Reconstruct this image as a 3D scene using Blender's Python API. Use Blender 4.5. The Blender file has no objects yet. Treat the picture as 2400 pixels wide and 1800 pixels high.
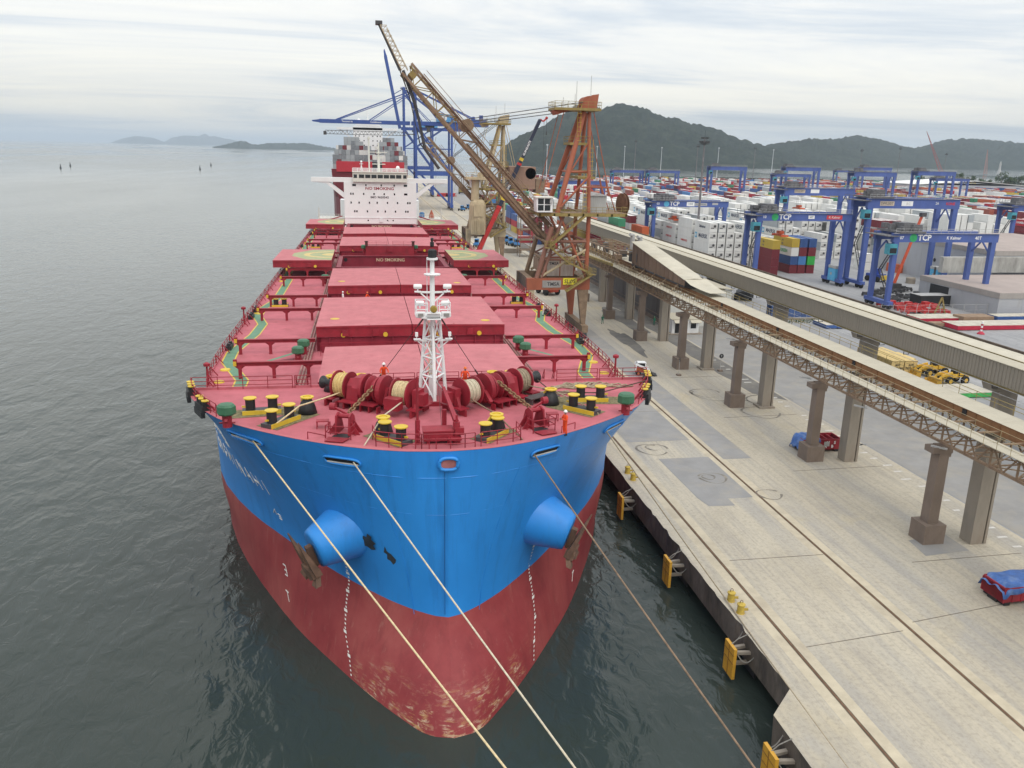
import bpy, math, random
from math import sin, cos, pi, radians, sqrt, atan2
from mathutils import Vector as V, Matrix
random.seed(11)
SC = bpy.context.scene
COL = SC.collection

# ------------------------------------------------------------------ camera
cam_d = bpy.data.cameras.new('camera'); cam = bpy.data.objects.new('camera', cam_d); COL.objects.link(cam)
cam_d.sensor_fit = 'HORIZONTAL'; cam_d.sensor_width = 36.0; cam_d.lens = 36.0 * 1941 / 2400
cam_d.clip_start = 0.5; cam_d.clip_end = 90000
PITCH, YAWC, ROLL = 0.2743921, 0.1764807, 0.0228960
fw = V((sin(YAWC) * cos(PITCH), cos(YAWC) * cos(PITCH), -sin(PITCH)))
r0 = V((cos(YAWC), -sin(YAWC), 0)); u0 = r0.cross(fw)
rt = r0 * cos(ROLL) + u0 * sin(ROLL); up = -r0 * sin(ROLL) + u0 * cos(ROLL)
m = Matrix((rt, up, -fw)).transposed().to_4x4(); m.translation = V((0, 0, 38.0)); cam.matrix_world = m
SC.camera = cam

# ------------------------------------------------------------------ sky and sun
SUN_EL, SUN_AZ = radians(58), radians(160)          # azimuth measured clockwise from +Y
wd = bpy.data.worlds.new('World'); SC.world = wd; wd.use_nodes = True
nt = wd.node_tree; N = nt.nodes; K = nt.links; N.clear()
def nd(t, **kw):
    n = N.new(t)
    for k, v in kw.items(): setattr(n, k, v)
    return n
out = nd('ShaderNodeOutputWorld')
sky = nd('ShaderNodeTexSky', sky_type='NISHITA'); sky.sun_disc = False
sky.sun_elevation = SUN_EL; sky.sun_rotation = SUN_AZ; sky.air_density = 1.0; sky.dust_density = 2.0
bgs = nd('ShaderNodeBackground'); bgs.inputs['Strength'].default_value = 0.10; K.new(sky.outputs[0], bgs.inputs[0])
tc = nd('ShaderNodeTexCoord'); sep = nd('ShaderNodeSeparateXYZ'); K.new(tc.outputs['Generated'], sep.inputs[0])
def mth(op, a, b=None, c=None):
    n = nd('ShaderNodeMath', operation=op)
    for i, x in enumerate((a, b, c)):
        if x is None: continue
        if isinstance(x, (int, float)): n.inputs[i].default_value = x
        else: K.new(x, n.inputs[i])
    return n.outputs[0]
zc = mth('MAXIMUM', sep.outputs[2], 0.0)
zz = mth('ADD', zc, 0.055)
cx = mth('DIVIDE', sep.outputs[0], zz); cy = mth('DIVIDE', sep.outputs[1], zz)
cmb = nd('ShaderNodeCombineXYZ'); K.new(cx, cmb.inputs[0]); K.new(cy, cmb.inputs[1])
mp = nd('ShaderNodeMapping'); mp.inputs['Rotation'].default_value = (0, 0, radians(-12)); mp.inputs['Scale'].default_value = (0.55, 1.0, 1); K.new(cmb.outputs[0], mp.inputs[0])
def noise(vec, scale, detail, rough, dist=0.0):
    n = nd('ShaderNodeTexNoise'); n.inputs['Scale'].default_value = scale; n.inputs['Detail'].default_value = detail
    n.inputs['Roughness'].default_value = rough; n.inputs['Distortion'].default_value = dist; K.new(vec, n.inputs['Vector']); return n.outputs[0]
def ramp(fac, stops):
    r = nd('ShaderNodeValToRGB'); e = r.color_ramp.elements
    while len(e) < len(stops): e.new(0.5)
    for q, (p, c) in zip(e, stops): q.position = p; q.color = (*c, 1)
    K.new(fac, r.inputs[0]); return r.outputs[0]
n1 = noise(mp.outputs[0], 0.42, 9, 0.62, 0.8); n2 = noise(mp.outputs[0], 0.16, 4, 0.5, 0.4)
ns = mth('ADD', mth('MULTIPLY', n1, 0.6), mth('MULTIPLY', n2, 0.4))
cloudc = ramp(ns, [(0.36, (0.62, 0.70, 0.80)), (0.44, (0.82, 0.87, 0.92)), (0.49, (1.02, 1.02, 1.00)), (0.58, (1.18, 1.15, 1.06))])
hzc = ramp(zc, [(0.0, (0.80, 0.79, 0.76)), (0.03, (0.86, 0.84, 0.79)), (0.10, (0.96, 0.96, 0.95)), (0.35, (1.12, 1.12, 1.12)), (1.0, (1.45, 1.45, 1.45))])
mxc = nd('ShaderNodeMix', data_type='RGBA', blend_type='MULTIPLY'); mxc.inputs['Factor'].default_value = 1.0
K.new(cloudc, mxc.inputs[6]); K.new(hzc, mxc.inputs[7])
bgc = nd('ShaderNodeBackground'); K.new(mxc.outputs[2], bgc.inputs[0]); bgc.inputs['Strength'].default_value = 1.0
mixs = nd('ShaderNodeMixShader'); mixs.inputs[0].default_value = 0.88
K.new(bgs.outputs[0], mixs.inputs[1]); K.new(bgc.outputs[0], mixs.inputs[2]); K.new(mixs.outputs[0], out.inputs['Surface'])

sl = bpy.data.lights.new('sun', 'SUN'); sl.energy = 1.2; sl.angle = radians(40); sl.color = (1.0, 0.955, 0.88)
so = bpy.data.objects.new('sun', sl); COL.objects.link(so)
so.rotation_euler = V((sin(SUN_AZ) * cos(SUN_EL), cos(SUN_AZ) * cos(SUN_EL), sin(SUN_EL))).to_track_quat('Z', 'Y').to_euler()

SC.view_settings.view_transform = 'Standard'; SC.view_settings.look = 'None'; SC.view_settings.gamma = 1
SC.view_settings.use_curve_mapping = False; SC.view_settings.exposure = 0.10
SC.render.engine = 'CYCLES'
try:
    SC.cycles.use_denoising = True; SC.cycles.denoiser = 'OPENIMAGEDENOISE'
    SC.cycles.max_bounces = 5; SC.cycles.diffuse_bounces = 2; SC.cycles.glossy_bounces = 3; SC.cycles.volume_bounces = 1
    SC.cycles.use_adaptive_sampling = True
except Exception: pass

# ------------------------------------------------------------------ mesh helpers
class MB:
    def __init__(s): s.v = []; s.f = []; s.mi = []; s.m = 0; s.M = None
    def add(s, vs, fs):
        b = len(s.v)
        if s.M is not None: vs = [s.M @ V(p) for p in vs]
        s.v.extend(tuple(p) for p in vs)
        for f in fs: s.f.append(tuple(i + b for i in f)); s.mi.append(s.m)
        return s
    def box(s, c, d, rz=0.0, top=None):
        x, y, z = d[0] / 2, d[1] / 2, d[2] / 2; t = top or (1, 1)
        vs = []
        for k, (sx, sy) in ((-1, (1, 1)), (1, t)):
            for a, b in ((-1, -1), (1, -1), (1, 1), (-1, 1)):
                px, py = a * x * sx, b * y * sy
                vs.append((c[0] + px * cos(rz) - py * sin(rz), c[1] + px * sin(rz) + py * cos(rz), c[2] + k * z))
        return s.add(vs, [(3, 2, 1, 0), (4, 5, 6, 7), (0, 1, 5, 4), (1, 2, 6, 5), (2, 3, 7, 6), (3, 0, 4, 7)])
    def bb(s, x0, x1, y0, y1, z0, z1): return s.box(((x0 + x1) / 2, (y0 + y1) / 2, (z0 + z1) / 2), (abs(x1 - x0), abs(y1 - y0), abs(z1 - z0)))
    def beam(s, p, q, w, h=None, upv=(0, 0, 1), w2=None, h2=None):
        p, q = V(p), V(q); h = h or w; d = (q - p)
        if d.length < 1e-6: return s
        d.normalize(); u = V(upv)
        if abs(d.dot(u)) > 0.98: u = V((0, 1, 0))
        a = d.cross(u).normalized(); b = a.cross(d).normalized(); vs = []
        for e, ww, hh in ((p, w, h), (q, w2 or w, h2 or h)):
            for i, j in ((-1, -1), (1, -1), (1, 1), (-1, 1)): vs.append(e + a * (i * ww / 2) + b * (j * hh / 2))
        return s.add(vs, [(0, 1, 2, 3), (7, 6, 5, 4), (1, 0, 4, 5), (2, 1, 5, 6), (3, 2, 6, 7), (0, 3, 7, 4)])
    def tube(s, p, q, r, n=8, r2=None, cap=True):
        p, q = V(p), V(q); d = q - p
        if d.length < 1e-6: return s
        d.normalize(); u = V((0, 0, 1)) if abs(d.z) < 0.98 else V((0, 1, 0))
        a = d.cross(u).normalized(); b = a.cross(d).normalized(); vs = []; r2 = r if r2 is None else r2
        for e, rr in ((p, r), (q, r2)):
            for i in range(n): t = 2 * pi * i / n; vs.append(e + a * (rr * cos(t)) + b * (rr * sin(t)))
        fs = [(i, (i + 1) % n, n + (i + 1) % n, n + i) for i in range(n)]
        fs = [tuple(reversed(f)) for f in fs]
        if cap: fs += [tuple(range(n)), tuple(range(2 * n - 1, n - 1, -1))]
        return s.add(vs, fs)
    def path(s, pts, r, n=6, closed=False):
        pts = [V(p) for p in pts]; L = len(pts); vs = []
        for i, p in enumerate(pts):
            if closed: t = pts[(i + 1) % L] - pts[i - 1]
            else: t = pts[min(i + 1, L - 1)] - pts[max(i - 1, 0)]
            t.normalize(); u = V((0, 0, 1)) if abs(t.z) < 0.95 else V((0, 1, 0))
            a = t.cross(u).normalized(); b = a.cross(t)
            for k in range(n): g = 2 * pi * k / n; vs.append(p + a * (r * cos(g)) + b * (r * sin(g)))
        fs = []
        for i in range(L if closed else L - 1):
            j = (i + 1) % L
            for k in range(n): fs.append((i * n + (k + 1) % n, i * n + k, j * n + k, j * n + (k + 1) % n))
        if not closed: fs += [tuple(range(n)), tuple(range(L * n - 1, L * n - n - 1, -1))]
        return s.add(vs, fs)
    def lathe(s, prof, o=(0, 0, 0), ax=(0, 0, 1), n=16):
        ax = V(ax).normalized(); u = V((0, 0, 1)) if abs(ax.z) < 0.9 else V((1, 0, 0))
        a = ax.cross(u).normalized(); b = ax.cross(a).normalized(); o = V(o); vs = []
        for r, z in prof:
            for i in range(n): t = 2 * pi * i / n; vs.append(o + ax * z + a * (r * cos(t)) + b * (r * sin(t)))
        fs = []
        for j in range(len(prof) - 1):
            for i in range(n): fs.append((j * n + i, j * n + (i + 1) % n, (j + 1) * n + (i + 1) % n, (j + 1) * n + i))
        m_ = (len(prof) - 1) * n
        if prof[0][0] > 1e-4: fs.append(tuple(range(n - 1, -1, -1)))
        if prof[-1][0] > 1e-4: fs.append(tuple(range(m_, m_ + n)))
        return s.add(vs, fs)
    def prism(s, poly, z0, z1):
        n = len(poly); vs = [(x, y, z0) for x, y in poly] + [(x, y, z1) for x, y in poly]
        return s.add(vs, [tuple(range(n - 1, -1, -1)), tuple(range(n, 2 * n))] + [(i, (i + 1) % n, n + (i + 1) % n, n + i) for i in range(n)])
    def extr(s, poly, d):
        """3-D polygon swept by vector d"""
        n = len(poly); d = V(d); vs = [V(p) for p in poly] + [V(p) + d for p in poly]
        return s.add(vs, [tuple(range(n)), tuple(range(2 * n - 1, n - 1, -1))] + [((i + 1) % n, i, n + i, n + (i + 1) % n) for i in range(n)])
    def quad(s, a, b, c, d): return s.add([a, b, c, d], [(0, 1, 2, 3)])
    def loft(s, rows, closed=False):
        n = len(rows[0]); vs = [p for r in rows for p in r]; fs = []
        for j in range(len(rows) - 1):
            for i in range(n if closed else n - 1):
                k = (i + 1) % n; fs.append((j * n + i, j * n + k, (j + 1) * n + k, (j + 1) * n + i))
        return s.add(vs, fs)
    def mesh(s, name, mats, smooth=False):
        me = bpy.data.meshes.new(name); me.from_pydata(s.v, [], s.f)
        if not isinstance(mats, (list, tuple)): mats = [mats]
        for q in mats: me.materials.append(q)
        if len(mats) > 1: me.polygons.foreach_set('material_index', s.mi)
        if smooth: me.polygons.foreach_set('use_smooth', [True] * len(me.polygons))
        me.update(); return me

def link(name, data, parent=None, loc=None, rz=0.0):
    o = bpy.data.objects.new(name, data); COL.objects.link(o)
    if parent is not None: o.parent = parent
    if loc is not None: o.location = loc
    if rz: o.rotation_euler = (0, 0, rz)
    return o
def obj(name, mb, mats, parent=None, loc=None, smooth=False, rz=0.0):
    return link(name, mb.mesh(name, mats, smooth), parent, loc, rz)
def tag(o, label, cat, group=None):
    o['label'] = label; o['category'] = cat
    if group: o['group'] = group
    return o
def thing(name, label, cat, loc=(0, 0, 0), rz=0.0, group=None):
    o = link(name, None, None, loc, rz); o.empty_display_size = 0.5; return tag(o, label, cat, group)
def kind(o, k): o['kind'] = k; return o
def dup(root, loc=None, rz=None, label=None, group=None):
    def cp(o, par):
        c = o.copy(); COL.objects.link(c)
        if par is not None: c.parent = par
        for ch in KIDS.get(o.name, ()): cp(ch, c)
        return c
    KIDS = {}
    def walk(o):
        KIDS[o.name] = list(o.children)
        for ch in o.children: walk(ch)
    walk(root); r = cp(root, None)
    if loc is not None: r.location = loc
    if rz is not None: r.rotation_euler = (0, 0, rz)
    if label: r['label'] = label
    if group: r['group'] = group
    return r
TXT = {}
def text_mesh(body, size, mat, bold=0.0, align='CENTER'):
    key = (body, size, mat.name, bold, align)
    if key not in TXT:
        c = bpy.data.curves.new('lettering', 'FONT'); c.body = body; c.size = size; c.align_x = align; c.align_y = 'CENTER'
        c.extrude = .004; c.offset = bold; c.resolution_u = 2
        o = bpy.data.objects.new('lettering_source', c); ts = bpy.data.scenes.get('type_case') or bpy.data.scenes.new('type_case'); ts.collection.objects.link(o)
        vl = ts.view_layers[0]; vl.update(); dg = vl.depsgraph
        me = bpy.data.meshes.new_from_object(o.evaluated_get(dg)); me.name = 'lettering'; me.materials.clear(); me.materials.append(mat)
        bpy.data.objects.remove(o); bpy.data.curves.remove(c); TXT[key] = me
    return TXT[key]
def text(body, size, mat, parent, M, name='lettering', bold=0.0, align='CENTER', sx=1.0):
    o = bpy.data.objects.new(name, text_mesh(body, size, mat, bold, align)); COL.objects.link(o); o.parent = parent
    o.matrix_local = M @ Matrix.Diagonal((sx, 1, 1, 1)); return o
def facing(p, right=(1, 0, 0), upv=(0, 0, 1)):
    r = V(right).normalized(); u = V(upv).normalized(); n = r.cross(u).normalized(); u = n.cross(r)
    M = Matrix((r, u, n)).transposed().to_4x4(); M.translation = V(p); return M

# ------------------------------------------------------------------ materials
MATS = {}
def mat(name, rgb, rough=0.6, metal=0.0, var=0.16, sc=0.8, dirt=None, da=0.0, dsc=0.25, streak=1.0, bump=0.0, bsc=8.0, spec=0.4):
    if name in MATS: return MATS[name]
    mt = bpy.data.materials.new(name); mt.use_nodes = True; t = mt.node_tree; b = t.nodes['Principled BSDF']
    b.inputs['Roughness'].default_value = rough; b.inputs['Metallic'].default_value = metal; b.inputs['Specular IOR Level'].default_value = spec
    tcn = t.nodes.new('ShaderNodeTexCoord'); mpn = t.nodes.new('ShaderNodeMapping'); mpn.inputs['Scale'].default_value = (1, 1, 1.0 / streak)
    t.links.new(tcn.outputs['Object'], mpn.inputs[0])
    def nz(s_, det, ro=0.6):
        q = t.nodes.new('ShaderNodeTexNoise'); q.inputs['Scale'].default_value = s_; q.inputs['Detail'].default_value = det; q.inputs['Roughness'].default_value = ro
        t.links.new(mpn.outputs[0], q.inputs['Vector']); return q.outputs[0]
    def rp(f, st):
        r = t.nodes.new('ShaderNodeValToRGB'); e = r.color_ramp.elements
        for q, (p, c) in zip(e, st): q.position = p; q.color = (*c, 1)
        t.links.new(f, r.inputs[0]); return r.outputs[0]
    lo = tuple(max(0, x * (1 - var)) for x in rgb); hi = tuple(min(1, x * (1 + var)) for x in rgb)
    col = rp(nz(sc, 5, 0.65), [(0.32, lo), (0.68, hi)])
    if dirt is not None:
        mx = t.nodes.new('ShaderNodeMix'); mx.data_type = 'RGBA'
        f = rp(nz(dsc, 7, 0.7), [(0.62 - 0.35 * da, (0, 0, 0)), (0.80 - 0.25 * da, (min(1, .35 + da),) * 3)])
        t.links.new(f, mx.inputs[0]); t.links.new(col, mx.inputs[6]); mx.inputs[7].default_value = (*dirt, 1); col = mx.outputs[2]
    t.links.new(col, b.inputs['Base Color'])
    if bump:
        bm = t.nodes.new('ShaderNodeBump'); bm.inputs['Strength'].default_value = bump; bm.inputs['Distance'].default_value = 0.05
        t.links.new(nz(bsc, 3), bm.inputs['Height']); t.links.new(bm.outputs[0], b.inputs['Normal'])
    MATS[name] = mt; return mt
RUST = (0.16, 0.075, 0.04)
M_DECK = mat('deck red paint', (0.46, 0.128, 0.155), 0.75, var=0.13, sc=0.35, dirt=(0.30, 0.085, 0.09), da=0.35, dsc=0.5, spec=0.25)
M_HATCH = mat('hatch red paint', (0.48, 0.165, 0.182), 0.8, var=0.12, sc=0.4, dirt=(0.40, 0.11, 0.13), da=0.3, dsc=0.9, spec=0.25)
M_SRED = mat('ship red gear paint', (0.27, 0.018, 0.032), 0.5, var=0.22, sc=0.7, dirt=(0.14, 0.03, 0.03), da=0.2, dsc=0.6)
M_COAM = mat('coaming red paint', (0.24, 0.02, 0.04), 0.55, var=0.2, sc=0.5, dirt=(0.15, 0.03, 0.035), da=0.3, dsc=0.5, streak=2)
M_PINK = mat('gunwale red paint', (0.46, 0.13, 0.15), 0.7, var=0.1)
M_WHITE = mat('white paint', (0.80, 0.81, 0.82), 0.45, var=0.03, sc=0.3, dirt=(0.66, 0.63, 0.58), da=0.04, dsc=0.4, streak=4)
M_BLACK = mat('black paint', (0.022, 0.023, 0.026), 0.5, var=0.3)
M_DGREY = mat('dark grey steel', (0.06, 0.06, 0.065), 0.55, var=0.3, dirt=(0.10, 0.08, 0.07), da=0.2)
M_YEL = mat('yellow paint', (0.62, 0.44, 0.04), 0.5, var=0.12, dirt=(0.45, 0.30, 0.05), da=0.12, dsc=1.5)
M_GREEN = mat('green vent paint', (0.05, 0.155, 0.085), 0.5, var=0.2)
M_WALK = mat('green walkway paint', (0.12, 0.24, 0.155), 0.7, var=0.15, sc=1.2)
M_ROPE = mat('pale rope', (0.62, 0.50, 0.30), 0.85, var=0.2, sc=6)
M_ROPE2 = mat('grey rope', (0.34, 0.28, 0.20), 0.85, var=0.25, sc=6)
M_ROPEB = mat('brown rope', (0.22, 0.15, 0.10), 0.85, var=0.3, sc=3)
M_CHAIN = mat('rusty chain', (0.24, 0.14, 0.075), 0.8, var=0.35, sc=5)
M_RUST = mat('rusty steel', (0.17, 0.085, 0.05), 0.8, var=0.35, sc=1.5)
M_ANCH = mat('anchor rust', (0.13, 0.075, 0.05), 0.8, var=0.35, sc=1.2)
M_GLASS = mat('dark window glass', (0.012, 0.014, 0.018), 0.08, var=0.2, spec=0.6)
M_BLUE = mat('crane blue paint', (0.040, 0.085, 0.30), 0.45, var=0.14, sc=0.25, dirt=(0.06, 0.09, 0.22), da=0.15, dsc=0.3, streak=3)
M_RBLUE = mat('yard crane blue paint', (0.070, 0.115, 0.34), 0.5, var=0.16, sc=0.25, dirt=(0.09, 0.10, 0.20), da=0.18, dsc=0.3, streak=3)
M_CYAN = mat('cyan box paint', (0.10, 0.40, 0.66), 0.45, var=0.1, dirt=(0.2, 0.25, 0.25), da=0.1)
M_ORNG = mat('orange tower paint', (0.34, 0.10, 0.052), 0.55, var=0.18, sc=0.5, dirt=(0.20, 0.10, 0.07), da=0.3, dsc=0.5, streak=3)
M_BROWN = mat('dusty brown steel', (0.25, 0.175, 0.115), 0.8, var=0.22, sc=0.7, dirt=(0.13, 0.075, 0.055), da=0.35, dsc=0.6)
M_TAN = mat('dusty tan steel', (0.44, 0.36, 0.235), 0.8, var=0.16, sc=0.6, dirt=(0.24, 0.17, 0.11), da=0.25, dsc=0.5, streak=3)
M_OLIVE = mat('dusty yellow platform', (0.27, 0.205, 0.07), 0.7, var=0.25, sc=1.0, dirt=(0.2, 0.13, 0.05), da=0.3)
M_PANEL = mat('rusty gallery panel', (0.27, 0.135, 0.06), 0.75, var=0.22, sc=0.8, dirt=(0.16, 0.085, 0.05), da=0.4, dsc=0.4, streak=2)
M_BPANEL = mat('dusty brown cladding', (0.20, 0.135, 0.095), 0.75, var=0.15, sc=0.5, dirt=(0.14, 0.08, 0.055), da=0.3, dsc=0.4, streak=3)
M_ROOF = mat('dusty roof sheet', (0.43, 0.395, 0.315), 0.8, var=0.13, sc=0.35, dirt=(0.27, 0.22, 0.15), da=0.2, dsc=0.35)
M_WROOF = mat('pale dusty roof sheet', (0.50, 0.465, 0.38), 0.8, var=0.1, sc=0.35, dirt=(0.36, 0.30, 0.2), da=0.2, dsc=0.3)
M_GIRD = mat('grey girder cladding', (0.285, 0.255, 0.21), 0.8, var=0.1, sc=0.4, dirt=(0.20, 0.165, 0.12), da=0.25, dsc=0.25, streak=4)
M_MOSS = mat('mossy steel edge', (0.17, 0.13, 0.05), 0.8, var=0.3, sc=0.8)
M_CONC = mat('column concrete', (0.30, 0.265, 0.22), 0.85, var=0.14, sc=0.6, dirt=(0.18, 0.13, 0.10), da=0.35, dsc=0.3, streak=3)
M_CONCB = mat('brown stained concrete', (0.20, 0.155, 0.125), 0.85, var=0.14, sc=0.6, dirt=(0.13, 0.095, 0.075), da=0.3, dsc=0.4, streak=2)
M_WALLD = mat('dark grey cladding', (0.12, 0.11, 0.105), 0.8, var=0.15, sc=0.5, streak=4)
M_SHED = mat('grey shed cladding', (0.38, 0.39, 0.42), 0.6, var=0.06, sc=0.3, dirt=(0.27, 0.25, 0.24), da=0.15, dsc=0.3, streak=4)
M_SROOF = mat('brown shed roof', (0.36, 0.30, 0.275), 0.75, var=0.1, sc=0.2)
M_TYRE = mat('tyre rubber', (0.02, 0.02, 0.02), 0.8)
M_CRED = mat('bright red paint', (0.46, 0.03, 0.03), 0.5, var=0.18, dirt=(0.25, 0.05, 0.04), da=0.15)
M_LGREY = mat('light grey steel', (0.42, 0.42, 0.42), 0.6, var=0.12, dirt=(0.25, 0.2, 0.16), da=0.2)
M_TARP = mat('blue tarpaulin', (0.06, 0.15, 0.42), 0.5, var=0.25, sc=1.5, dirt=(0.25, 0.33, 0.47), da=0.35, dsc=0.8)
M_FEND = mat('fender orange facing', (0.56, 0.30, 0.035), 0.55, var=0.14, sc=1.2, dirt=(0.32, 0.15, 0.04), da=0.25, dsc=0.8)
M_SKIN = mat('skin', (0.35, 0.20, 0.14), 0.6)
M_HIVIS = mat('red orange overalls', (0.72, 0.07, 0.015), 0.75, var=0.15, sc=4)
M_OWHITE = mat('white overalls', (0.72, 0.70, 0.70), 0.75, var=0.1, sc=4)
M_OGREEN = mat('green work clothes', (0.03, 0.17, 0.11), 0.75, var=0.15, sc=4)
M_HELM = mat('white helmet', (0.82, 0.82, 0.82), 0.3, var=0.03)
M_HELMO = mat('orange helmet', (0.75, 0.16, 0.03), 0.3, var=0.05)
M_WOOD = mat('pale crate wood', (0.62, 0.47, 0.21), 0.8, var=0.12, sc=2)
M_CAT = mat('loader yellow paint', (0.66, 0.40, 0.05), 0.45, var=0.1)
# ------------------------------------------------------------------ setting materials
def nmat(name):
    mt = bpy.data.materials.new(name); mt.use_nodes = True; t = mt.node_tree; return mt, t, t.nodes['Principled BSDF']
def tn(t, typ, **kw):
    n = t.nodes.new(typ)
    for k, v in kw.items():
        if k in n.inputs: n.inputs[k].default_value = v
        else: setattr(n, k, v)
    return n
def tnoise(t, vec, s_, det, ro=0.6, dist=0.0):
    n = tn(t, 'ShaderNodeTexNoise', Scale=s_, Detail=det, Roughness=ro, Distortion=dist); t.links.new(vec, n.inputs['Vector']); return n.outputs[0]
def tmap(t, scale, rot=(0, 0, 0)):
    a = tn(t, 'ShaderNodeTexCoord'); b = tn(t, 'ShaderNodeMapping'); b.inputs['Scale'].default_value = scale; b.inputs['Rotation'].default_value = rot
    t.links.new(a.outputs['Object'], b.inputs[0]); return b.outputs[0]
def tramp(t, f, st):
    r = tn(t, 'ShaderNodeValToRGB'); e = r.color_ramp.elements
    while len(e) < len(st): e.new(0.5)
    for q, (p, c) in zip(e, st): q.position = p; q.color = (*(c if not isinstance(c, (int, float)) else (c,) * 3), 1)
    t.links.new(f, r.inputs[0]); return r.outputs[0]
def tmix(t, f, a, b, bl='MIX'):
    n = t.nodes.new('ShaderNodeMix'); n.data_type = 'RGBA'; n.blend_type = bl
    for i, x in ((0, f), (6, a), (7, b)):
        if isinstance(x, (int, float)): n.inputs[i].default_value = x
        elif isinstance(x, tuple): n.inputs[i].default_value = (*x, 1)
        else: t.links.new(x, n.inputs[i])
    return n.outputs[2]
# water
M_WATER, t, b = nmat('harbour water')
b.inputs['IOR'].default_value = 1.333; b.inputs['Specular IOR Level'].default_value = 0.5
o1 = tmap(t, (1, 1, 1)); o2 = tmap(t, (0.0022, 0.00062, 1), (0, 0, radians(-38)))
big = tnoise(t, o2, 1.0, 4, 0.6, 0.6)
t.links.new(tramp(t, tnoise(t, o1, 0.03, 3), [(0.3, (0.026, 0.036, 0.032)), (0.7, (0.038, 0.050, 0.044))]), b.inputs['Base Color'])
t.links.new(tramp(t, big, [(0.38, 0.05), (0.62, 0.16)]), b.inputs['Roughness'])
wv = tmap(t, (1.0, 0.55, 1), (0, 0, radians(28)))
h1 = tnoise(t, wv, 0.26, 2, 0.5, 0.6); h2 = tnoise(t, wv, 0.85, 3, 0.55, 0.8)
ad = tn(t, 'ShaderNodeMath', operation='MULTIPLY_ADD'); t.links.new(h2, ad.inputs[0]); ad.inputs[1].default_value = 0.34; t.links.new(h1, ad.inputs[2])
bm = tn(t, 'ShaderNodeBump', Strength=1.0, Distance=0.5); t.links.new(ad.outputs[0], bm.inputs['Height']); t.links.new(bm.outputs[0], b.inputs['Normal'])
st = tramp(t, big, [(0.35, 0.55), (0.65, 0.95)])
sw = tn(t, 'ShaderNodeSeparateXYZ'); tcw = tn(t, 'ShaderNodeTexCoord'); t.links.new(tcw.outputs['Object'], sw.inputs[0])
mr = tn(t, 'ShaderNodeMapRange'); mr.inputs['From Min'].default_value = 60; mr.inputs['From Max'].default_value = 900; mr.inputs['To Min'].default_value = 1.0; mr.inputs['To Max'].default_value = 0.05; mr.interpolation_type = 'SMOOTHSTEP'; t.links.new(sw.outputs[1], mr.inputs['Value'])
mu = tn(t, 'ShaderNodeMath', operation='MULTIPLY'); t.links.new(st, mu.inputs[0]); t.links.new(mr.outputs[0], mu.inputs[1]); t.links.new(mu.outputs[0], bm.inputs['Strength'])
# quay concrete
M_QUAY, t, b = nmat('quay concrete'); b.inputs['Roughness'].default_value = 0.85; b.inputs['Specular IOR Level'].default_value = 0.3
o1 = tmap(t, (1, 1, 1)); os_ = tmap(t, (1.0, 0.035, 1), (0, 0, radians(1.5))); oc = tmap(t, (0.5, 0.03, 1), (0, 0, radians(-3)))
base = tramp(t, tnoise(t, o1, 0.09, 6, 0.65), [(0.30, (0.40, 0.355, 0.275)), (0.5, (0.475, 0.425, 0.335)), (0.7, (0.53, 0.48, 0.38))])
stf = tramp(t, tnoise(t, os_, 1.7, 8, 0.78), [(0.46, 0.0), (0.66, 0.55)])
base = tmix(t, stf, base, (0.27, 0.255, 0.245))
base = tmix(t, tramp(t, tnoise(t, oc, 0.55, 4, 0.6), [(0.46, 0.0), (0.62, 0.55)]), base, (0.31, 0.305, 0.30))
base = tmix(t, tramp(t, tnoise(t, o1, 0.07, 3, 0.6, 1.0), [(0.60, 0.0), (0.70, 0.35)]), base, (0.50, 0.41, 0.24))
base = tmix(t, tramp(t, tnoise(t, o1, 3.2, 8, 0.8), [(0.36, 0.45), (0.52, 0.0)]), base, (0.22, 0.20, 0.17))
t.links.new(base, b.inputs['Base Color'])
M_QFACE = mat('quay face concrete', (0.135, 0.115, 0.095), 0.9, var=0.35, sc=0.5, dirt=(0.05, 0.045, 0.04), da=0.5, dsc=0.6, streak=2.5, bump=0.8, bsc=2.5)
M_YARD, t, b = nmat('yard paving'); b.inputs['Roughness'].default_value = 0.9; b.inputs['Specular IOR Level'].default_value = 0.25
o1 = tmap(t, (1, 1, 1)); os_ = tmap(t, (0.8, 0.03, 1))
base = tramp(t, tnoise(t, o1, 0.05, 6, 0.65), [(0.3, (0.255, 0.26, 0.275)), (0.7, (0.37, 0.37, 0.375))])
base = tmix(t, tramp(t, tnoise(t, os_, 0.9, 5, 0.7), [(0.45, 0.0), (0.7, 0.6)]), base, (0.20, 0.20, 0.205))
base = tmix(t, tramp(t, tnoise(t, o1, 0.9, 6, 0.75), [(0.32, 0.4), (0.5, 0.0)]), base, (0.16, 0.16, 0.16))
t.links.new(base, b.inputs['Base Color'])
M_ASPH = mat('worn asphalt', (0.285, 0.28, 0.275), 0.92, var=0.10, sc=0.3, dirt=(0.36, 0.33, 0.28), da=0.4, dsc=0.25, spec=0.2)
M_ASPHD = mat('dark stained asphalt', (0.15, 0.145, 0.14), 0.92, var=0.2, sc=0.25, dirt=(0.23, 0.215, 0.19), da=0.5, dsc=0.3, spec=0.2)
M_CREAM = mat('pale rail surround', (0.50, 0.44, 0.33), 0.85, var=0.1, sc=0.8, dirt=(0.36, 0.31, 0.24), da=0.4, dsc=0.3)
M_GROOVE = mat('rail groove grime', (0.12, 0.095, 0.065), 0.85, var=0.3)
M_MARK = mat('worn white road paint', (0.62, 0.60, 0.57), 0.8, var=0.1, sc=3, dirt=(0.38, 0.36, 0.32), da=0.45, dsc=2.5)
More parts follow.
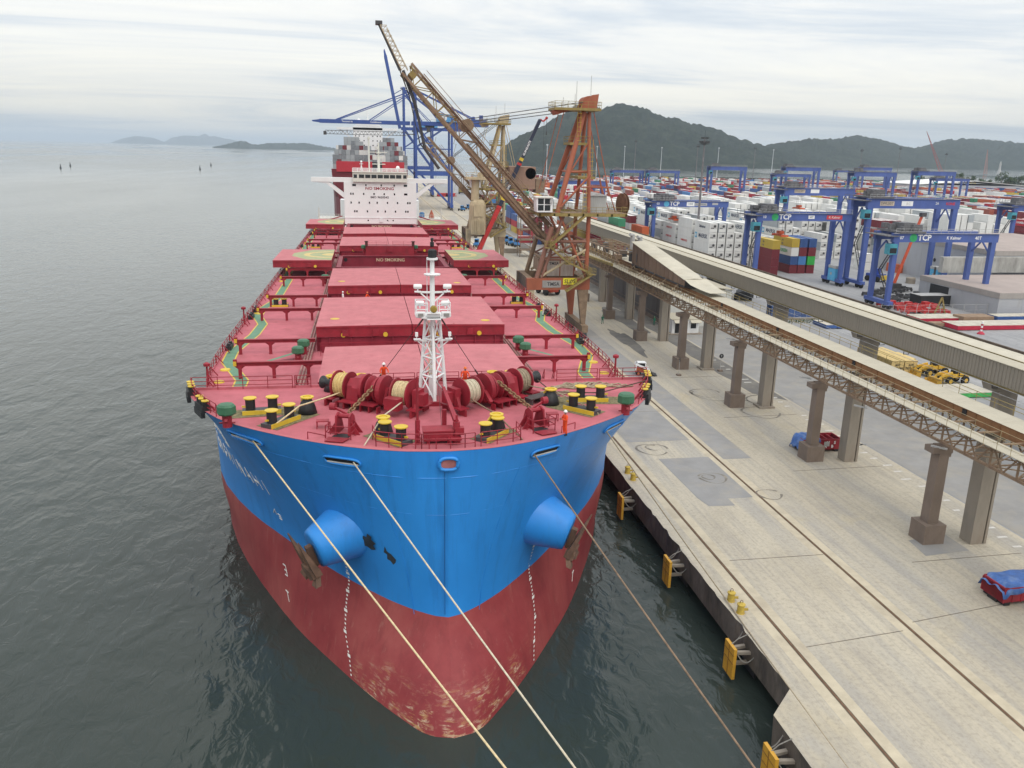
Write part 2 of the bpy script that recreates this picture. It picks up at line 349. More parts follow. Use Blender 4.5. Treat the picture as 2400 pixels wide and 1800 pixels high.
M_SKIDM = mat('tyre rubber mark', (0.16, 0.145, 0.125), 0.9, var=0.3, sc=1.5, dirt=(0.36, 0.32, 0.26), da=0.45, dsc=0.8)
M_JOINT = mat('joint line', (0.18, 0.155, 0.125), 0.9, var=0.3)

# ------------------------------------------------------------------ water, quay, yard
QZ = 3.5; EX = 27.4
b = MB(); b.quad((-45000, -3000, 0), (60000, -3000, 0), (60000, 60000, 0), (-45000, 60000, 0)); kind(obj('water', b, M_WATER), 'structure')
rq = random.Random(3)
edge = [(25.0, -70.0), (25.0, 41.8), (27.4, 44.2)]
y = 44.9
while y < 260: edge.append((EX + (rq.uniform(-0.03, 0.07) if y < 140 else 0.03) + (rq.uniform(0, 0.22) if rq.random() < 0.10 else 0), y)); y += rq.uniform(0.5, 1.3)
edge.append((EX, 300.0)); edge.append((EX, 1150.0))
b = MB(); b.m = 0
XQ = 61.0
n = len(edge); poly = edge + [(XQ, 1150.0), (XQ, -70.0)]
b.add([(x, y, QZ) for x, y in poly], [tuple(reversed(range(len(poly))))]); b.m = 1
low = [(max(x, EX if y > 44 else 25.0) * 0 + (EX if y > 44.1 else x) + .1, y, 1.2) for x, y in edge]
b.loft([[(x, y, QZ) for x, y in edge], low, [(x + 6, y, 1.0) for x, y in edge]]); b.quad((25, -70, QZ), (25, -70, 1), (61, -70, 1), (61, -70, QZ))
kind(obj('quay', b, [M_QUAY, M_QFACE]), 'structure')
b = MB(); b.bb(32.5, 33.5, -70, 1150, -6, 1.0)
for k in range(-13, 60):
    yy = k * 5.2; b.tube((29.2 if yy > 42 else 27, yy, -6), (29.2 if yy > 42 else 27, yy, 1.2), 0.55, 8)
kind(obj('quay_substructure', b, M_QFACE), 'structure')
b = MB(); b.bb(XQ, 1500, -70, 1030, -3, QZ); b.bb(25, XQ, 1150, 1151, -3, QZ); kind(obj('yard_ground', b, M_YARD), 'structure')
for rx in (30.05, 40.2):
    for sd in (-1, 1):
        b = MB(); x = rx + sd * 0.55; b.quad((x - .4, -70, QZ + .004), (x + .4, -70, QZ + .004), (x + .4, 1100, QZ + .004), (x - .4, 1100, QZ + .004)); kind(obj('rail_surround', b, M_CREAM), 'structure')
    b = MB(); b.quad((rx - .15, -70, QZ + .008), (rx + .15, -70, QZ + .008), (rx + .15, 1100, QZ + .008), (rx - .15, 1100, QZ + .008)); kind(obj('rail_groove', b, M_GROOVE), 'structure')
    b = MB(); b.bb(rx - .04, rx + .04, -70, 1100, QZ + .009, QZ + .03); kind(obj('crane_rail', b, M_RUST), 'structure')
for x in (50.0,):
    b = MB(); b.quad((x - .2, 380, QZ + .008), (x + .2, 380, QZ + .008), (x + .2, 1100, QZ + .008), (x - .2, 1100, QZ + .008)); kind(obj('rail_groove', b, M_GROOVE), 'structure')
def sheet(name, pts, m, z=QZ + .012): b = MB(); b.add([(x, y, z) for x, y in pts], [tuple(range(len(pts)))]); return kind(obj(name, b, m), 'structure')
sheet('asphalt_patch', [(40.9, 86), (44.4, 86), (44.4, 165), (40.9, 165)], M_ASPH)
sheet('asphalt_patch', [(33.4, 75.5), (33.8, 73.4), (36.6, 73.2), (36.6, 75.0), (39.4, 75.0), (39.4, 87), (33.2, 87)], M_ASPH)
sheet('asphalt_patch', [(49.2, 60.5), (54, 61), (54, 64.5), (49.6, 63.6)], M_ASPH)
sheet('asphalt_patch', [(31.2, 93), (39.4, 93), (39.4, 118), (31.2, 118)], M_ASPH)
rj = random.Random(6)
sheet('road', [(60.6, 108), (60.6, 420), (56.0, 420)] + [(56.6 + rj.uniform(-.45, .45), 200 - 4 * k) for k in range(23)], M_ASPHD)
def blob(cx, cy, rx, ry, m, sd, nm='road_stain'):
    q = random.Random(sd); n = 34; ph = [q.uniform(0, 6.28) for _ in range(4)]
    sheet(nm, [(cx + rx * cos(a) * k, cy + ry * sin(a) * k) for a, k in ((2 * pi * i / n, 1 + .16 * sin(3 * 2 * pi * i / n + ph[0]) + .12 * sin(5 * 2 * pi * i / n + ph[1]) + q.uniform(-.09, .09)) for i in range(n))], m)
blob(48.6, 148, 1.5, 11, M_ASPHD, 1)
blob(54.3, 170, 2.2, 15, M_ASPHD, 2)
sheet('roadway', [(61.2, -60), (74, -60), (74, 1000), (61.2, 1000)], M_ASPH)
b = MB()
for k in range(46):
    yy = 40 + k * 2.1 + rq.uniform(-.3, .3)
    if rq.random() < .12: continue
    w = rq.uniform(.7, 1.3); x = 59.3 + rq.uniform(-.35, .35); b.quad((x - w / 2, yy, QZ + .016), (x + w / 2, yy, QZ + .016), (x + w / 2, yy + .32, QZ + .016), (x - w / 2, yy + .32, QZ + .016))
kind(obj('road_marking', b, M_MARK), 'structure')
def ring(x, y, r, a0=0, a1=6.2, w=.16, ecc=1.0):
    b = MB(); n = 30; A = []; B = []
    for i in range(n + 1):
        a = a0 + (a1 - a0) * i / n; q = r * (1 + .06 * sin(3 * a)); ww = w * (0.6 + .4 * sin(a * 2 + r))
        A.append((x + (q - ww) * cos(a), y + (q - ww) * ecc * sin(a), QZ + .020)); B.append((x + (q + ww) * cos(a), y + (q + ww) * ecc * sin(a), QZ + .020))
    b.loft([A, B]); kind(obj('tyre_mark', b, M_SKIDM), 'structure')
for a in ((33.6, 90.2, 1.9, 0, 5.6), (37.3, 80.6, 1.5, 3.0, 9.0), (36.9, 80.9, .7, 0, 6.2), (41.5, 75.5, 1.3, .5, 6.2), (54, 103, 2.6, 1, 6), (49.8, 113, 2.2, 0, 5), (50.6, 112, 3.0, 2.4, 6.6), (33.9, 90.8, .9, 1, 5), (58, 108, 3.4, 0, 4), (56.6, 109.5, 2.6, .4, 5)): ring(*a)
for (x0, y0), (x1, y1) in (((31, 48.6), (39.5, 49.6)), ((41, 50.6), (56, 53)), ((31, 62), (40, 62)), ((31, 105), (40, 105)), ((47.2, 59.6), (58.5, 59.9)), ((47.4, 81.5), (58.8, 81.8)), ((47.6, 101.2), (58.5, 101.6)), ((47.6, 122), (58.5, 122.2))):
    b = MB(); b.beam((x0, y0, QZ + .012), (x1, y1, QZ + .012), .07, .012); kind(obj('paving_joint', b, M_JOINT), 'structure')

# ------------------------------------------------------------------ hills and islands (terrain)
M_HILL, t, b = nmat('forested hillside'); b.inputs['Roughness'].default_value = 0.95; b.inputs['Specular IOR Level'].default_value = 0.1
o1 = tmap(t, (1, 1, 1))
t.links.new(tramp(t, tnoise(t, o1, 0.018, 8, 0.75), [(0.34, (0.010, 0.018, 0.015)), (0.5, (0.022, 0.033, 0.024)), (0.68, (0.046, 0.060, 0.040))]), b.inputs['Base Color'])
bm = tn(t, 'ShaderNodeBump', Strength=1.0, Distance=9.0); t.links.new(tnoise(t, o1, 0.045, 7, 0.7), bm.inputs['Height']); t.links.new(bm.outputs[0], b.inputs['Normal'])
def az_of(px): # direction of a bearing measured east of the ship axis
    v = fw * 1941 + rt * (px - 1200) - up * (360 - 900); return atan2(v.x, v.y)
def ridge(name, prof, shore, crest, back, rough, seed, nx=150, nr=34):
    """terrain along bearings: prof = [(bearing, crest height m)], shore / crest / back are ranges"""
    rr = random.Random(seed); ph = [(rr.uniform(0, 6.28), rr.uniform(.6, 1.4)) for _ in range(14)]
    a0, a1 = prof[0][0], prof[-1][0]; rows = []
    for j in range(nr + 1):
        u = j / nr; row = []
        for i in range(nx + 1):
            a = a0 + (a1 - a0) * i / nx; hgt = interp(prof, a); s0 = shore(a); s1 = s0 + crest; s2 = s1 + back
            r = s0 + (s2 - s0) * u
            if r < s1: q = (r - s0) / (s1 - s0); f = q ** 0.75
            else: q = (r - s1) / (s2 - s1); f = max(0, cos(q * pi / 2))
            x, y = r * sin(a), r * cos(a)
            nsum = sum(sin(x * .004 * k * w + p) * sin(y * .0035 * k * w + 1.7 * p) / k for k, (p, w) in enumerate(ph, 1)) * .22
            fine = sum(sin(x * .021 * k * w + 2 * p) * sin(y * .023 * k * w + p) for k, (p, w) in enumerate(ph[:7], 1)) * .3
            z = hgt * f * (1 + nsum * min(1, abs(r - s1) / 350))
            z += fine * rough * min(1, f * 2) + rr.uniform(-.5, .5) * rough * min(1, f * 3)
            row.append((x, y, max(z, 0) + (3.0 if f > .02 else -6)))
        rows.append(row)
    b = MB(); b.loft(rows); return kind(obj(name, b, M_HILL, smooth=True), 'structure')
def interp(tb, x):
    if x <= tb[0][0]: return tb[0][1]
    for (a, b_), (c, d) in zip(tb, tb[1:]):
        if x <= c: return b_ + (d - b_) * (x - a) / (c - a)
    return tb[-1][1]
# bearings in degrees from the ship axis, heights in metres
HB = [(9.0, 40), (10.0, 78), (10.7, 98), (11.6, 118), (12.7, 160), (13.9, 192), (15.6, 192), (16.6, 214), (17.2, 216), (18.2, 210), (19.6, 186), (20.8, 172), (22.2, 156), (23.4, 134), (24.7, 104), (26.0, 84), (27.2, 62)]
ridge('forested_hill', [(radians(a), h * .94) for a, h in HB], lambda a: 2150 + (a - radians(9)) * 2700, 700, 900, 7, 5)
HB2 = [(25.2, 30), (25.8, 88), (26.6, 112), (27.6, 132), (28.6, 146), (29.8, 152), (31.0, 160), (31.8, 170), (32.5, 168), (33.2, 156), (34.0, 136), (34.6, 122), (35.1, 126), (36.0, 158), (37.2, 186), (38.3, 200), (39.4, 192), (41.5, 170), (44, 120)]
ridge('forested_range', [(radians(a), h * .86) for a, h in HB2], lambda a: 3150 + (a - radians(25)) * 8200, 1100, 1200, 8, 8)
HI = [(-9.4, 0), (-8.9, 20), (-8.3, 48), (-7.8, 70), (-7.4, 64), (-7.0, 36), (-6.7, 32), (-6.1, 48), (-5.2, 56), (-4.4, 58), (-3.9, 64), (-3.4, 58), (-2.8, 40), (-2.0, 20), (-1.4, 0)]
ridge('wooded_island', [(radians(a), h) for a, h in HI], lambda a: 9000, 500, 800, 9, 12, 110, 16)
ridge('distant_mountain', [(radians(a), h) for a, h in ((-15.2, 0), (-14.4, 150), (-13.6, 210), (-12.9, 160), (-12.2, 60), (-11.8, 170), (-11, 260), (-10.2, 250), (-9.4, 240), (-8.4, 190), (-7.4, 80), (-6.6, 0))], lambda a: 25500, 1800, 2500, 8, 21, 80, 12)
b = MB(); b.box((950, 1180, .6), (1300, 300, 6)); kind(obj('far_bank', b, M_HILL), 'structure')

# ------------------------------------------------------------------ haze
M_HAZE = bpy.data.materials.new('haze air'); M_HAZE.use_nodes = True; t = M_HAZE.node_tree; t.nodes.clear()
mo = t.nodes.new('ShaderNodeOutputMaterial'); pv = t.nodes.new('ShaderNodeVolumePrincipled')
pv.inputs['Color'].default_value = (0.76, 0.87, 1.0, 1); pv.inputs['Density'].default_value = 6.0e-5; pv.inputs['Anisotropy'].default_value = 0.2
t.links.new(pv.outputs[0], mo.inputs['Volume'])
b = MB(); b.bb(-46000, 61000, -3100, 61000, -1.0 - 6.0, 420); kind(obj('haze', b, M_HAZE), 'stuff')
# ================================================================== BULK CARRIER (local: x to starboard-of-view, y aft of the stem, z up from the fore deck)
ship = thing('bulk_carrier', 'large blue and red bulk carrier with red deck moored bow first beside the quay', 'ship', (5.0, 51.3, 18.8))
ship.rotation_euler = (-0.0136, 0, 0)
SHM = Matrix.Translation((5.0, 51.3, 18.8)) @ Matrix.Rotation(-0.0136, 4, 'X')
def SW(p): return SHM @ V(p)
T_DECK = [(0,0),(.25,2.6),(.6,3.9),(1.3,5.8),(2.3,7.9),(3.5,9.8),(5.3,12.3),(7.7,15.0),(10,16.9),(15,19.1),(18,19.8),(25,20.8),(35,21.4),(45,21.5)]
T_BOOT = [(0,0),(.3,.9),(1.26,2.25),(3.2,4.3),(7.4,7.7),(11.6,10.6),(14.7,12.5),(18.6,15),(25,18.2),(30,19.9),(36,21),(45,21.5)]
T_WL = [(0,0),(.3,1.3),(.9,2.2),(3.7,4.4),(5.5,5.7),(8.7,7.7),(14.1,11),(18,12.9),(24,15.6),(29.6,17.8),(36,19.6),(44,21),(50,21.5)]
T_STEM = [(-24,-5.0),(-21,-4.9),(-18.8,-4.2),(-17.5,-3.5),(-16,-2.4),(-14.5,-1.2),(-13.2,-.4),(-12.2,-.05),(-11,.1),(-6,.15),(0,0)]
ZB = -12.2; MD = -3.1; FE = 17.7
def smoothtab(tb, x, e):
    return (interp(tb, x - e) + 2 * interp(tb, x) + interp(tb, x + e)) / 4
def stem(z): return smoothtab(T_STEM, z, .5)
def hb(z, d):
    e = min(1.5, d * .3) if d > 0 else 0
    a, b_, c = smoothtab(T_DECK, d, e), smoothtab(T_BOOT, d, e), smoothtab(T_WL, d, e)
    if z >= ZB: w = max(0, min(1, (z - ZB) / -ZB)); w = .45 * w + .55 * w * w; h = b_ + (a - b_) * w
    else: w = max(0, min(1, (z - ZB) / (-18.8 - ZB))); w = w * w * (3 - 2 * w); h = b_ + (c - b_) * w
    return h * interp([(205, 1), (232, .97), (246, .85), (256, .7)], d)
def hullpt(s, d, z, off=0.0):
    p = V((s * hb(z, d), d + stem(z), z))
    if off:
        q = V((s * hb(z, d + .15), d + .15 + stem(z), z)) - p; r = V((s * hb(z + .15, d), d + stem(z + .15), z + .15)) - p
        n = q.cross(r); n.normalize()
        if n.x * s < 0: n = -n
        p = p + n * off
    return p
DS = [0, .06, .15, .3, .5, .8, 1.2, 1.7, 2.3, 3, 3.8, 4.8, 6, 7.4, 9, 11, 13, 15, 17.65, 17.75, 20, 23, 27, 31, 36, 41, 46, 60, 90, 130, 170, 205, 220, 232, 240, 246, 251, 256]
M_HBLUE, t, b = nmat('hull blue paint'); b.inputs['Roughness'].default_value = 0.38; b.inputs['Specular IOR Level'].default_value = 0.45
o1 = tmap(t, (1, 1, 1)); o2 = tmap(t, (1, 1, .10))
c1 = tramp(t, tnoise(t, o1, .12, 5, .6), [(.3, (.018, .205, .60)), (.7, (.028, .265, .73))])
c1 = tmix(t, tramp(t, tnoise(t, o2, .9, 6, .7), [(.52, 0.0), (.74, .45)]), c1, (.014, .105, .34))
c1 = tmix(t, tramp(t, tnoise(t, o2, 2.2, 5, .75), [(.60, 0.0), (.78, .35)]), c1, (.05, .24, .46))
c1 = tmix(t, tramp(t, tnoise(t, o1, .55, 6, .75, 1.2), [(.66, 0.0), (.74, .5)]), c1, (.03, .10, .20))
t.links.new(c1, b.inputs['Base Color'])
M_HRED, t, b = nmat('antifouling red paint'); b.inputs['Roughness'].default_value = 0.5; b.inputs['Specular IOR Level'].default_value = 0.35
o1 = tmap(t, (1, 1, 1)); o2 = tmap(t, (1, 1, .12)); o3 = tmap(t, (.5, .5, 2.2), (radians(10), radians(22), 0))
c1 = tramp(t, tnoise(t, o1, .14, 6, .62), [(.3, (.20, .022, .028)), (.5, (.27, .042, .046)), (.7, (.33, .075, .070))])
c1 = tmix(t, tramp(t, tnoise(t, o2, 1.0, 6, .7), [(.50, 0.0), (.72, .5)]), c1, (.16, .025, .028))
c1 = tmix(t, tramp(t, tnoise(t, o2, 1.7, 6, .75), [(.58, 0.0), (.75, .45)]), c1, (.40, .21, .17))
sx = tn(t, 'ShaderNodeSeparateXYZ'); tcx = tn(t, 'ShaderNodeTexCoord'); t.links.new(tcx.outputs['Object'], sx.inputs[0])
def mm(op, a, bb=None):
    n = tn(t, 'ShaderNodeMath', operation=op)
    for i, x in enumerate((a, bb)):
        if x is None: continue
        if isinstance(x, (int, float)): n.inputs[i].default_value = x
        else: t.links.new(x, n.inputs[i])
    return n.outputs[0]
zlow = mm('MULTIPLY', mm('SUBTRACT', -15.8, sx.outputs[2]), .5); zlow = mm('MINIMUM', mm('MAXIMUM', zlow, 0.0), 1.0)
yb = mm('MULTIPLY', mm('SUBTRACT', 4.5, sx.outputs[1]), .25); yb = mm('MINIMUM', mm('MAXIMUM', yb, 0.0), 1.0)
scr = tramp(t, tnoise(t, o3, 1.5, 9, .78, .7), [(.50, 0.0), (.56, 1.0)]); msk = mm('MULTIPLY', mm('MULTIPLY', zlow, yb), tramp(t, tnoise(t, o1, .55, 3), [(.42, 0.0), (.6, 1.0)]))
sc2 = mm('MULTIPLY', scr, msk)
c1 = tmix(t, sc2, c1, tramp(t, tnoise(t, o3, 2.5, 4), [(.4, (.42, .24, .09)), (.6, (.58, .46, .34))]))
t.links.new(c1, b.inputs['Base Color'])
b = MB()
UP = [0, .04, .1, .2, .35, .5, .65, .8, .9, 1.0]; LO = [0, .06, .14, .24, .36, .48, .58, .68, .8, 1.0]
def ztop(d): return 0.0 if d < 17.7 else MD
for s in (-1, 1):
    for seg, fr in ((0, UP), (1, LO)):
        rows = []
        for f in fr:
            row = []
            for d in DS:
                zt = ztop(d); z = zt + (ZB - zt) * f if seg == 0 else ZB + (-24 - ZB) * f
                row.append(V((s * hb(z, d), d + stem(z), z)))
            rows.append(row)
        if s > 0: rows = rows[::-1]
        b.m = seg; b.loft(rows)
b.m = 0
tr = []
for f in UP: z = MD + (ZB - MD) * f; tr.append([V((-hb(z, 256), 256, z)), V((hb(z, 256), 256, z))])
b.loft(tr); b.m = 1; b.quad((-15.05, 256, ZB), (15.05, 256, ZB), (14, 251, -24), (-14, 251, -24))
hull = obj('hull', b, [M_HBLUE, M_HRED], ship, smooth=True)
# gunwale strip, decks, break bulkhead
b = MB()
for s in (-1, 1):
    A, B, C = [], [], []
    for d in [x for x in DS if x <= 17.65]:
        p = hullpt(s, d, 0); k = max(0, 1 - .42 / max(p.x * s, .43)); ins = V((p.x * k, p.y + (.42 if d < 2 else .42 * (1 - abs(k))), .02)); A.append(p + V((0, 0, .02))); B.append(ins); C.append(ins + V((0, 0, -.16)))
    rows = [A, B, C]
    if s < 0: rows = rows[::-1]
    b.loft(rows)
obj('gunwale', b, M_PINK, ship)
b = MB(); L_, R_ = [], []
for d in [x for x in DS if x <= 17.65]: w = max(hb(0, d) - .1, 0); L_.append(V((-w, d + .12, -.13))); R_.append(V((w, d + .12, -.13)))
b.loft([L_, [V((0, p.y, -.13)) for p in L_], R_]); w0 = hb(MD, FE) - .05; w1 = hb(0, FE) - .1; b.quad((-w0, FE, MD), (w0, FE, MD), (w1, FE, -.13), (-w1, FE, -.13)); b.bb(-w1, w1, FE - .02, FE + .16, -.4, .06)
obj('fore_deck', b, M_DECK, ship)
HATCH = [(18.9, 32.9, 9.4, 0), (43.8, 64.6, 10.9, 0), (75.9, 97.0, 10.9, 0), (108.3, 128.2, 10.9, 1), (137.2, 159.2, 10.9, 0), (168.8, 190.4, 10.9, 0), (199.4, 221.0, 10.9, 1)]
b = MB(); cuts = sorted({FE, 25, 35, 46, 232, 246, 256} | {v for h in HATCH if h[3] for v in h[:2]})
for y0, y1 in zip(cuts, cuts[1:]):
    op = any(h[3] and h[0] - .01 <= y0 and y1 <= h[1] + .01 for h in HATCH); a0, a1 = hb(MD, y0) - .03, hb(MD, y1) - .03
    if op:
        for s in (-1, 1): q = [(s * 10.3, y0, MD), (s * a0, y0, MD), (s * a1, y1, MD), (s * 10.3, y1, MD)]; b.quad(*(q if s > 0 else q[::-1]))
    else: b.quad((-a0, y0, MD), (a0, y0, MD), (a1, y1, MD), (-a1, y1, MD))
for s in (-1, 1):
    for y0, y1 in zip(cuts, cuts[1:]): b.beam((s * (hb(MD, y0) - .06), y0, MD + .08), (s * (hb(MD, y1) - .06), y1, MD + .08), .12, .18)
obj('main_deck', b, M_DECK, ship)
# ---- hatches
cover_mesh = {}
for hi, (y0, y1, hw, op) in enumerate(HATCH):
    b = MB(); iw = hw - .5; ct = -1.32
    for s in (-1, 1): b.bb(s * iw, s * (iw - .35), y0 + .3, y1 - .3, MD if not op else -9, ct)
    for yy in (y0 + .3, y1 - .3): b.bb(-iw, iw, yy - .17, yy + .17, MD if not op else -9, ct - .002)
    for s in (-1, 1): b.bb(s * (iw + .35), s * (iw - .5), y0 + .1, y1 - .1, ct, ct + .07)
    for yy, e in ((y0 + .3, -1), (y1 - .3, 1)): b.bb(-iw - .35, iw + .35, yy - .42, yy + .42, ct + .072, ct + .14)
    k = y0 + 1.2
    while k < y1 - 1:
        for s in (-1, 1): b.bb(s * iw, s * (iw + .55), k - .06, k + .06, MD, ct)
        k += 2.1
    k = -iw + 1
    while k < iw:
        b.bb(k - .06, k + .06, y0 - .25, y0 + .15, MD, ct); k += 2.4
    if op: b.quad((-iw, y0, -8.9), (iw, y0, -8.9), (iw, y1, -8.9), (-iw, y1, -8.9))
    obj('hatch_coaming', b, M_COAM, ship)
    b = MB(); b.bb(-iw - .1, iw + .1, y0 - 1.6, y0 - 1.52, -1.62, -1.56); b.bb(-iw - .1, iw + .1, y0 - 1.6, y0 - 1.52, -1.95, -1.9)
    for k in range(9): x = -iw + 2 * iw * k / 8; b.bb(x - .03, x + .03, y0 - 1.59, y0 - 1.53, MD, -1.56)
    obj('pipe_rail', b, M_SRED, ship)
    for s in (-1, 1):
        key = (round(y1 - y0, 1), hw, s, op)
        w0, w1 = (.04, hw) if not op else (0.0, 10.7)
        if key not in cover_mesh:
            b = MB(); ly = y1 - y0
            b.m = 0; za, zb = (-1.22, -.02); sl_ = .14
            def zt(x): return 0.0 + sl_ * (1 - x / hw) if not op else 0.12
            xs = (w0, w1) if s > 0 else (-w1, -w0)
            P_ = [(x, yy, zt(abs(x))) for yy in (0, ly) for x in xs]
            b.quad(P_[0], P_[1], P_[3], P_[2]); b.m = 1
            lo = [(x, yy, za) for yy in (0, ly) for x in xs]
            b.quad(lo[0], lo[1], P_[1], P_[0]); b.quad(lo[3], lo[2], P_[2], P_[3]); b.quad(lo[2], lo[0], P_[0], P_[2]); b.quad(lo[1], lo[3], P_[3], P_[1]); b.quad(lo[2], lo[3], lo[1], lo[0])
            n = 4
            for k in range(1, n): x = xs[0] + (xs[1] - xs[0]) * k / n; b.bb(x - .05, x + .05, -.05, 0, za + .02, -.05)
            b.bb(xs[0] + .02, xs[1] - .02, -.09, 0, -.16, -.02); b.bb(xs[0] + .02, xs[1] - .02, -.07, 0, za, za + .14)
            for fx in (.3, .62): x = xs[0] + (xs[1] - xs[0]) * fx; b.bb(x - .35, x + .35, -.30, 0, za + .1, za + .75)
            cover_mesh[key] = b.mesh('hatch_cover', [M_HATCH, M_SRED])
        c = link('hatch_cover', cover_mesh[key], ship, (0 if not op else s * 11.55, y0, 0))
        if op: c['label'] = 'opened hatch cover rolled out sideways with faded green and yellow landing circle'
        for fx in (.28, .72):
            w = MB(); x = s * (w0 + (w1 - w0) * fx); w.lathe([(.13, 0), (.27, 0), (.27, .14), (.13, .14)], (x, -.14, -.98), (0, -1, 0), 14)
            obj('lifting_lug', w, M_YEL, c)
        if not op and hi < 3:
            w = MB(); w.lathe([(0, .02), (.55, .02), (.55, 0)], (s * hw * .82, (y1 - y0) * .22 if s < 0 else (y1 - y0) * .12, .03), (0, 0, 1), 14); obj('access_lid', w, M_YEL, c)
            w = MB()
            w.tube((s * hw * .45, .4, .1), (s * hw * .45, .4, .17), .08, 8); obj('vent_plug', w, M_HATCH, c)
        if op:
            # faded landing circle painted over both opened panels
            q = 10.0; cy_ = (y1 - y0) / 2; ex_ = 0 if s < 0 else 0
            def arc(r0_, r1_, z, m, nm):
                w = MB(); A, B = [], []
                for k in range(21):
                    a = pi * (-.5 + k / 20); A.append((s * (.0 + r0_ * cos(a)), cy_ + r0_ * sin(a), z)); B.append((s * (.0 + r1_ * cos(a)), cy_ + r1_ * sin(a), z))
                w.loft([A, B] if s < 0 else [B, A]); obj(nm, w, m, c)
            M_FG = mat('faded green deck paint', (.33, .37, .20), .8, var=.2, sc=.6, dirt=(.45, .22, .2), da=.35, dsc=.6); M_FY = mat('faded yellow deck paint', (.58, .46, .20), .8, var=.15, sc=.6, dirt=(.45, .2, .2), da=.3, dsc=.5)
            w = MB(); o = [(s * .05, .5), (s * 4.5, 1.2), (s * 7.8, cy_ - 2.5), (s * 7.8, cy_ + 2.5), (s * 4.5, ly - 1.2 if False else (y1 - y0) - 1.2), (s * .05, (y1 - y0) - .5)]
            w.add([(x, y, .126) for x, y in o], [tuple(range(6)) if s > 0 else tuple(reversed(range(6)))]); obj('landing_mark', w, M_FG, c)
            arc(4.6, 5.7, .131, M_FY, 'landing_ring'); arc(0, 2.2, .131, M_FY, 'landing_ring')
for hi in (3, 6):
    y0, y1, hw, op = HATCH[hi]
    text('NO SMOKING', .95 if hi == 3 else 1.0, mat('pale lettering', (.72, .62, .42), .7), ship, facing((0, y1 - .3 - .175, -2.05)), bold=.012)
    for s in (-1, 1):
        b = MB(); b.lathe([(0, .01), (.4, .01), (.4, 0)], (s * 9.4, y1 - .48, -2.0), (0, -1, 0), 14); obj('lightening_hole', b, M_BLACK, ship)
# ---- transverse rails that carry the opened covers
beam_m = {}
for s in (-1, 1):
    b = MB(); b.bb(0, s * 8.6, -.24, .24, -1.42, -1.36); b.bb(0, s * 8.6, -.06, .06, -1.72, -1.42); b.bb(0, s * 8.6, -.18, .18, -1.78, -1.72)
    for x in (1.6, 5.0, 8.3):
        b.bb(s * (x - .16), s * (x + .16), -.16, .16, MD, -1.75); b.extr([(s * (x - .55), -.1, -1.78), (s * (x + .55), -.1, -1.78), (s * (x + .16), -.1, -2.1), (s * (x - .16), -.1, -2.1)], (0, .2, 0))
    b.tube((s * 8.75, 0, -1.6), (s * 8.75, 0, -1.1), .2, 8)
    beam_m[s] = (b.mesh('rail_support', M_SRED), None)
    b = MB(); b.bb(s * 8.6, s * 8.9, -.3, .3, -1.75, -1.3); beam_m[s] = (beam_m[s][0], b.mesh('buffer', M_YEL))
for y0, y1, hw, op in HATCH:
    for yy in (y0 + .1, y1 - .1):
        if yy < 20: continue
        for s in (-1, 1):
            r = link('rail_support', beam_m[s][0], ship, (s * (hw + .15), yy, 0)); link('buffer', beam_m[s][1], r)
# ---- walkways
for s in (-1, 1):
    pl = [(16.6, FE + .3), (17.4, 24), (17.6, 32), (20.2, 40), (20.4, 45), (19.2, 55), (19.0, 62), (20.4, 68), (20.4, 74), (19.2, 82), (19.2, 105), (20.1, 112), (20.1, 225)]
    for nm, m_, w0, w1, z in (('walkway', M_WALK, -.55, .55, MD + .012), ('walkway_edge', M_YEL, -.70, -.55, MD + .016), ('walkway_edge', M_YEL, .55, .70, MD + .016)):
        b = MB(); A = [(s * (x + w0), y, z) for x, y in pl]; B = [(s * (x + w1), y, z) for x, y in pl]; b.loft([A, B] if s < 0 else [B, A]); obj(nm, b, m_, ship)
    for x, y in ((19.75, 31.5), (19.9, 36.5), (20.4, 70.0), (20.3, 103), (15.5, 22)):
        b = MB(); b.lathe([(0, .12), (.5, .12), (.55, 0)], (s * x, y, MD), (0, 0, 1), 14); obj('manhole_cover', b, M_YEL, ship)
    # side railing
    b = MB(); y = FE + .4; pr = None
    k = 0
    while y < 226:
        x = s * (hb(MD, y) - .12); b.beam((x, y, MD + .1), (x, y, MD + 1.1), .06, .06)
        if k % 3 == 0: b.beam((x - s * .05, y, MD + 1.0), (x - s * .75, y, MD + .1), .09, .09); b.beam((x, y, MD), (x, y, MD + 1.15), .12, .12)
        if pr:
            for h in (.42, .76, 1.1): b.beam((pr[0], pr[1], MD + h), (x, y, MD + h), .05, .05)
        pr = (x, y); y += 1.75; k += 1
    obj('side_railing', b, M_SRED, ship)
    for y in (47, 66.5, 72, 135, 165):
        b = MB(); x = s * (hb(MD, y) - .5); b.bb(x - .3, x + .3, y - 1.1, y + 1.1, MD, MD + .5); b.tube((x, y - .6, MD + .5), (x, y - .6, MD + .75), .22, 8); b.tube((x, y + .6, MD + .5), (x, y + .6, MD + .75), .22, 8); obj('roller_chock', b, M_BLACK, ship)
    b = MB()
    for y in (30, 62):
        x = s * (hb(MD, y) - .15); b.tube((x, y, MD), (x, y, MD + 2.0), .14, 8, .09); b.lathe([(.1, 0), (.3, .05), (.32, .3), (.1, .42)], (x, y, MD + 2.0)); b.beam((x, y, MD + 1.3), (x - s * .7, y, MD), .1)
    obj('floodlight_post', b, M_SRED, ship)
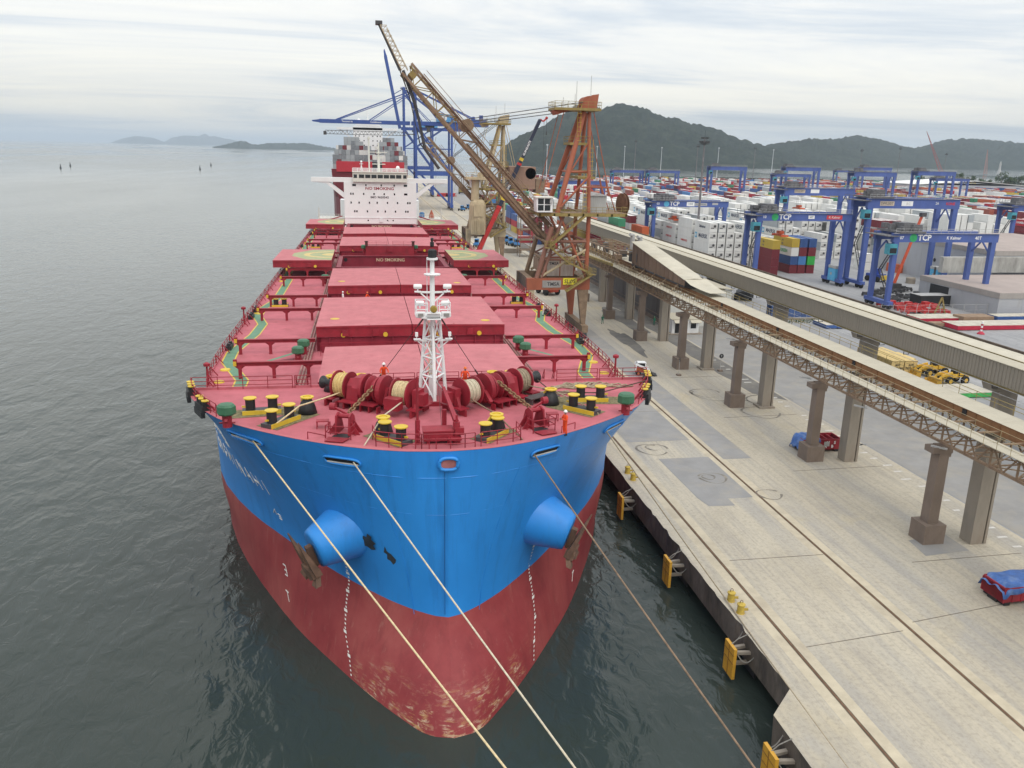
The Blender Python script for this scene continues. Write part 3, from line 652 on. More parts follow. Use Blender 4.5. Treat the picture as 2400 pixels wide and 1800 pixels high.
# ---- fore-deck edge fence and stairs
def rail_line(pts, h=1.05, bars=(.35, .7, 1.05), step=2.2, r=.035):
    b = MB()
    for (x0, y0, z0), (x1, y1, z1) in zip(pts, pts[1:]):
        L = sqrt((x1 - x0) ** 2 + (y1 - y0) ** 2 + (z1 - z0) ** 2); n = max(1, round(L / step))
        for i in range(n + 1): f = i / n; x, y, z = x0 + (x1 - x0) * f, y0 + (y1 - y0) * f, z0 + (z1 - z0) * f; b.tube((x, y, z), (x, y, z + h), r, 5)
        for q in bars: b.tube((x0, y0, z0 + q), (x1, y1, z1 + q), r, 5)
    return b
for x0, x1 in ((-19.4, -11.4), (-11.2, -9.9), (-8.4, -5.0), (-4.8, -1.2), (-1.0, 2.6), (2.8, 6.4), (6.6, 9.6), (11.3, 15.0), (15.2, 19.5)): obj('deck_fence', rail_line([(x0, FE - .05, -.1), (x1, FE - .05, -.1)]), M_SRED, ship)
for s in (-1, 1):
    b = rail_line([(s * 10.2, FE + .1, -.1), (s * 10.2, FE + 2.6, MD)], bars=(.6, 1.05)); b2 = rail_line([(s * 11.1, FE + .1, -.1), (s * 11.1, FE + 2.6, MD)], bars=(.6, 1.05)); b.add(b2.v, b2.f)
    for k in range(9): f = (k + .5) / 9; b.bb(s * 10.2, s * 11.1, FE + f * 2.6 - .1, FE + f * 2.6 + .12, -.15 - f * 2.25, -.10 - f * 2.25)
    obj('stair', b, M_SRED, ship)
pts = []
for x in (-4.9, -3.6, -2.2, -1.0): pts.append((x, 1.55 + .055 * x * x * .6, -.12))
obj('bow_rail', rail_line([(-4.9, 3.4, -.12), (-4.7, 1.95, -.12), (-3, 1.25, -.12), (-1.2, .95, -.12)], step=1.2), M_SRED, ship)
obj('bow_rail', rail_line([(-1.9, 2.1, -.12), (-1.7, 1.0, -.12), (1.2, .85, -.12), (1.9, 1.0, -.12)], step=1.0), M_SRED, ship)
obj('bow_rail', rail_line([(2.3, 1.0, -.12), (4.6, 1.6, -.12), (5.2, 2.0, -.12), (5.1, 3.2, -.12)], step=1.1), M_SRED, ship)
for x0, y0, x1, y1 in ((-9.3, 4.0, -8.1, 3.1), (8.4, 3.2, 9.6, 4.1)):
    b = MB(); b.path([(x0, y0, -.1), (x0, y0, .4), (x1, y1, .4), (x1, y1, -.1)], .04, 6); obj('hoop_rail', b, M_SRED, ship)
# side rails and roller chocks at the fore-deck shoulders
for s in (-1, 1):
    pp = [hullpt(s, d, 0) for d in (9.5, 11.5, 13.5, 15.5, 17.6)]
    b = rail_line([(p.x - s * .2, p.y, -.05) for p in pp], step=1.3)
    for p in pp[:4]: b.beam((p.x - s * .2, p.y, .9), (p.x - s * .9, p.y + .1, -.1), .12)
    obj('shoulder_rail', b, M_SRED, ship)
    for d in (11.0, 15.4):
        p = hullpt(s, d, 0); q = hullpt(s, d + 1.8, 0); b = MB(); b.beam(p + V((-s * .15, 0, .12)), q + V((-s * .15, 0, .12)), .7, .5)
        b.beam(p + V((s * .12, 0, -.3)), q + V((s * .12, 0, -.3)), .3, .5)
        for f in (.1, .5, .9): w = p.lerp(q, f); b.tube(w + V((-s * .15, 0, .3)), w + V((-s * .15, 0, .75)), .24, 8)
        ch = obj('roller_chock', b, M_BLACK, ship)
        for f in (.1, .5, .9):
            w = p.lerp(q, f); b = MB(); b.lathe([(0, .06), (.3, .06), (.3, 0)], w + V((-s * .15, 0, .75)), (0, 0, 1), 12); obj('cap', b, M_YEL, ch)
# ---- mooring bitts
M_MAT = mat('chequered deck mat', (.17, .145, .075), .85, var=.55, sc=5)
def bitts(p, q, z=-.12, mt=True, ms=(1.9, 1.9, 1.1)):
    p, q = V((*p, z)), V((*q, z)); d = (q - p).normalized(); n = V((-d.y, d.x, 0))
    if n.y > 0: n = -n
    b = MB(); b.beam(p - d * .6 + V((0, 0, .14)), q + d * .6 + V((0, 0, .14)), 1.0, .28); r = obj('mooring_bitt', b, M_DGREY, ship)
    b = MB(); b.beam(p - d * .6 + n * .53 + V((0, 0, .16)), q + d * .6 + n * .53 + V((0, 0, .16)), .07, .34); obj('lip', b, M_YEL, r)
    if mt: b = MB(); b.add([p - d * ms[0] + n * ms[2] + V((0, 0, .014)), q + d * ms[1] + n * ms[2] + V((0, 0, .014)), q + d * ms[1] - n * 1.1 + V((0, 0, .014)), p - d * ms[0] - n * 1.0 + V((0, 0, .014))], [(0, 1, 2, 3)]); obj('deck_mat', b, M_MAT, r)
    for e, sg in ((p, -1), (q, 1)):
        b = MB(); b.lathe([(.36, .2), (.36, 1.15)], e, (0, 0, 1), 18); w = obj('post', b, M_BLACK, r)
        b = MB(); b.lathe([(.36, 1.15), (.48, 1.15), (.48, 1.22), (0, 1.22)], e, (0, 0, 1), 18); b.beam(e + d * sg * .3 + V((0, 0, .52)), e + d * sg * .62 + V((0, 0, .56)), .12); obj('cap', b, M_YEL, r)
bitts((-13.9, 10.6), (-12.3, 10.8)); bitts((-12.0, 7.2), (-10.9, 8.6), ms=(.55, 2.2, 1.0)); bitts((11.9, 11.5), (13.5, 11.3)); bitts((10.7, 9.1), (11.8, 7.9), ms=(2.0, .7, 1.0)); bitts((-4.05, 3.6), (-3.0, 2.4), ms=(1.5, .5, .75)); bitts((2.8, 2.5), (3.85, 3.7), ms=(.5, 1.5, .75))
bitts((-18.6, 76.0), (-17.4, 76.0), MD, False); bitts((17.9, 77), (19.1, 77), MD, False); bitts((-18.2, 163.5), (-16.9, 163.5), MD, False); bitts((17, 163.5), (18.4, 163.5), MD, False)
# ---- roller pedestals
bp = MB(); bp.lathe([(.72, 0), (.62, .45), (.50, .85), (.36, 1.0), (.36, 1.22)], n=20)
bpm = bp.mesh('roller_pedestal', M_BLACK, True)
bc = MB(); bc.lathe([(.36, 1.2), (.50, 1.22), (.50, 1.3), (.30, 1.3), (.30, 1.24)], n=20); bc.beam((.3, -.2, 1.15), (.55, -.3, .85), .14); bcm = bc.mesh('roller_rim', M_YEL)
for x, y in ((-9.7, 10.2), (-4.15, 4.5), (3.85, 4.3), (9.2, 10.6), (-8.1, 16.5), (-5.7, 16.6), (5.4, 16.6), (6.9, 16.5)): r = link('roller_pedestal', bpm, ship, (x, y, -.12), rz=x); link('roller_rim', bcm, r)
# ---- mushroom vents
bv = MB(); bv.tube((0, 0, 0), (0, 0, .95), .34, 12); bv.beam((0, -.2, .5), (0, -.5, .62), .2); bv.tube((-.55, 0, .3), (.55, 0, .3), .06, 6); bvm = bv.mesh('vent_neck', M_SRED)
bh = MB(); bh.lathe([(.2, .9), (.62, .95), (.68, 1.05), (.66, 1.55), (.5, 1.7), (0, 1.72)], n=8); bhm = bh.mesh('vent_hood', M_GREEN)
for x, y, z in ((-15.1, 7.4, -.12), (14.4, 7.3, -.12), (-12.2, 41.6, MD + .4), (12.2, 41.6, MD + .4), (-12.7, 39.8, MD), (12.7, 39.8, MD), (-12.4, 99.5, MD), (12.4, 99.5, MD), (-12.3, 130.8, MD), (12.3, 130.8, MD), (-5.5, 133.2, -1.1), (5.5, 133.2, -1.1)):
    r = link('mushroom_vent', bvm, ship, (x, y, z)); link('vent_hood', bhm, r)
for s in (-1, 1):
    b = MB(); b.add([(s * 12.2, 41, MD + .9), (s * 16.5, 38.6, MD + .1), (s * 16.5, 39.5, MD + .1), (s * 12.2, 42, MD + .9)], [(0, 1, 2, 3) if s < 0 else (3, 2, 1, 0)]); obj('ramp_plate', b, M_WALK, ship)
    b = MB()
    for k in range(3): b.tube((s * (11.4 + .32 * k), 20, MD + .35), (s * (11.4 + .32 * k), 222, MD + .35), .11, 6)
    obj('deck_pipe', b, mat('pipe paint', (.30, .16, .14), .6, var=.3), ship)
# crane platforms (red housing) between hatch 4 and 5
b = MB(); b.bb(-5.2, 5.2, 131.0, 134.6, MD, .6); b.bb(-.6, .6, 130.7, 131.0, -.6, .2); obj('store_house', b, M_SRED, ship)
b = rail_line([(-5.2, 131, .6), (-.6, 131, .6)], step=2); b2 = rail_line([(.6, 131, .6), (5.2, 131, .6)], step=2); b.add(b2.v, b2.f); obj('roof_rail', b, M_PINK, ship)
for x in (-5.0, 5.0): b = MB(); b.lathe([(.3, 0), (.3, .9), (.42, .9), (.42, 1.05), (0, 1.1)], (x, 131, .6)); obj('vent_post', b, mat('dark red vent', (.10, .03, .03), .6), ship)
# ---- windlasses
drum_s = MB()
def windlass(s):
    ang = atan2(4.4, s * 6.9); M_ = Matrix.Translation((s * 4.7, 11.3, -.12)) @ Matrix.Rotation(ang, 4, 'Z')
    # local X from inner to outer end, local Y across; shaft height 1.45
    H = 1.45; f = 1 if s > 0 else -1     # side of the bow
    def nb(): b = MB(); b.M = M_; return b
    b = nb()
    for x in (-4.0, -.4, 1.9, 3.6):
        for y in (-1.0, 1.0): b.box((x, y, .25), (.12, .9, .5)); 
    b.box((-4.0, 0, .54), (.9, 2.6, .08)); b.box((.7, 0, .54), (3.2, 3.2, .08)); b.box((3.5, 0, .54), (.9, 2.6, .08))
    for k in range(6): b.box((-1.2 + k * .75, 1.35 * -1, .25), (.08, .5, .5)); b.box((-1.2 + k * .75, 1.35, .25), (.08, .5, .5))
    base = obj('windlass', b, M_SRED, ship)
    b = nb(); b.tube((-4.3, 0, H), (4.3, 0, H), .16, 10)
    for x in (-4.0, -1.3, 1.55, 3.5): b.extr([(x - .12, -.75, .56), (x - .12, .75, .56), (x - .12, .22, H + .25), (x - .12, -.22, H + .25)], (.24, 0, 0)) if s * 1 > 0 else b.extr([(x - .12, -.75, .56), (x - .12, .75, .56), (x - .12, .22, H + .25), (x - .12, -.22, H + .25)], (.24, 0, 0))
    obj('bearing_stand', b, M_SRED, base)
    def drum(x0, x1, r, rope_m):
        b = nb()
        for x in (x0, x1): b.lathe([(.2, 0), (1.12, 0), (1.12, .09), (.2, .09)], (x - .045, 0, H), (1, 0, 0), 26)
        obj('drum_flange', b, M_SRED, base)
        b = nb(); pr = []
        n = 11
        for k in range(n): xa = x0 + .06 + (x1 - x0 - .12) * k / n; w = (x1 - x0 - .12) / n; q = r + .05 * sin(k * 1.9); pr += [(q - .05, xa), (q + .03, xa + w * .3), (q + .03, xa + w * .7), (q - .05, xa + w * .98)]
        b.lathe(pr, (0, 0, H), (1, 0, 0), 26); obj('rope_coil', b, rope_m, base, smooth=False)
    drum(-3.35, -2.0, .86, M_ROPE if s < 0 else mat('white rope', (.56, .50, .38), .85, var=.2, sc=6)); drum(2.15, 3.3, .90, mat('yellow rope', (.66, .50, .22), .85, var=.15, sc=6) if s < 0 else M_ROPE2)
    b = nb(); b.lathe([(.95, 0), (1.2, 0), (1.2, .38), (.95, .38)], (-1.15, 0, H), (1, 0, 0), 30)       # brake drum ring
    for k in range(4): a = k * pi / 2 + .5; b.beam((-1.0, 0, H), (-1.0, 1.0 * cos(a), H + 1.0 * sin(a)), .14, .1)
    b.lathe([(.2, 0), (.3, 0), (.3, .5), (.2, .5)], (-1.2, 0, H), (1, 0, 0), 12)
    for y in (-1,): b.beam((-1.25, y * .35, H - .1), (-1.35, y * 1.25, .6), .3, .24)
    obj('brake_drum', b, M_SRED, base)
    b = nb(); b.lathe([(.3, 0), (1.02, 0), (1.05, .12), (.72, .3), (.72, .5), (1.05, .68), (1.02, .8), (.3, .8)], (-.55, 0, H), (1, 0, 0), 24); b.lathe([(.9, 0), (1.12, 0), (1.12, .25), (.9, .25)], (.55, 0, H), (1, 0, 0), 26); b.lathe([(.3, 0), (1.05, 0), (1.05, .1), (.3, .1)], (.6, 0, H), (1, 0, 0), 22); b.beam((.75, -.6, H - .2), (.85, -1.5, .6), .3, .24)
    obj('chain_wheel', b, M_SRED, base)
    b = nb(); b.extr([(.85, -1.05, .6), (.85, 1.05, .6), (.85, 1.0, 1.6), (.85, .55, 2.35), (.85, -.4, 2.45), (.85, -1.0, 1.7)], (.55, 0, 0)); obj('gear_case', b, M_SRED, base); b = nb(); b.extr([(1.45, -.95, .6), (1.45, .95, .6), (1.45, .8, 1.7), (1.45, .3, 2.2), (1.45, -.6, 2.0)], (.5, 0, 0)); obj('gear_case', b, M_SRED, base); b = nb(); b.box((-3.95, .1, 1.3), (.5, 1.0, 1.3)); b.box((-4.45, .25, 1.25), (.5, .8, .9)); b.box((-2.6, 1.5, 1.0), (1.2, .8, .9)); obj('motor', b, M_SRED, base)
    b = nb(); b.lathe([(.16, 0), (.42, .02), (.46, .1), (.30, .35), (.30, .7), (.52, 1.0), (.52, 1.06), (0, 1.06)], (3.7, 0, H), (1, 0, 0), 18); obj('warping_head', b, M_BLACK, base)
    b = nb(); b.box((3.2, -1.9, .5), (2.6, 1.0, .07)); b.box((4.4, -2.4, .35), (1.0, .5, .06))
    for x in (2.1, 3.2, 4.3): b.box((x, -1.9, .25), (.08, .9, .5))
    obj('operating_platform', b, mat('dark platform tread', (.085, .07, .07), .8, var=.2), base)
    # chain to the stopper
    g = M_ @ V((-.15, -.6, H + .55)); e = V((s * 6.7, 5.7, 1.0)); n = 15; b = MB()
    for k in range(n):
        p = g.lerp(e, k / n); q = g.lerp(e, (k + 1.25) / n); d = (q - p).normalized(); a = d.cross(V((0, 0, 1))).normalized(); c_ = a.cross(d)
        if k % 2: a, c_ = c_, a
        ctr = (p + q) / 2; L = (q - p).length / 2; b.path([ctr + d * (L * cos(2 * pi * j / 10)) + a * (.17 * sin(2 * pi * j / 10)) for j in range(10)], .058, 6, closed=True)
    obj('anchor_chain', b, M_CHAIN, base, smooth=True)
    # chain stopper / hawse cover
    b = MB(); c0 = V((s * 6.9, 4.8, -.12)); d = (V((s * 7.6, 3.6, 0)) - V((s * 6.0, 8.5, 0))); d.normalize(); nx = V((-d.y, d.x, 0))
    for sg in (-1, 1):
        p = c0 + nx * sg * .42; b.extr([p - d * 1.3, p + d * .35, p + d * .15 + V((0, 0, 1.35)), p - d * .35 + V((0, 0, 1.5)), p - d * .8 + V((0, 0, 1.2))], nx * sg * .12)
        for k in (-.7, -.1): q = p + d * k; b.extr([q, q + nx * sg * .75, q + V((0, 0, 1.1))], d * .08)
    b.tube(c0 - nx * .5 - d * .3 + V((0, 0, 1.25)), c0 + nx * .5 - d * .3 + V((0, 0, 1.25)), .17, 8); b.beam(c0 + nx * s * -.3 - d * .4 + V((0, 0, 1.3)), c0 + nx * s * .9 - d * .6 + V((0, 0, 1.75)), .14); b.lathe([(0, -.2), (.27, -.2), (.27, .2), (0, .2)], c0 + nx * s * .95 - d * .6 + V((0, 0, 1.8)), nx, 12)
    cs = obj('chain_stopper', b, M_SRED, ship)
    b = MB(); b.lathe([(0, .015), (.62, .015), (.62, 0)], c0 + d * .55, (0, 0, 1), 16); obj('hawse_hole', b, M_BLACK, cs)
    b = MB(); p0 = c0 + d * .2
    pts = [p0 + nx * .9, p0 + nx * .9 + d * .9, p0 - nx * .9 + d * .9, p0 - nx * .9]
    for z in (.45, .9): b.path([q + V((0, 0, z)) for q in pts], .035, 5)
    for q in pts: b.tube(q, q + V((0, 0, .95)), .04, 5)
    b.extr([c0 + d * 1.0 + nx * .8 + V((0, 0, .05)), c0 + d * 1.9 + nx * .6 + V((0, 0, .05)), c0 + d * 1.9 - nx * .6 + V((0, 0, .05)), c0 + d * 1.0 - nx * .8 + V((0, 0, .05))], (0, 0, .05)); obj('hawse_rail', b, M_SRED, cs)
    b = MB(); q = V((s * 8.4, 6.4, -.12)); b.box(q + V((0, 0, .55)), (.9, .6, .06))
    for x in (-.4, .4):
        for y in (-.25, .25): b.box(q + V((x, y, .27)), (.06, .06, .54))
    obj('step_bench', b, M_SRED, ship)
windlass(-1); windlass(1)
# rope heap on the fore deck
b = MB(); rr = random.Random(4)
def wig(x0, x1, y0, a, n=26, z=.0): return [(x0 + (x1 - x0) * i / n, y0 + a * sin(i * .9 + x0) + rr.uniform(-.08, .08), z + .02 * (i % 2)) for i in range(n + 1)]
for k in range(7): b.path(wig(9.5 + k * .4, 17.6 - k * .5, 15.1 + .22 * k, .22, z=-.05 + .04 * (k % 3)), .07, 5)
for k in range(3): b.path(wig(7.5, 11.5, 13.2 + .35 * k, .18, 14), .06, 5)
obj('rope_heap', b, M_ROPE2, ship)
# box, crane davit, pole
b = MB(); b.bb(-1.5, .5, 1.9, 3.1, .1, .75); b.bb(-1.55, .55, 1.85, 3.15, .75, .83); b.bb(-1.3, -1.1, 2.0, 2.9, -.12, .1); b.bb(.1, .3, 2.0, 2.9, -.12, .1); obj('locker', b, M_SRED, ship)
b = MB(); b.tube((.75, 2.2, -.12), (.75, 2.2, 1.35), .3, 12, .24); b.box((.95, 2.1, .75), (.6, .5, .5)); b.beam((.75, 2.3, 1.3), (.35, 7.6, 2.3), .32, .34, w2=.22, h2=.22); b.tube((.75, 2.0, 1.4), (.75, 2.0, 1.9), .08, 6); b.box((.6, 1.9, .3), (.9, .9, .12)); obj('deck_crane', b, M_SRED, ship)
b = MB(); b.tube((-1.9, 2.1, -.12), (-1.9, 2.1, 1.6), .17, 10); b.tube((-1.9, 2.1, 1.6), (-1.9, 2.1, 4.6), .09, 8); obj('jack_staff', b, M_SRED, ship)
b = MB(); b.tube((.15, 4.7, -.12), (.15, 4.7, 1.5), .17, 8); obj('crane_rest', b, M_SRED, ship)
# ---- foremast
b = MB(); zt = 6.7; legs = [((0, 11.3), (0, 12.6)), ((-1.05, 13.2), (-.55, 13.2)), ((1.05, 13.3), (.55, 13.2)), ((0, 15.0), (0, 13.9))]
lp = [[V((a[0] + (c[0] - a[0]) * f, a[1] + (c[1] - a[1]) * f, .2 + (zt - .2) * f)) for f in (0, .27, .5, .72, 1)] for a, c in legs]
for L_ in lp: b.tube(L_[0], L_[-1], .15, 10, .11)
order = [0, 2, 3, 1]
for k in range(4):
    A, B = lp[order[k]], lp[order[(k + 1) % 4]]
    for i in range(1, 4): b.tube(A[i], B[i], .075, 6)
    for i in range(4): (b.tube(A[i], B[i + 1], .06, 6) if i % 2 else b.tube(B[i], A[i + 1], .06, 6))
fm = obj('foremast', b, M_WHITE, ship)
b = MB(); b.prism([(-1.5, 11.0), (1.5, 11.0), (1.5, 16), (-1.5, 16)], -.12, .22); obj('mast_base', b, M_SRED, fm)
b = MB(); b.prism([(-1.35, 12.4), (-.9, 11.9), (.9, 11.9), (1.35, 12.4), (1.35, 14), (-1.35, 14)], zt, zt + .14); b.bb(-1.35, -.65, 11.95, 12.6, zt + .14, zt + .45); b.bb(.65, 1.35, 11.95, 12.6, zt + .14, zt + .45)
for s in (-1, 1):
    pts = [(s * .45, 13.9), (s * 1.3, 13.9), (s * 1.3, 12.1), (s * .45, 12.0)]
    for z in (.55, 1.05): b.path([(x, y, zt + .14 + z) for x, y in pts], .04, 5)
    for x, y in pts: b.tube((x, y, zt + .1), (x, y, zt + 1.2), .04, 5)
obj('mast_platform', b, M_WHITE, fm)
b = MB(); b.tube((0, 13.2, zt), (0, 13.2, 11.2), .21, 12, .17); b.lathe([(0, 0), (.62, 0), (.66, .1), (0, .1)], (0, 13.2, 9.9), n=16); b.tube((-.4, 13.3, zt), (-.4, 13.3, 11.2), .03, 5); b.lathe([(0, 0), (.45, 0), (.45, .16), (0, .16)], (0, 13.2, 11.1), n=12)
for s in (-1, 1): b.beam((0, 13.2, 8.55), (s * 1.15, 13.1, 8.6), .14); b.beam((0, 13.2, 7.7), (s * .9, 13.1, 8.5), .1); b.box((s * 1.15, 13.0, 8.65), (.5, .4, .08)); b.beam((s * .4, 12.9, 4.75), (s * 1.45, 12.7, 4.85), .14); b.beam((s * .45, 12.9, 4.1), (s * 1.2, 12.7, 4.75), .08); b.box((s * 1.25, 12.6, 4.95), (.55, .4, .06))
obj('mast_pole', b, M_WHITE, fm)
b = MB(); b.lathe([(.30, 0), (.32, .05), (.32, .55), (.2, .65)], (0, 13.2, 11.26), n=10); b.tube((-.2, 13.1, 11.3), (-.2, 13.1, 11.85), .13, 8); b.tube((.22, 13.1, 11.3), (.22, 13.1, 11.85), .13, 8); b.lathe([(.12, .9), (.16, .95), (.16, 1.25), (.07, 1.3), (.12, 1.4), (.12, 1.55), (0, 1.6)], (0, 13.2, 11.2), n=10); obj('navigation_light', b, M_BLACK, fm)
for s in (-1, 1):
    for z, x in ((8.75, 1.15), (zt + .75, 1.0)):
        b = MB(); b.lathe([(0, -.32), (.16, -.32), (.2, -.2), (.2, .2), (.16, .32), (0, .32)], (s * x, 12.95, z + .3), (1, 0, 0), 10); b.box((s * x, 12.95, z + .05), (.1, .1, .3)); obj('floodlight', b, M_WHITE, fm)
    b = MB(); b.box((s * 1.3, 12.5, 5.35), (.22, .35, .3)); b.tube((s * 1.3, 12.5, 4.95), (s * 1.3, 12.5, 5.3), .05, 6); obj('floodlight', b, M_WHITE, fm)
    b = MB(); b.box((s * 1.0, 11.86, zt + .3), (.42, .06, .22)); obj('lamp_face', b, mat('lamp lens', (.25, .25, .24), .2), fm)
b = MB(); b.extr([(-.5, 11.9, zt - .05), (.5, 11.9, zt - .05), (.5, 11.9, zt + .45), (-.5, 11.9, zt + .45)], (0, .5, 0)); b.bb(-.55, .55, 11.6, 11.9, zt + .42, zt + .46); b.bb(-.55, .55, 11.6, 11.9, zt - .06, zt - .02); obj('fog_horn', b, M_WHITE, fm)
b = MB(); b.lathe([(0, 0), (.28, 0), (.28, .2), (.2, .34), (0, .36)], (0, 12.0, zt + .75), (0, -1, 0), 14); obj('horn_bell', b, mat('brass bell', (.30, .22, .04), .45, var=.3), fm)
b = MB(); b.bb(-.28, .28, 14.5, 14.6, .2, 6.9)
b = MB()
for s in (-.22, .22): b.tube((s, 14.2, .3), (s, 14.0, zt), .03, 5)
for k in range(16): b.tube((-.22, 14.2, .6 + k * .38), (.22, 14.2, .6 + k * .38), .025, 5)
obj('ladder', b, mat('pale yellow ladder', (.62, .55, .30), .6), fm)
b = MB(); b.bb(-.32, .32, 12.9, 13.5, .25, 1.75); obj('switch_box', b, M_WHITE, fm)
M_STAY = mat('stay wire', (.08, .05, .05), .7)
for s in (-1, 1):
    b = MB(); a, e = V((s * .6, 13.3, 6.6)), V((s * 4.6, 17.3, .2)); q = a.lerp(e, .82); b.tube(a, q, .03, 5); b.tube(q, e, .07, 6); b.tube(a, a.lerp(e, .12), .07, 6); obj('mast_stay', b, M_STAY, fm)
b = MB(); b.tube((.05, 13.2, 6.5), (-.2, 2.4, .4), .015, 4); obj('mast_stay', b, M_STAY, fm)
# ---- bow fairleads (slots in the shell)
def slot(s, d0, d1, z0, z1, zh=.26):
    A = []
    n = 24
    for k in range(n):
        a = 2 * pi * k / n; u = .5 + .5 * (abs(cos(a)) ** .35) * (1 if cos(a) >= 0 else -1); w = (abs(sin(a)) ** .8) * (1 if sin(a) >= 0 else -1)
        d = d0 + (d1 - d0) * u; z = z0 + (z1 - z0) * u + zh * w; A.append(hullpt(s, d, z, .05))
    b = MB(); b.path(A, .085, 6, closed=True); r = obj('fairlead', b, M_HBLUE, hull, smooth=True)
    b = MB(); c_ = sum((V(p) for p in A), V()) / n; 
    bb_ = [V(p) - (V(p) - c_) * .06 for p in A]; bb_ = [p - hullpt(s, d0, z0, 1.0) * 0 for p in bb_]
    b.add(bb_, [tuple(range(n)) if s < 0 else tuple(reversed(range(n)))]); obj('fairlead_opening', b, mat('dark opening', (.012, .012, .014), .6), hull)
    b = MB(); q0, q1 = hullpt(s, d0 + (d1 - d0) * .06, z0 - zh * .55, .05), hullpt(s, d0 + (d1 - d0) * .94, z1 - zh * .55, .05); b.tube(q0, q1, .07, 6); obj('fairlead_lip', b, M_LGREY, hull)
slot(-1, 6.5, 9.7, -1.15, -1.25); slot(-1, 1.55, 2.95, -1.15, -1.2); slot(1, 1.6, 2.85, -1.05, -1.05); slot(1, 6.3, 8.3, -1.05, -1.05)
b = MB(); A = []
for k in range(20): a = 2 * pi * k / 20; A.append((.62 * (abs(cos(a)) ** .7) * (1 if cos(a) > 0 else -1), -.08, -.85 + .42 * (abs(sin(a)) ** .7) * (1 if sin(a) > 0 else -1)))
b.path(A, .13, 8, closed=True); obj('bow_chock', b, M_HBLUE, hull, smooth=True)
b = MB(); b.add([(x * .92, -.06, (z + .85) * .9 - .85) for x, y, z in A], [tuple(range(20))]); obj('chock_opening', b, mat('chock liner', (.33, .12, .12), .7, var=.3), hull)
# ---- anchor bolsters and anchors
for s, c0, ad in ((-1, hullpt(-1, 5.15, -7.9), V((-.86, -.42, -.30))), (1, hullpt(1, 5.6, -7.9), V((.86, -.42, -.30)))):
    ad.normalize(); u1 = V((0, 0, 1)); u1 = (u1 - ad * u1.dot(ad)).normalized(); u2 = ad.cross(u1); rows = []
    for q, ru, rd, rw in ((-2.2, 2.5, 2.4, 2.7), (-.6, 2.3, 2.15, 2.35), (.8, 1.95, 1.8, 1.9), (2.0, 1.62, 1.5, 1.5), (2.3, 1.5, 1.4, 1.38), (2.36, 1.2, 1.1, 1.1)):
        row = []
        for k in range(28):
            a = 2 * pi * k / 28; row.append(c0 + ad * q + u1 * ((ru if cos(a) > 0 else rd) * cos(a)) + u2 * (rw * sin(a)))
        rows.append(row)
    rows.append([c0 + ad * 2.3 + (p - c0 - ad * 2.36) * .05 for p in rows[-1]])
    b = MB(); b.loft(rows, closed=True); bo = obj('anchor_bolster', b, M_HBLUE, ship, smooth=True)
    b = MB(); f0 = c0 + ad * 2.62; v2 = u2 * (1 if u2.y > 0 else -1)      # v2 points aft along the face
    b.beam(f0 - u1 * 1.2, f0 + u1 * .5, .5, .45, upv=ad)
    b.extr([f0 - u1 * 1.55 - v2 * 1.05, f0 - u1 * 1.1 - v2 * .75, f0 - u1 * 1.0 + v2 * .8, f0 - u1 * 1.5 + v2 * 1.15, f0 - u1 * 2.25 + v2 * .2], ad * .75)
    for sg in (-1, 1):
        p = f0 - u1 * 1.4 + v2 * sg * .75 + ad * .3; tipf = f0 + u1 * 1.7 + v2 * sg * .95 + ad * .75
        b.beam(p, p.lerp(tipf, .45), 1.0, .5, upv=ad, w2=.75, h2=.34); b.beam(p.lerp(tipf, .45), tipf, .75, .34, upv=ad, w2=.06, h2=.08)
        b.extr([f0 - u1 * 1.2 + v2 * sg * .9, f0 - u1 * 2.0 + v2 * sg * 1.5 + ad * .5, f0 - u1 * 2.2 + v2 * sg * .5 + ad * .5], ad * .4)
    obj('anchor', b, M_ANCH, bo)
# paint scar, weld seams, draught marks and lettering on the bow
M_SCAR = mat('bare dark patch', (.028, .036, .045), .7, var=.4, sc=2)
def hull_patch(s, d, z, pts, m, nm, off=.02):
    b = MB(); b.add([hullpt(s, d + x, z + y, off) for x, y in pts], [tuple(range(len(pts)))]); obj(nm, b, m, hull)
hull_patch(-1, 2.05, -8.4, [(.1, .75), (.2, .5), (.02, .3), (-.12, .2), (-.3, -.15), (-.22, -.4), (-.05, -.62), (.08, -.35), (.22, -.3), (.14, .1), (.3, .2)], M_SCAR, 'paint_scar')
hull_patch(-1, 2.95, -7.7, [(-.05, .8), (.1, .45), (.3, .5), (.42, .2), (.9, -.25), (1.3, -.5), (1.25, -.8), (.7, -.5), (.35, -.35), (.1, -.55), (-.2, -.4), (-.12, -.1), (-.35, .1), (-.15, .35), (-.25, .6)], M_SCAR, 'paint_scar', .12)
M_SEAM = mat('weld seam shade', (.012, .10, .30), .5)
for s in (-1, 1):
    b = MB(); b.path([hullpt(s, d, -1.9, .0) for d in (.02, .2, .6, 1.2, 2, 3, 4.5, 6, 8, 10, 13, 16)], .028, 4); b.path([hullpt(s, d, -4.6, .0) for d in (.02, .2, .6, 1.2, 2, 3, 4.5, 6, 8, 10, 13, 16)], .016, 4); b.path([hullpt(s, 1.35, z, 0) for z in (-1.8, -3, -5, -7, -9, -11, -12.5)], .02, 4); obj('weld_seam', b, M_HBLUE, hull)
b = MB(); b.path([(-.25, hullpt(1, .02, z).y - .0, z) for z in (-1, -4, -8, -12)], .02, 4); obj('weld_seam', b, M_SEAM, hull)
M_MK = mat('draught mark paint', (.78, .76, .72), .7, var=.05)
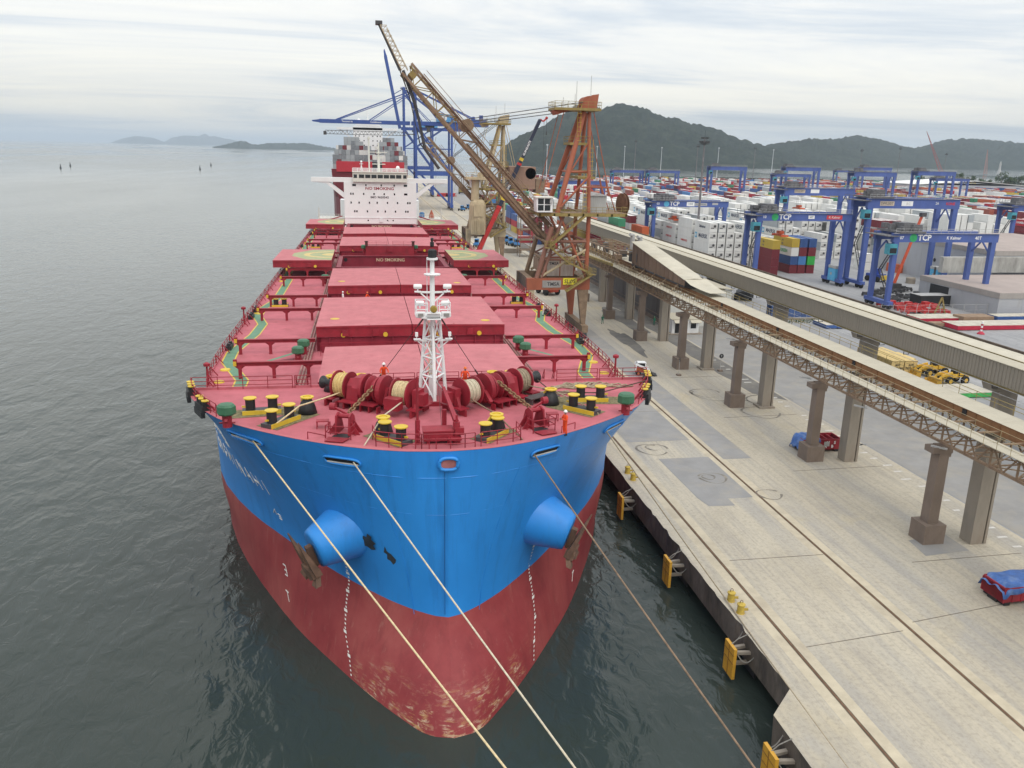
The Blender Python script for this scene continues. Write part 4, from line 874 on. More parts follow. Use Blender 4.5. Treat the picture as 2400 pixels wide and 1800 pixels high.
for s in (-1, 1):
    b = MB(); z = -10.4; k = 0
    while z > -18.7:
        d = interp([(-18.8, 7.4), (-16, 7.55), (-12.7, 6.5), (-10.3, 6.2)], z); h = .12 if k % 5 else .2; w = .07 if k % 5 else .16
        b.add([hullpt(s, d - w, z, .02), hullpt(s, d + w, z, .02), hullpt(s, d + w, z + h, .02), hullpt(s, d - w, z + h, .02)], [(0, 1, 2, 3)]); z -= .28; k += 1
    kind(obj('draught_marks', b, M_MK, hull), 'stuff')
def hull_glyph(s, d, z, strokes, sx, sz, w, off=.025):
    b = MB()
    for (x0, y0), (x1, y1) in strokes:
        n = max(1, int(abs(x1 - x0) * sx / .5)); 
        for k in range(n):
            a, c = k / n, (k + 1) / n; p = hullpt(s, d - s * -1 * 0 + (x0 + (x1 - x0) * a) * sx, z + (y0 + (y1 - y0) * a) * sz, off); q = hullpt(s, d + (x0 + (x1 - x0) * c) * sx, z + (y0 + (y1 - y0) * c) * sz, off); b.beam(p, q, w, .03, upv=(s, -.3, 0))
    obj('hull_lettering', b, M_MK, hull)
GL = {'H': [((0, 0), (0, 1)), ((1, 0), (1, 1)), ((0, .5), (1, .5))], 'A': [((0, 0), (.5, 1)), ((.5, 1), (1, 0)), ((.2, .4), (.8, .4))], 'I': [((.5, 0), (.5, 1))], 'N': [((0, 0), (0, 1)), ((0, 1), (1, 0)), ((1, 0), (1, 1))], 'M': [((0, 0), (0, 1)), ((0, 1), (.5, .3)), ((.5, .3), (1, 1)), ((1, 1), (1, 0))], 'E': [((0, 0), (0, 1)), ((0, 1), (1, 1)), ((0, .5), (.8, .5)), ((0, 0), (1, 0))], 'G': [((1, .8), (.5, 1)), ((.5, 1), (0, .5)), ((0, .5), (.5, 0)), ((.5, 0), (1, .4)), ((1, .4), (.6, .4))], 'T': [((.5, 0), (.5, 1)), ((0, 1), (1, 1))],
      'ming': [((0, .1), (0, .9)), ((0, .9), (.35, .9)), ((.35, .9), (.35, .1)), ((0, .1), (.35, .1)), ((0, .5), (.35, .5)), ((.55, 0), (.55, 1)), ((.55, 1), (1, 1)), ((1, 1), (1, 0)), ((.55, .7), (1, .7)), ((.55, .4), (1, .4))], 'hai': [((0, .8), (.15, .7)), ((0, .5), (.15, .4)), ((0, .1), (.2, .3)), ((.3, .9), (1, .9)), ((.35, .7), (.35, .1)), ((.35, .7), (.95, .7)), ((.95, .7), (.95, 0)), ((.25, .4), (1, .4)), ((.35, .1), (.95, .1))], 'tai': [((0, .9), (1, .9)), ((.1, .7), (.9, .7)), ((0, .5), (1, .5)), ((.5, 1), (0, .2)), ((.5, .6), (1, .2)), ((.5, .35), (.5, 0)), ((.2, .3), (.4, .1)), ((.8, .3), (.6, .1))]}
d = 29.5
for ch in ('tai', 'ming', 'hai'): hull_glyph(-1, d - 2.6, -5.6, [((1 - a[0], a[1]), (1 - c[0], c[1])) for a, c in GL[ch]], 2.2, 1.9, .2); d -= 4.2
d = 27.0
for ch in 'ENGMINAHI': hull_glyph(-1, d - 1.0, -8.0, [((1 - a[0], a[1]), (1 - c[0], c[1])) for a, c in GL[ch]], .95, 1.25, .16); d -= 1.62
hull_glyph(-1, 14.3, -10.1, GL['N'][:2], .5, .5, .1); hull_glyph(-1, 13.6, -10.3, GL['E'], .4, .4, .08)
for s, dd in ((-1, 15.0), (1, 15.2)):
    hull_glyph(s, dd, -15.2, GL['E'], .4, .7, .1); hull_glyph(s, dd + .6, -17.2, GL['T'], .5, .7, .1)
# ---- accommodation block
HY = 231.7
b = MB(); b.bb(-11.8, 11.8, HY, HY + 16, MD, 11.4); b.bb(-13.5, 13.5, HY + 14, HY + 24, MD, 5)
dh = obj('deckhouse', b, M_WHITE, ship)
b = MB(); b.bb(-22.2, 22.2, HY + .1, HY + 4.2, 11.35, 12.75)
for s in (-1, 1):
    b.extr([(s * 22.2, HY + .3, 11.35), (s * 17.5, HY + .3, 10.9), (s * 11.8, HY + .3, 6.2), (s * 11.8, HY + .3, 7.9), (s * 16.2, HY + .3, 11.2), (s * 16.2, HY + .3, 11.36)] if s > 0 else [(s * 16.2, HY + .3, 11.36), (s * 16.2, HY + .3, 11.2), (s * 11.8, HY + .3, 7.9), (s * 11.8, HY + .3, 6.2), (s * 17.5, HY + .3, 10.9), (s * 22.2, HY + .3, 11.35)], (0, 3.4, 0))
obj('bridge_wing', b, M_WHITE, dh)
M_CREAMW = mat('cream house paint', (.66, .66, .60), .5, var=.05)
b = MB(); b.bb(-8.9, 8.7, HY - .9, HY + 10, 11.5, 14.5); b.bb(-9.0, 8.8, HY - 1.2, HY + 10, 14.5, 14.75); wh = obj('wheelhouse', b, M_CREAMW, dh)
for k in range(9):
    x = -8.0 + 2.0 * k; b = MB(); b.bb(x - .85, x + .85, HY - .96, HY - .9, 12.75, 13.85) if 0 < k < 8 else b.bb(x - .55, x + .55, HY - .96, HY - .9, 12.75, 13.85); obj('window', b, M_GLASS, wh)
b = rail_line([(-8.9, HY - 1, 14.75), (8.7, HY - 1, 14.75)], step=1.6, r=.05); b2 = rail_line([(-8.9, HY + 9, 14.75), (8.7, HY + 9, 14.75)], step=1.6, r=.05); b.add(b2.v, b2.f); obj('monkey_island_rail', b, M_WHITE, dh)
b = MB(); b.tube((-.3, HY + 5, 14.7), (-.3, HY + 5, 24), .45, 10, .25)
for z, w in ((17.2, 2.2), (19.3, 1.5), (21.0, 2.8)): b.beam((-.3 - w, HY + 5, z), (-.3 + w, HY + 5, z), .25)
b.bb(-1.1, .5, HY + 4.2, HY + 5.6, 20.6, 20.75); b.beam((-.3, HY + 4.6, 22.2), (-1.5, HY + 4.2, 22.4), .2); b.tube((-3.4, HY + 9, 14.7), (-3.4, HY + 9, 26), .25, 8); b.lathe([(.5, 0), (.5, .4)], (-3.4, HY + 9, 25.2), n=10)
obj('radar_mast', b, M_CREAMW, dh)
for x, z, r in ((5.9, 15.6, .62), (-6.0, 17.6, .35)):
    b = MB(); b.tube((x, HY + 3, 14.75), (x, HY + 3, z), .12, 8); b.lathe([(r * .6, 0), (r, .3 * r), (r, 1.0 * r), (r * .7, 1.6 * r), (0, 1.9 * r)], (x, HY + 3, z), n=14); obj('antenna_dome', b, M_WHITE, dh, smooth=True)
b = MB(); 
for x in (-6.5, -5.5): b.beam((x, HY + 3, 14.75), (-6, HY + 3, 17.2), .12)
b.bb(-6.6, -5.4, HY + 2.5, HY + 3.5, 17.1, 17.25); obj('antenna_stand', b, M_WHITE, dh)
WR = [(10.45, [(-8.5, .6, .35), (-4.7, .22, .32), (.3, .22, .32), (4.5, .22, .32), (8.2, .55, .35)]), (7.67, [(-9.6, .22, .32), (-8.9, .22, .32), (-5.45, .22, .32), (-2.1, .22, .32), (1.2, .22, .32), (4.55, .22, .32), (8.25, .55, .32)]), (4.85, [(-9.6, .22, .32), (-7, .22, .32), (-3.65, .22, .32), (-1.15, .22, .32), (2.2, .22, .32), (5.5, .22, .32), (8.9, .22, .32), (9.6, .22, .32)]), (2.05, [(-8.5, .22, .32), (-7.8, .22, .32), (-4.4, .22, .32), (-1, .22, .32), (1.45, .22, .32), (4.8, .22, .32), (8.2, .22, .32), (8.9, .22, .32)]), (-.9, [(-4.2, .2, .22), (2.2, .2, .22), (4.0, .2, .2)])]
for z, l in WR:
    for x, w, h in l:
        b = MB(); b.bb(x - w, x + w, HY - .03, HY + .02, z - h, z + h); obj('window', b, M_GLASS, dh)
M_RLET = mat('red lettering', (.33, .03, .05), .6)
text('NO SMOKING', 1.25, M_RLET, dh, facing((-.25, HY - .03, 9.4)), sx=1.18, bold=.03); text('IMO 9620542', .95, mat('dark lettering', (.09, .06, .07), .6), dh, facing((-.3, HY - .03, 6.6)), sx=1.12, bold=.03)
b = MB(); b.bb(-11.9, 11.9, HY - .15, HY, -.1, .05); b.bb(-.5, .5, HY - .3, HY, -1.4, -.4); obj('house_ledge', b, M_WHITE, dh)
for s in (-1, 1):
    b = MB(); b.bb(s * 12, s * 20.5, HY + 2, HY + 14, MD, -.4)
    for k in range(7): b.tube((s * (12.5 + k * 1.3), HY + 2.1, -.4), (s * (12.5 + k * 1.3), HY + 2.1, .9), .05, 5)
    for z in (.2, .9): b.tube((s * 12.2, HY + 2.1, z), (s * 20.5, HY + 2.1, z), .05, 5)
    b.tube((s * 20.2, HY + 2.3, -.4), (s * 20.2, HY + 2.3, 3), .25, 8, .12); obj('side_deck', b, M_CREAMW, dh)
    b = MB(); b.beam((s * 12.6, HY + 1, .4), (s * 19, HY - .5, -1.4), .45, .3); obj('provision_boom', b, M_SRED, dh)
b = MB(); b.lathe([(.0, 0), (1.0, .1), (.8, 1.2), (.1, 2.8), (0, 2.8)], (17.2, HY + 6, -.4), n=10); obj('life_raft', b, mat('orange raft', (.45, .12, .07), .7), dh)
b = MB(); b.lathe([(.6, 0), (.9, .4), (.9, 1.6), (.5, 2.0)], (14, HY + 7, -.4), n=12); obj('blue_tank', b, mat('tank blue', (.10, .25, .5), .5), dh)
# ================================================================== QUAY FURNITURE
# fenders
def fender():
    t = thing('fender', 'x', 'fender', group='fenders along the quay edge')
    b = MB(); b.extr([(-1.75, -1.0, -1.6), (-1.45, -1.0, -1.6), (-1.45, -1.0, 1.35), (-1.75, -1.0, 1.35)], (0, 2.0, 0)); obj('fender_panel', b, M_FEND, t)
    b = MB(); b.bb(-1.80, -1.75, -.98, .98, -.1, -.06); b.bb(-1.80, -1.75, -.98, .98, .7, .74); b.bb(-1.80, -1.75, -.02, .02, -1.6, 1.35); obj('panel_seam', b, mat('seam brown', (.25, .13, .03), .7), t)
    for y, z in ((-.6, .7), (.6, .7), (0, -.6)): b = MB(); b.beam((-1.45, y * .6, z), (.3, y, z), .34, .26); obj('strut', b, M_CONC, t)
    b = MB()
    for s in (-1, 1): b.path([(-1.45 + 1.75 * k / 8, s * (.9 + .5 * k / 8), 1.0 - .9 * sin(pi * k / 8) - .0 * k if s < 0 else .9 + .12 * k - .5 * sin(pi * k / 8)) for k in range(9)], .055, 5)
    b.path([(-1.6, 0, 1.3), (-1.0, 0, 1.8), (.0, 0, 2.2)], .05, 5); obj('chain', b, mat('galvanised chain', (.22, .21, .19), .7, var=.3, sc=4), t)
    b = MB(); b.bb(.35, .5, -1.3, 1.3, -1.5, .9); obj('back_plate', b, M_BLACK, t)
    return t
f0 = fender(); f0.scale = (.8, .8, .85); f0.location = (EX, 78.6, 1.75); f0['label'] = 'orange panel fender nearest the ship bow, below the upper pair of bollards'
for y, x, lb in ((64.2, EX, 'orange panel fender between the two pairs of yellow bollards'), (50.6, EX, 'yellow orange panel fender below the lower pair of bollards'), (39.4, 25.0, 'largest yellow fender on the stepped corner of the quay')): dup(f0, (x, y, 1.75), label=lb)
# bollards
def bollard(lb, p):
    t = thing('bollard', lb, 'bollard', p, group='yellow bollards on the quay edge')
    b = MB(); b.lathe([(.34, 0), (.30, .1), (.27, .62), (.33, .7), (.33, .78), (.12, .86), (0, .86)], n=16); b.beam((.2, -.1, .35), (.5, -.25, .42), .16); obj('post', b, mat('worn yellow bollard', (.50, .36, .06), .6, var=.25, sc=3, dirt=(.28, .17, .06), da=.4, dsc=2), t)
    b = MB(); b.path([(-.12, 0, .82), (-.1, 0, 1.05), (0, 0, 1.12), (.1, 0, 1.05), (.12, 0, .82)], .025, 5); obj('ring', b, M_RUST, t); return t
bollard('yellow bollard near the ship bow, farther one of its pair', (28.2, 83.1, QZ)); bollard('yellow bollard near the ship bow, closer one of its pair', (28.2, 81.1, QZ))
bollard('yellow bollard half way along the quay edge, farther one of its pair', (28.2, 55.5, QZ)); bollard('yellow bollard half way along the quay edge, closer one of its pair', (28.2, 53.7, QZ))
# tarpaulin covered tipper boxes
def skip(lb, x, y, rz, full):
    t = thing('skip_box', lb, 'container', (x, y, QZ), rz)
    W_, L_, H_ = 2.3, 4.9, 1.65; b = MB()
    for s in (-1, 1): b.bb(s * L_ / 2 - .05, s * L_ / 2 + .05, -W_ / 2, W_ / 2, .35, H_); b.bb(-L_ / 2, L_ / 2, s * W_ / 2 - .05, s * W_ / 2 + .05, .35, H_)
    b.bb(-L_ / 2, L_ / 2, -W_ / 2, W_ / 2, .3, .4)
    for k in range(7): x_ = -L_ / 2 + L_ * k / 6; b.bb(x_ - .05, x_ + .05, -W_ / 2 - .1, W_ / 2 + .1, .32, H_ - .12)
    b.bb(-L_ / 2 - .06, L_ / 2 + .06, -W_ / 2 - .1, -W_ / 2 + .02, H_ - .12, H_); obj('body', b, mat('skip red paint', (.30, .022, .035), .55, var=.2, sc=1.5, dirt=(.13, .05, .045), da=.3, dsc=1), t)
    b = MB(); b.bb(-L_ / 2, L_ / 2, -.5, .5, 0, .3); b.bb(-L_ / 2 + .2, -L_ / 2 + .7, -W_ / 2, W_ / 2, 0, .3); b.bb(L_ / 2 - .7, L_ / 2 - .2, -W_ / 2, W_ / 2, 0, .3); obj('skid', b, M_BLACK, t)
    b = MB(); b.bb(-L_ / 2 + .1, L_ / 2 - .1, -W_ / 2 + .1, W_ / 2 - .1, H_ - (.35 if full else .9), H_ - (.3 if full else .85)); obj('load', b, M_DGREY, t)
    rr = random.Random(7); x0, x1 = (-L_ / 2 - .25, L_ / 2 + .2) if full else (-L_ / 2 - .5, -.3); rows = []
    for i in range(19):
        u = i / 18; row = []
        for j in range(13):
            v = j / 12; X_ = x0 + (x1 - x0) * u; Y_ = (v - .5) * (W_ + .5); e = abs(v - .5) * 2; dz = H_ + .08 + .12 * (1 - e * e) + .05 * sin(u * 17 + v * 6) + .04 * sin(v * 19 - u * 5)
            if e > .86: dz -= (.5 + .12 * sin(u * 11)) * (1 if e > .95 else .35)
            if u < .06 or (u > .95 and full): dz -= .45 + .1 * sin(v * 13)
            if not full and u < .2: dz -= (.2 - u) * 5
            row.append((X_, Y_, dz + rr.uniform(-.015, .015)))
        rows.append(row)
    b = MB(); b.loft(rows[::-1]); tp = obj('tarpaulin', b, M_TARP, t, smooth=True); tp.modifiers.new('th', 'SOLIDIFY').thickness = .03
    if full: text('C A', .5, M_WHITE, t, facing((.2, -W_ / 2 - .13, 1.0)), bold=.02, sx=.9)
    else:
        text('Ç A    B', .5, M_WHITE, t, facing((.6, -W_ / 2 - .13, .72)), bold=.02); text('M    S', .5, M_WHITE, t, facing((1.1, -W_ / 2 - .13, 1.2)), bold=.02)
        b = MB(); b.bb(.2, .9, -W_ / 2 - .14, -W_ / 2 - .1, .75, 1.35); obj('notice_plate', b, M_LGREY, t)
    return t
skip('red skip box under a blue tarpaulin out on the open quay', 52.2, 53.0, radians(2), True)
skip('red skip box half covered by a blue tarpaulin behind a gallery column', 54.0, 88.2, radians(-1), False)
# traffic signs
for x, y, h, lb in ((57.4, 125.2, 2.6, 'round dark sign on a thin pole beside a concrete column'), (49.4, 123.2, 2.6, 'narrow edge-on sign post beside a column plinth')):
    t = thing('road_sign', lb, 'sign', (x, y, QZ)); b = MB(); b.box((0, 0, .12), (.7, .7, .24)); obj('foot', b, M_CONCB, t); b = MB(); b.tube((0, 0, .2), (0, 0, h), .035, 6); obj('pole', b, M_LGREY, t)
    b = MB(); b.lathe([(0, -.02), (.38, -.02), (.38, .02), (0, .02)], (0, -.05, h), (0, -1, 0) if x > 50 else (-1, .15, 0), 20); obj('disc', b, M_BLACK, t)
    if x > 50:
        b = MB(); b.bb(-.04, .04, -.085, -.075, h - .18, h + .1); b.extr([(-.12, -.085, h + .05), (.12, -.085, h + .05), (0, -.085, h + .22)], (0, .01, 0)); obj('arrow', b, M_LGREY, t)
# ------------------------------------------------------------------ people
def person(lb, p, rz, suit, helm, pose='stand', lean=0.0, group=None):
    t = thing('person', lb, 'person', p, rz, group)
    J = dict(pel=(0, 0, .95), ch=(0, .02 - lean, 1.32), nk=(0, .02 - lean * 1.5, 1.50), hipL=(-.1, 0, .92), hipR=(.1, 0, .92), knL=(-.12, -.03, .5), knR=(.12, .0, .5), anL=(-.13, .05, .1), anR=(.13, .06, .1), toL=(-.14, -.12, .04), toR=(.15, -.1, .04), shL=(-.2, .02 - lean * 1.3, 1.44), shR=(.2, .02 - lean * 1.3, 1.44))
    if pose == 'walk': J['knL'] = (-.1, -.2, .52); J['anL'] = (-.1, -.28, .1); J['toL'] = (-.1, -.45, .05); J['anR'] = (.1, .32, .14); J['knR'] = (.1, .08, .5); J['toR'] = (.1, .18, .04)
    if pose == 'phone': el = ((-.3, -.08, 1.17), (.3, -.08, 1.17)); hd = ((-.08, -.32, 1.22), (.08, -.33, 1.25))
    elif pose == 'lean': el = ((-.33, -.12 - lean, 1.2), (.33, -.12 - lean, 1.2)); hd = ((-.3, -.36 - lean, 1.08), (.3, -.36 - lean, 1.08))
    else: el = ((-.29, .05, 1.17), (.29, .03, 1.17)); hd = ((-.31, -.05, .92), (.31, -.08, .92))
    def skin(name, pts, edges, rad, mt, par=t, lv=2):
        me = bpy.data.meshes.new(name); me.from_pydata(pts, edges, []); me.materials.append(mt); o = link(name, me, par)
        sm = o.modifiers.new('skin', 'SKIN'); sm.use_smooth_shade = True
        for v_, r in zip(me.skin_vertices[0].data, rad): v_.radius = (r, r * .85)
        me.skin_vertices[0].data[0].use_root = True
        o.modifiers.new('sub', 'SUBSURF').levels = lv; o.modifiers['sub'].render_levels = lv; return o
    names = ['pel', 'ch', 'nk', 'hipL', 'knL', 'anL', 'hipR', 'knR', 'anR', 'shL', 'shR']; pts = [J[k] for k in names] + list(el) + list(hd)
    ed = [(0, 1), (1, 2), (0, 3), (3, 4), (4, 5), (0, 6), (6, 7), (7, 8), (2, 9), (2, 10), (9, 11), (10, 12), (11, 13), (12, 14)]
    rd = [.165, .19, .09, .12, .085, .075, .12, .085, .075, .085, .085, .065, .065, .05, .05]
    bd = skin('body', pts, ed, rd, suit)
    hx = V(J['nk']); b = MB(); b.lathe([(0, -.13), (.045, -.125), (.07, -.08), (.085, 0), (.08, .06), (.05, .11), (0, .125)], hx + V((0, -.02, .19)), (0, 0, 1), 14); b.lathe([(.05, -.2), (.05, -.08)], hx + V((0, 0, .19)), n=8); b.extr([hx + V((-.015, -.10, .16)), hx + V((.015, -.10, .16)), hx + V((0, -.10, .21))], (0, -.03, 0))
    for s in (-1, 1): b.lathe([(0, -.02), (.025, 0), (0, .02)], hx + V((s * .085, -.01, .19)), n=6)
    obj('head', b, M_SKIN, t, smooth=True)
    b = MB()
    for s in (-1, 1): b.box(hx + V((s * .03, -.102, .215)), (.022, .012, .012))
    b.box(hx + V((0, -.10, .125)), (.045, .012, .01)); obj('eyes_and_mouth', b, M_BLACK, t)
    b = MB(); b.lathe([(.150, -.005), (.155, .01), (.118, .02), (.115, .07), (.09, .12), (.04, .145), (0, .15)], hx + V((0, -.015, .235)), n=16); obj('helmet', b, helm, t, smooth=True)
    for s, h, e in ((-1, hd[0], el[0]), (1, hd[1], el[1])):
        h, e = V(h), V(e); d = (h - e).normalized(); a = d.cross(V((0, 1, .1))).normalized(); b = MB(); b.beam(h, h + d * .09, .075, .035)
        for k in range(4): q = h + d * .09 + a * (-.028 + .019 * k); b.beam(q, q + d * (.045, .055, .052, .04)[k] + V((0, -.01, 0)), .016); b.beam(q + d * .048 + V((0, -.01, 0)), q + d * .075 + V((0, -.03, 0)), .014)
        b.beam(h + d * .03 + a * .03 * -s, h + d * .085 + a * .06 * -s, .018); obj('hand', b, M_SKIN, t)
    for q, r in (('anL', 'toL'), ('anR', 'toR')):
        b = MB(); A, T = V(J[q]), V(J[r]); b.beam(A + V((0, .03, -.03)), T + V((0, 0, .0)), .11, .10, w2=.1, h2=.07); b.beam((A.x, A.y + .05, .02), (T.x, T.y - .02, .02), .11, .035); obj('boot', b, M_BLACK, t)
    if pose == 'phone': b = MB(); b.box((0, -.36, 1.27), (.08, .03, .14)); obj('phone', b, M_BLACK, t)
    return t
def on_ship(x, y, z): return SW((x, y, z))
person('person in red overalls and white helmet standing at the bow edge looking down at hands', on_ship(8.55, 2.9, -.13), radians(-70), M_HIVIS, M_HELM, 'phone')
person('person in red overalls and white helmet leaning behind the winch left of the mast', on_ship(-3.9, 14.0, .95), radians(10), M_HIVIS, M_HELM, 'lean', .12)
person('person in red overalls and orange helmet behind the winch right of the mast', on_ship(2.6, 13.0, .7), radians(-5), M_HIVIS, M_HELMO, 'lean', .08)
person('person in white overalls and helmet at the ship rail beside a black roller chock', on_ship(20.3, 66.0, MD), radians(80), M_OWHITE, M_HELM, 'stand')
person('person in white overalls on deck between the second and third hatches', on_ship(-8.6, 72.6, MD + .9), radians(100), M_OWHITE, M_HELM, 'stand')
person('person in red overalls bending on deck between the second and third hatches', on_ship(-5.3, 72.8, MD + .8), radians(60), M_HIVIS, M_HELMO, 'lean', .2)
person('person in green work clothes walking on the quay beside a column plinth', (48.4, 165.0, QZ), radians(150), M_OGREEN, mat('green helmet', (.05, .3, .12), .4), 'walk')
person('person in green work clothes standing in the shade by the dark warehouse wall', (58.9, 162.6, QZ), radians(-40), M_OGREEN, mat('green helmet', (.05, .3, .12), .4), 'stand')
# ------------------------------------------------------------------ mooring lines
def rope(lb, pts, r, m, sag=0.0, n=24):
    P_ = []
    for (a, c) in zip(pts, pts[1:]):
        a, c = V(a), V(c)
        for k in range(n): f = k / n; p = a.lerp(c, f); p.z -= sag * 4 * f * (1 - f) * (c - a).length / 60; P_.append(p)
    P_.append(V(pts[-1])); b = MB(); b.path(P_, r, 6); return tag(obj('mooring_rope', b, m, smooth=True), lb, 'rope', 'mooring lines at the bow')
def fl(s, d, z): return SW(hullpt(s, d, z, .06))
wl = lambda s, x, y, z: SW((s * x, y, z))
rope('leftmost pale mooring rope crossing the blue bolster and the red bow', [wl(-1, 7.2, 12.2, .9), SW((-10.1, 8.4, 1.0)), SW((-11.6, 6.9, .2)), fl(-1, 7.15, -1.15), (25.7, -10.0, 3.7)], .06, M_ROPE, .35)
rope('pale mooring rope from the fairlead just left of the bow chock', [wl(-1, 2.2, 9.8, 1.0), SW((-4.2, 4.9, 1.05)), SW((-5.3, 2.4, .1)), fl(-1, 1.75, -1.12), (25.5, -14.0, 3.7)], .055, mat('white rope', (.56, .50, .38), .85, var=.2, sc=6), .3)
rope('brown mooring rope from the fairlead right of the bow chock over the water', [wl(1, 2.4, 9.6, 1.0), SW((3.9, 4.6, 1.05)), SW((5.2, 2.2, .1)), fl(1, 1.7, -1.05), (25.3, -16.0, 3.7)], .055, M_ROPEB, .5)
rope('grey mooring rope from the right outer fairlead along the quay edge', [wl(1, 7.0, 13.0, 1.0), SW((9.3, 10.8, 1.05)), SW((12.2, 7.6, .1)), fl(1, 6.4, -1.08), (27.8, 56.0, 3.66), (26.6, 20.0, 3.66), (25.4, -12.0, 3.7)], .05, M_ROPE2, .3)
rope('dark rope on deck from the right warping head round the bitts', [SW((8.6, 13.9, 1.2)), SW((9.3, 10.7, .9)), SW((11.9, 11.6, .5)), SW((13.5, 11.4, .5)), SW((19.0, 15.4, .4))], .05, mat('dark rope', (.11, .07, .055), .85, var=.3), .1)
# ================================================================== CONVEYOR GALLERIES
CY = [63.2 + 21.4 * k for k in range(-2, 9)]
cg = thing('conveyor_gallery', 'low conveyor gallery with rusty orange side panels and a truss walkway on concrete columns', 'conveyor', (51.3, 63, QZ))
def loc(x, y, z): return V((x - 51.3, y - 63, z - QZ))
def MBg(): b = MB(); b.M = Matrix.Translation((-51.3, -63, -QZ)); return b
b = MB(); b.box((0, 0, 0.95), (2.15, 2.15, 1.9)); plm = b.mesh('plinth', M_CONCB)
b = MB(); b.box((0, 0, 5.7), (1.05, 1.15, 7.6), top=(.96, .96)); b.box((-.25, 0, 9.15), (2.0, 1.25, .55)); b.box((.15, 0, 8.7), (1.1, 1.1, .4)); com = b.mesh('pedestal_column', M_CONCB)
b = MB(); b.bb(-.75, .75, -.28, .28, 0, 10.2); b.bb(-.75, -.45, -.75, .75, 0, 10.2); b.bb(.5, .75, -.75, .75, 0, 10.2)
b2 = MB(); b2.bb(-.7, .55, -.75, .75, 0, 10.6); b2.bb(.55, .7, -.2, .2, 0, 10.6); b2.bb(.7, .95, -.75, .75, 0, 10.6); bcm_ = b2.mesh('tall_column', M_CONC)
b = MB(); b.box((0, 0, .12), (2.3, 2.2, .24)); pdm = b.mesh('column_pad', M_CONC)
for k, y in enumerate(CY):
    c = link('pedestal_column', com, cg, loc(51.4, y + .4, QZ)); link('plinth', plm, c)
    c = link('tall_column', bcm_, cg, loc(55.6, y - .4, QZ))
    if k in (4, 5): link('column_pad', pdm, c)
# truss bays
X0, X1, ZT0, ZT1 = 51.15, 55.7, 13.35, 15.25; BL = 3.05
b = MB()
for x in (X0, X1): b.beam((x, 0, ZT0), (x, BL, ZT0), .2, .22); b.beam((x, 0, ZT1), (x, BL, ZT1), .2, .22); b.beam((x, 0, ZT0), (x, 0, ZT1), .14, .14); b.beam((x, 0, ZT1), (x, BL / 2, ZT0), .11); b.beam((x, BL, ZT1), (x, BL / 2, ZT0), .11)
b.beam((X0, 0, ZT0), (X1, 0, ZT0), .12); b.beam((X0, 0, ZT0), (X1, BL, ZT0), .09); b.beam((X1, 0, ZT0), (X0, BL, ZT0), .09); b.beam((X0, 0, ZT1), (X1, 0, ZT1), .14); b.beam((X0, 0, ZT0), (X1, 0, ZT1), .08); b.beam(((X0 + X1) / 2, 0, ZT0 + .9), ((X0 + X1) / 2, BL, ZT0 + .9), .16, .26); b.beam((X0, 0, ZT1), (X0 + 2.2, 0, ZT0 + .9), .09); b.beam((X1, 0, ZT1), (X0 + 2.2, 0, ZT0 + .9), .09); b.beam((X0 - .9, 0, ZT1), (X0, 0, ZT1 - .6), .08)
b.M = None; tb = b
tbm = b.mesh('truss_bay', M_BROWN)
b = MB(); b.bb(X0 - 1.0, X0 - .1, 0, BL - .04, 15.40, 15.46); b.bb(X0 - .06, X0 + .5, .05, BL - .05, 15.38, 15.46); wkm = b.mesh('walkway_plate', M_ROOF)
b = MB()
for x in (X0 - 1.0, X0 + .55):
    b.tube((x, 0, 15.4), (x, 0, 16.45), .024, 5)
    for z in (15.95, 16.45): b.tube((x, 0, z), (x, BL, z), .022, 5)
b.tube((X0 - 1.0, BL / 2, 15.4), (X0 - 1.0, BL / 2, 16.45), .024, 5); rlm = b.mesh('handrail', mat('dusty handrail', (.36, .29, .17), .8, var=.2))
b = MB(); b.bb(54.25, 54.33, .03, BL - .03, 14.9, 16.0); b.bb(54.20, 54.36, -.06, .06, 14.85, 16.03); spm = b.mesh('side_panel', M_PANEL)
b = MB(); b.add([(54.1, 0, 16.03), (56.9, 0, 16.05), (56.9, BL - .03, 16.05), (54.1, BL - .03, 16.03), (55.5, 0, 16.16), (55.5, BL - .03, 16.16)], [(0, 4, 5, 3), (4, 1, 2, 5), (0, 1, 4), (3, 5, 2)]); b.bb(56.75, 56.83, .03, BL - .03, 14.9, 16.0); rfm = b.mesh('roof_sheet', M_ROOF)
b = MB(); b.bb(54.18, 54.26, 1.2, 1.75, 15.35, 15.9); vom = b.mesh('vent_opening', M_BLACK)
nb_ = 56
for k in range(nb_):
    y = 36 + BL * k; o = loc(0, y, 0) ; o = V((-51.3, y - 63, -QZ))
    link('truss_bay', tbm, cg, o); link('walkway_plate', wkm, cg, o); link('handrail', rlm, cg, o)
    s = link('side_panel', spm, cg, o); link('roof_sheet', rfm, cg, o)
    if k % 6 == 3: link('vent_opening', vom, s, V((0, 0, 0)))
b = MBg(); b.tube((57.1, 36, 16.5), (57.1, 130, 16.5), .03, 5); b.tube((57.1, 36, 16.9), (57.1, 130, 16.9), .03, 5)
for k in range(40): b.tube((57.1, 36 + k * 2.4, 15.6), (57.1, 36 + k * 2.4, 16.9), .03, 5)
obj('far_handrail', b, M_OLIVE, cg)
for y in (63.5, 76, 87.5, 108.5): b = MBg(); b.beam((50.2, y, 13.0), (51.3, y - .8, 12.9), .3, .12); obj('floodlight', b, M_LGREY, cg)
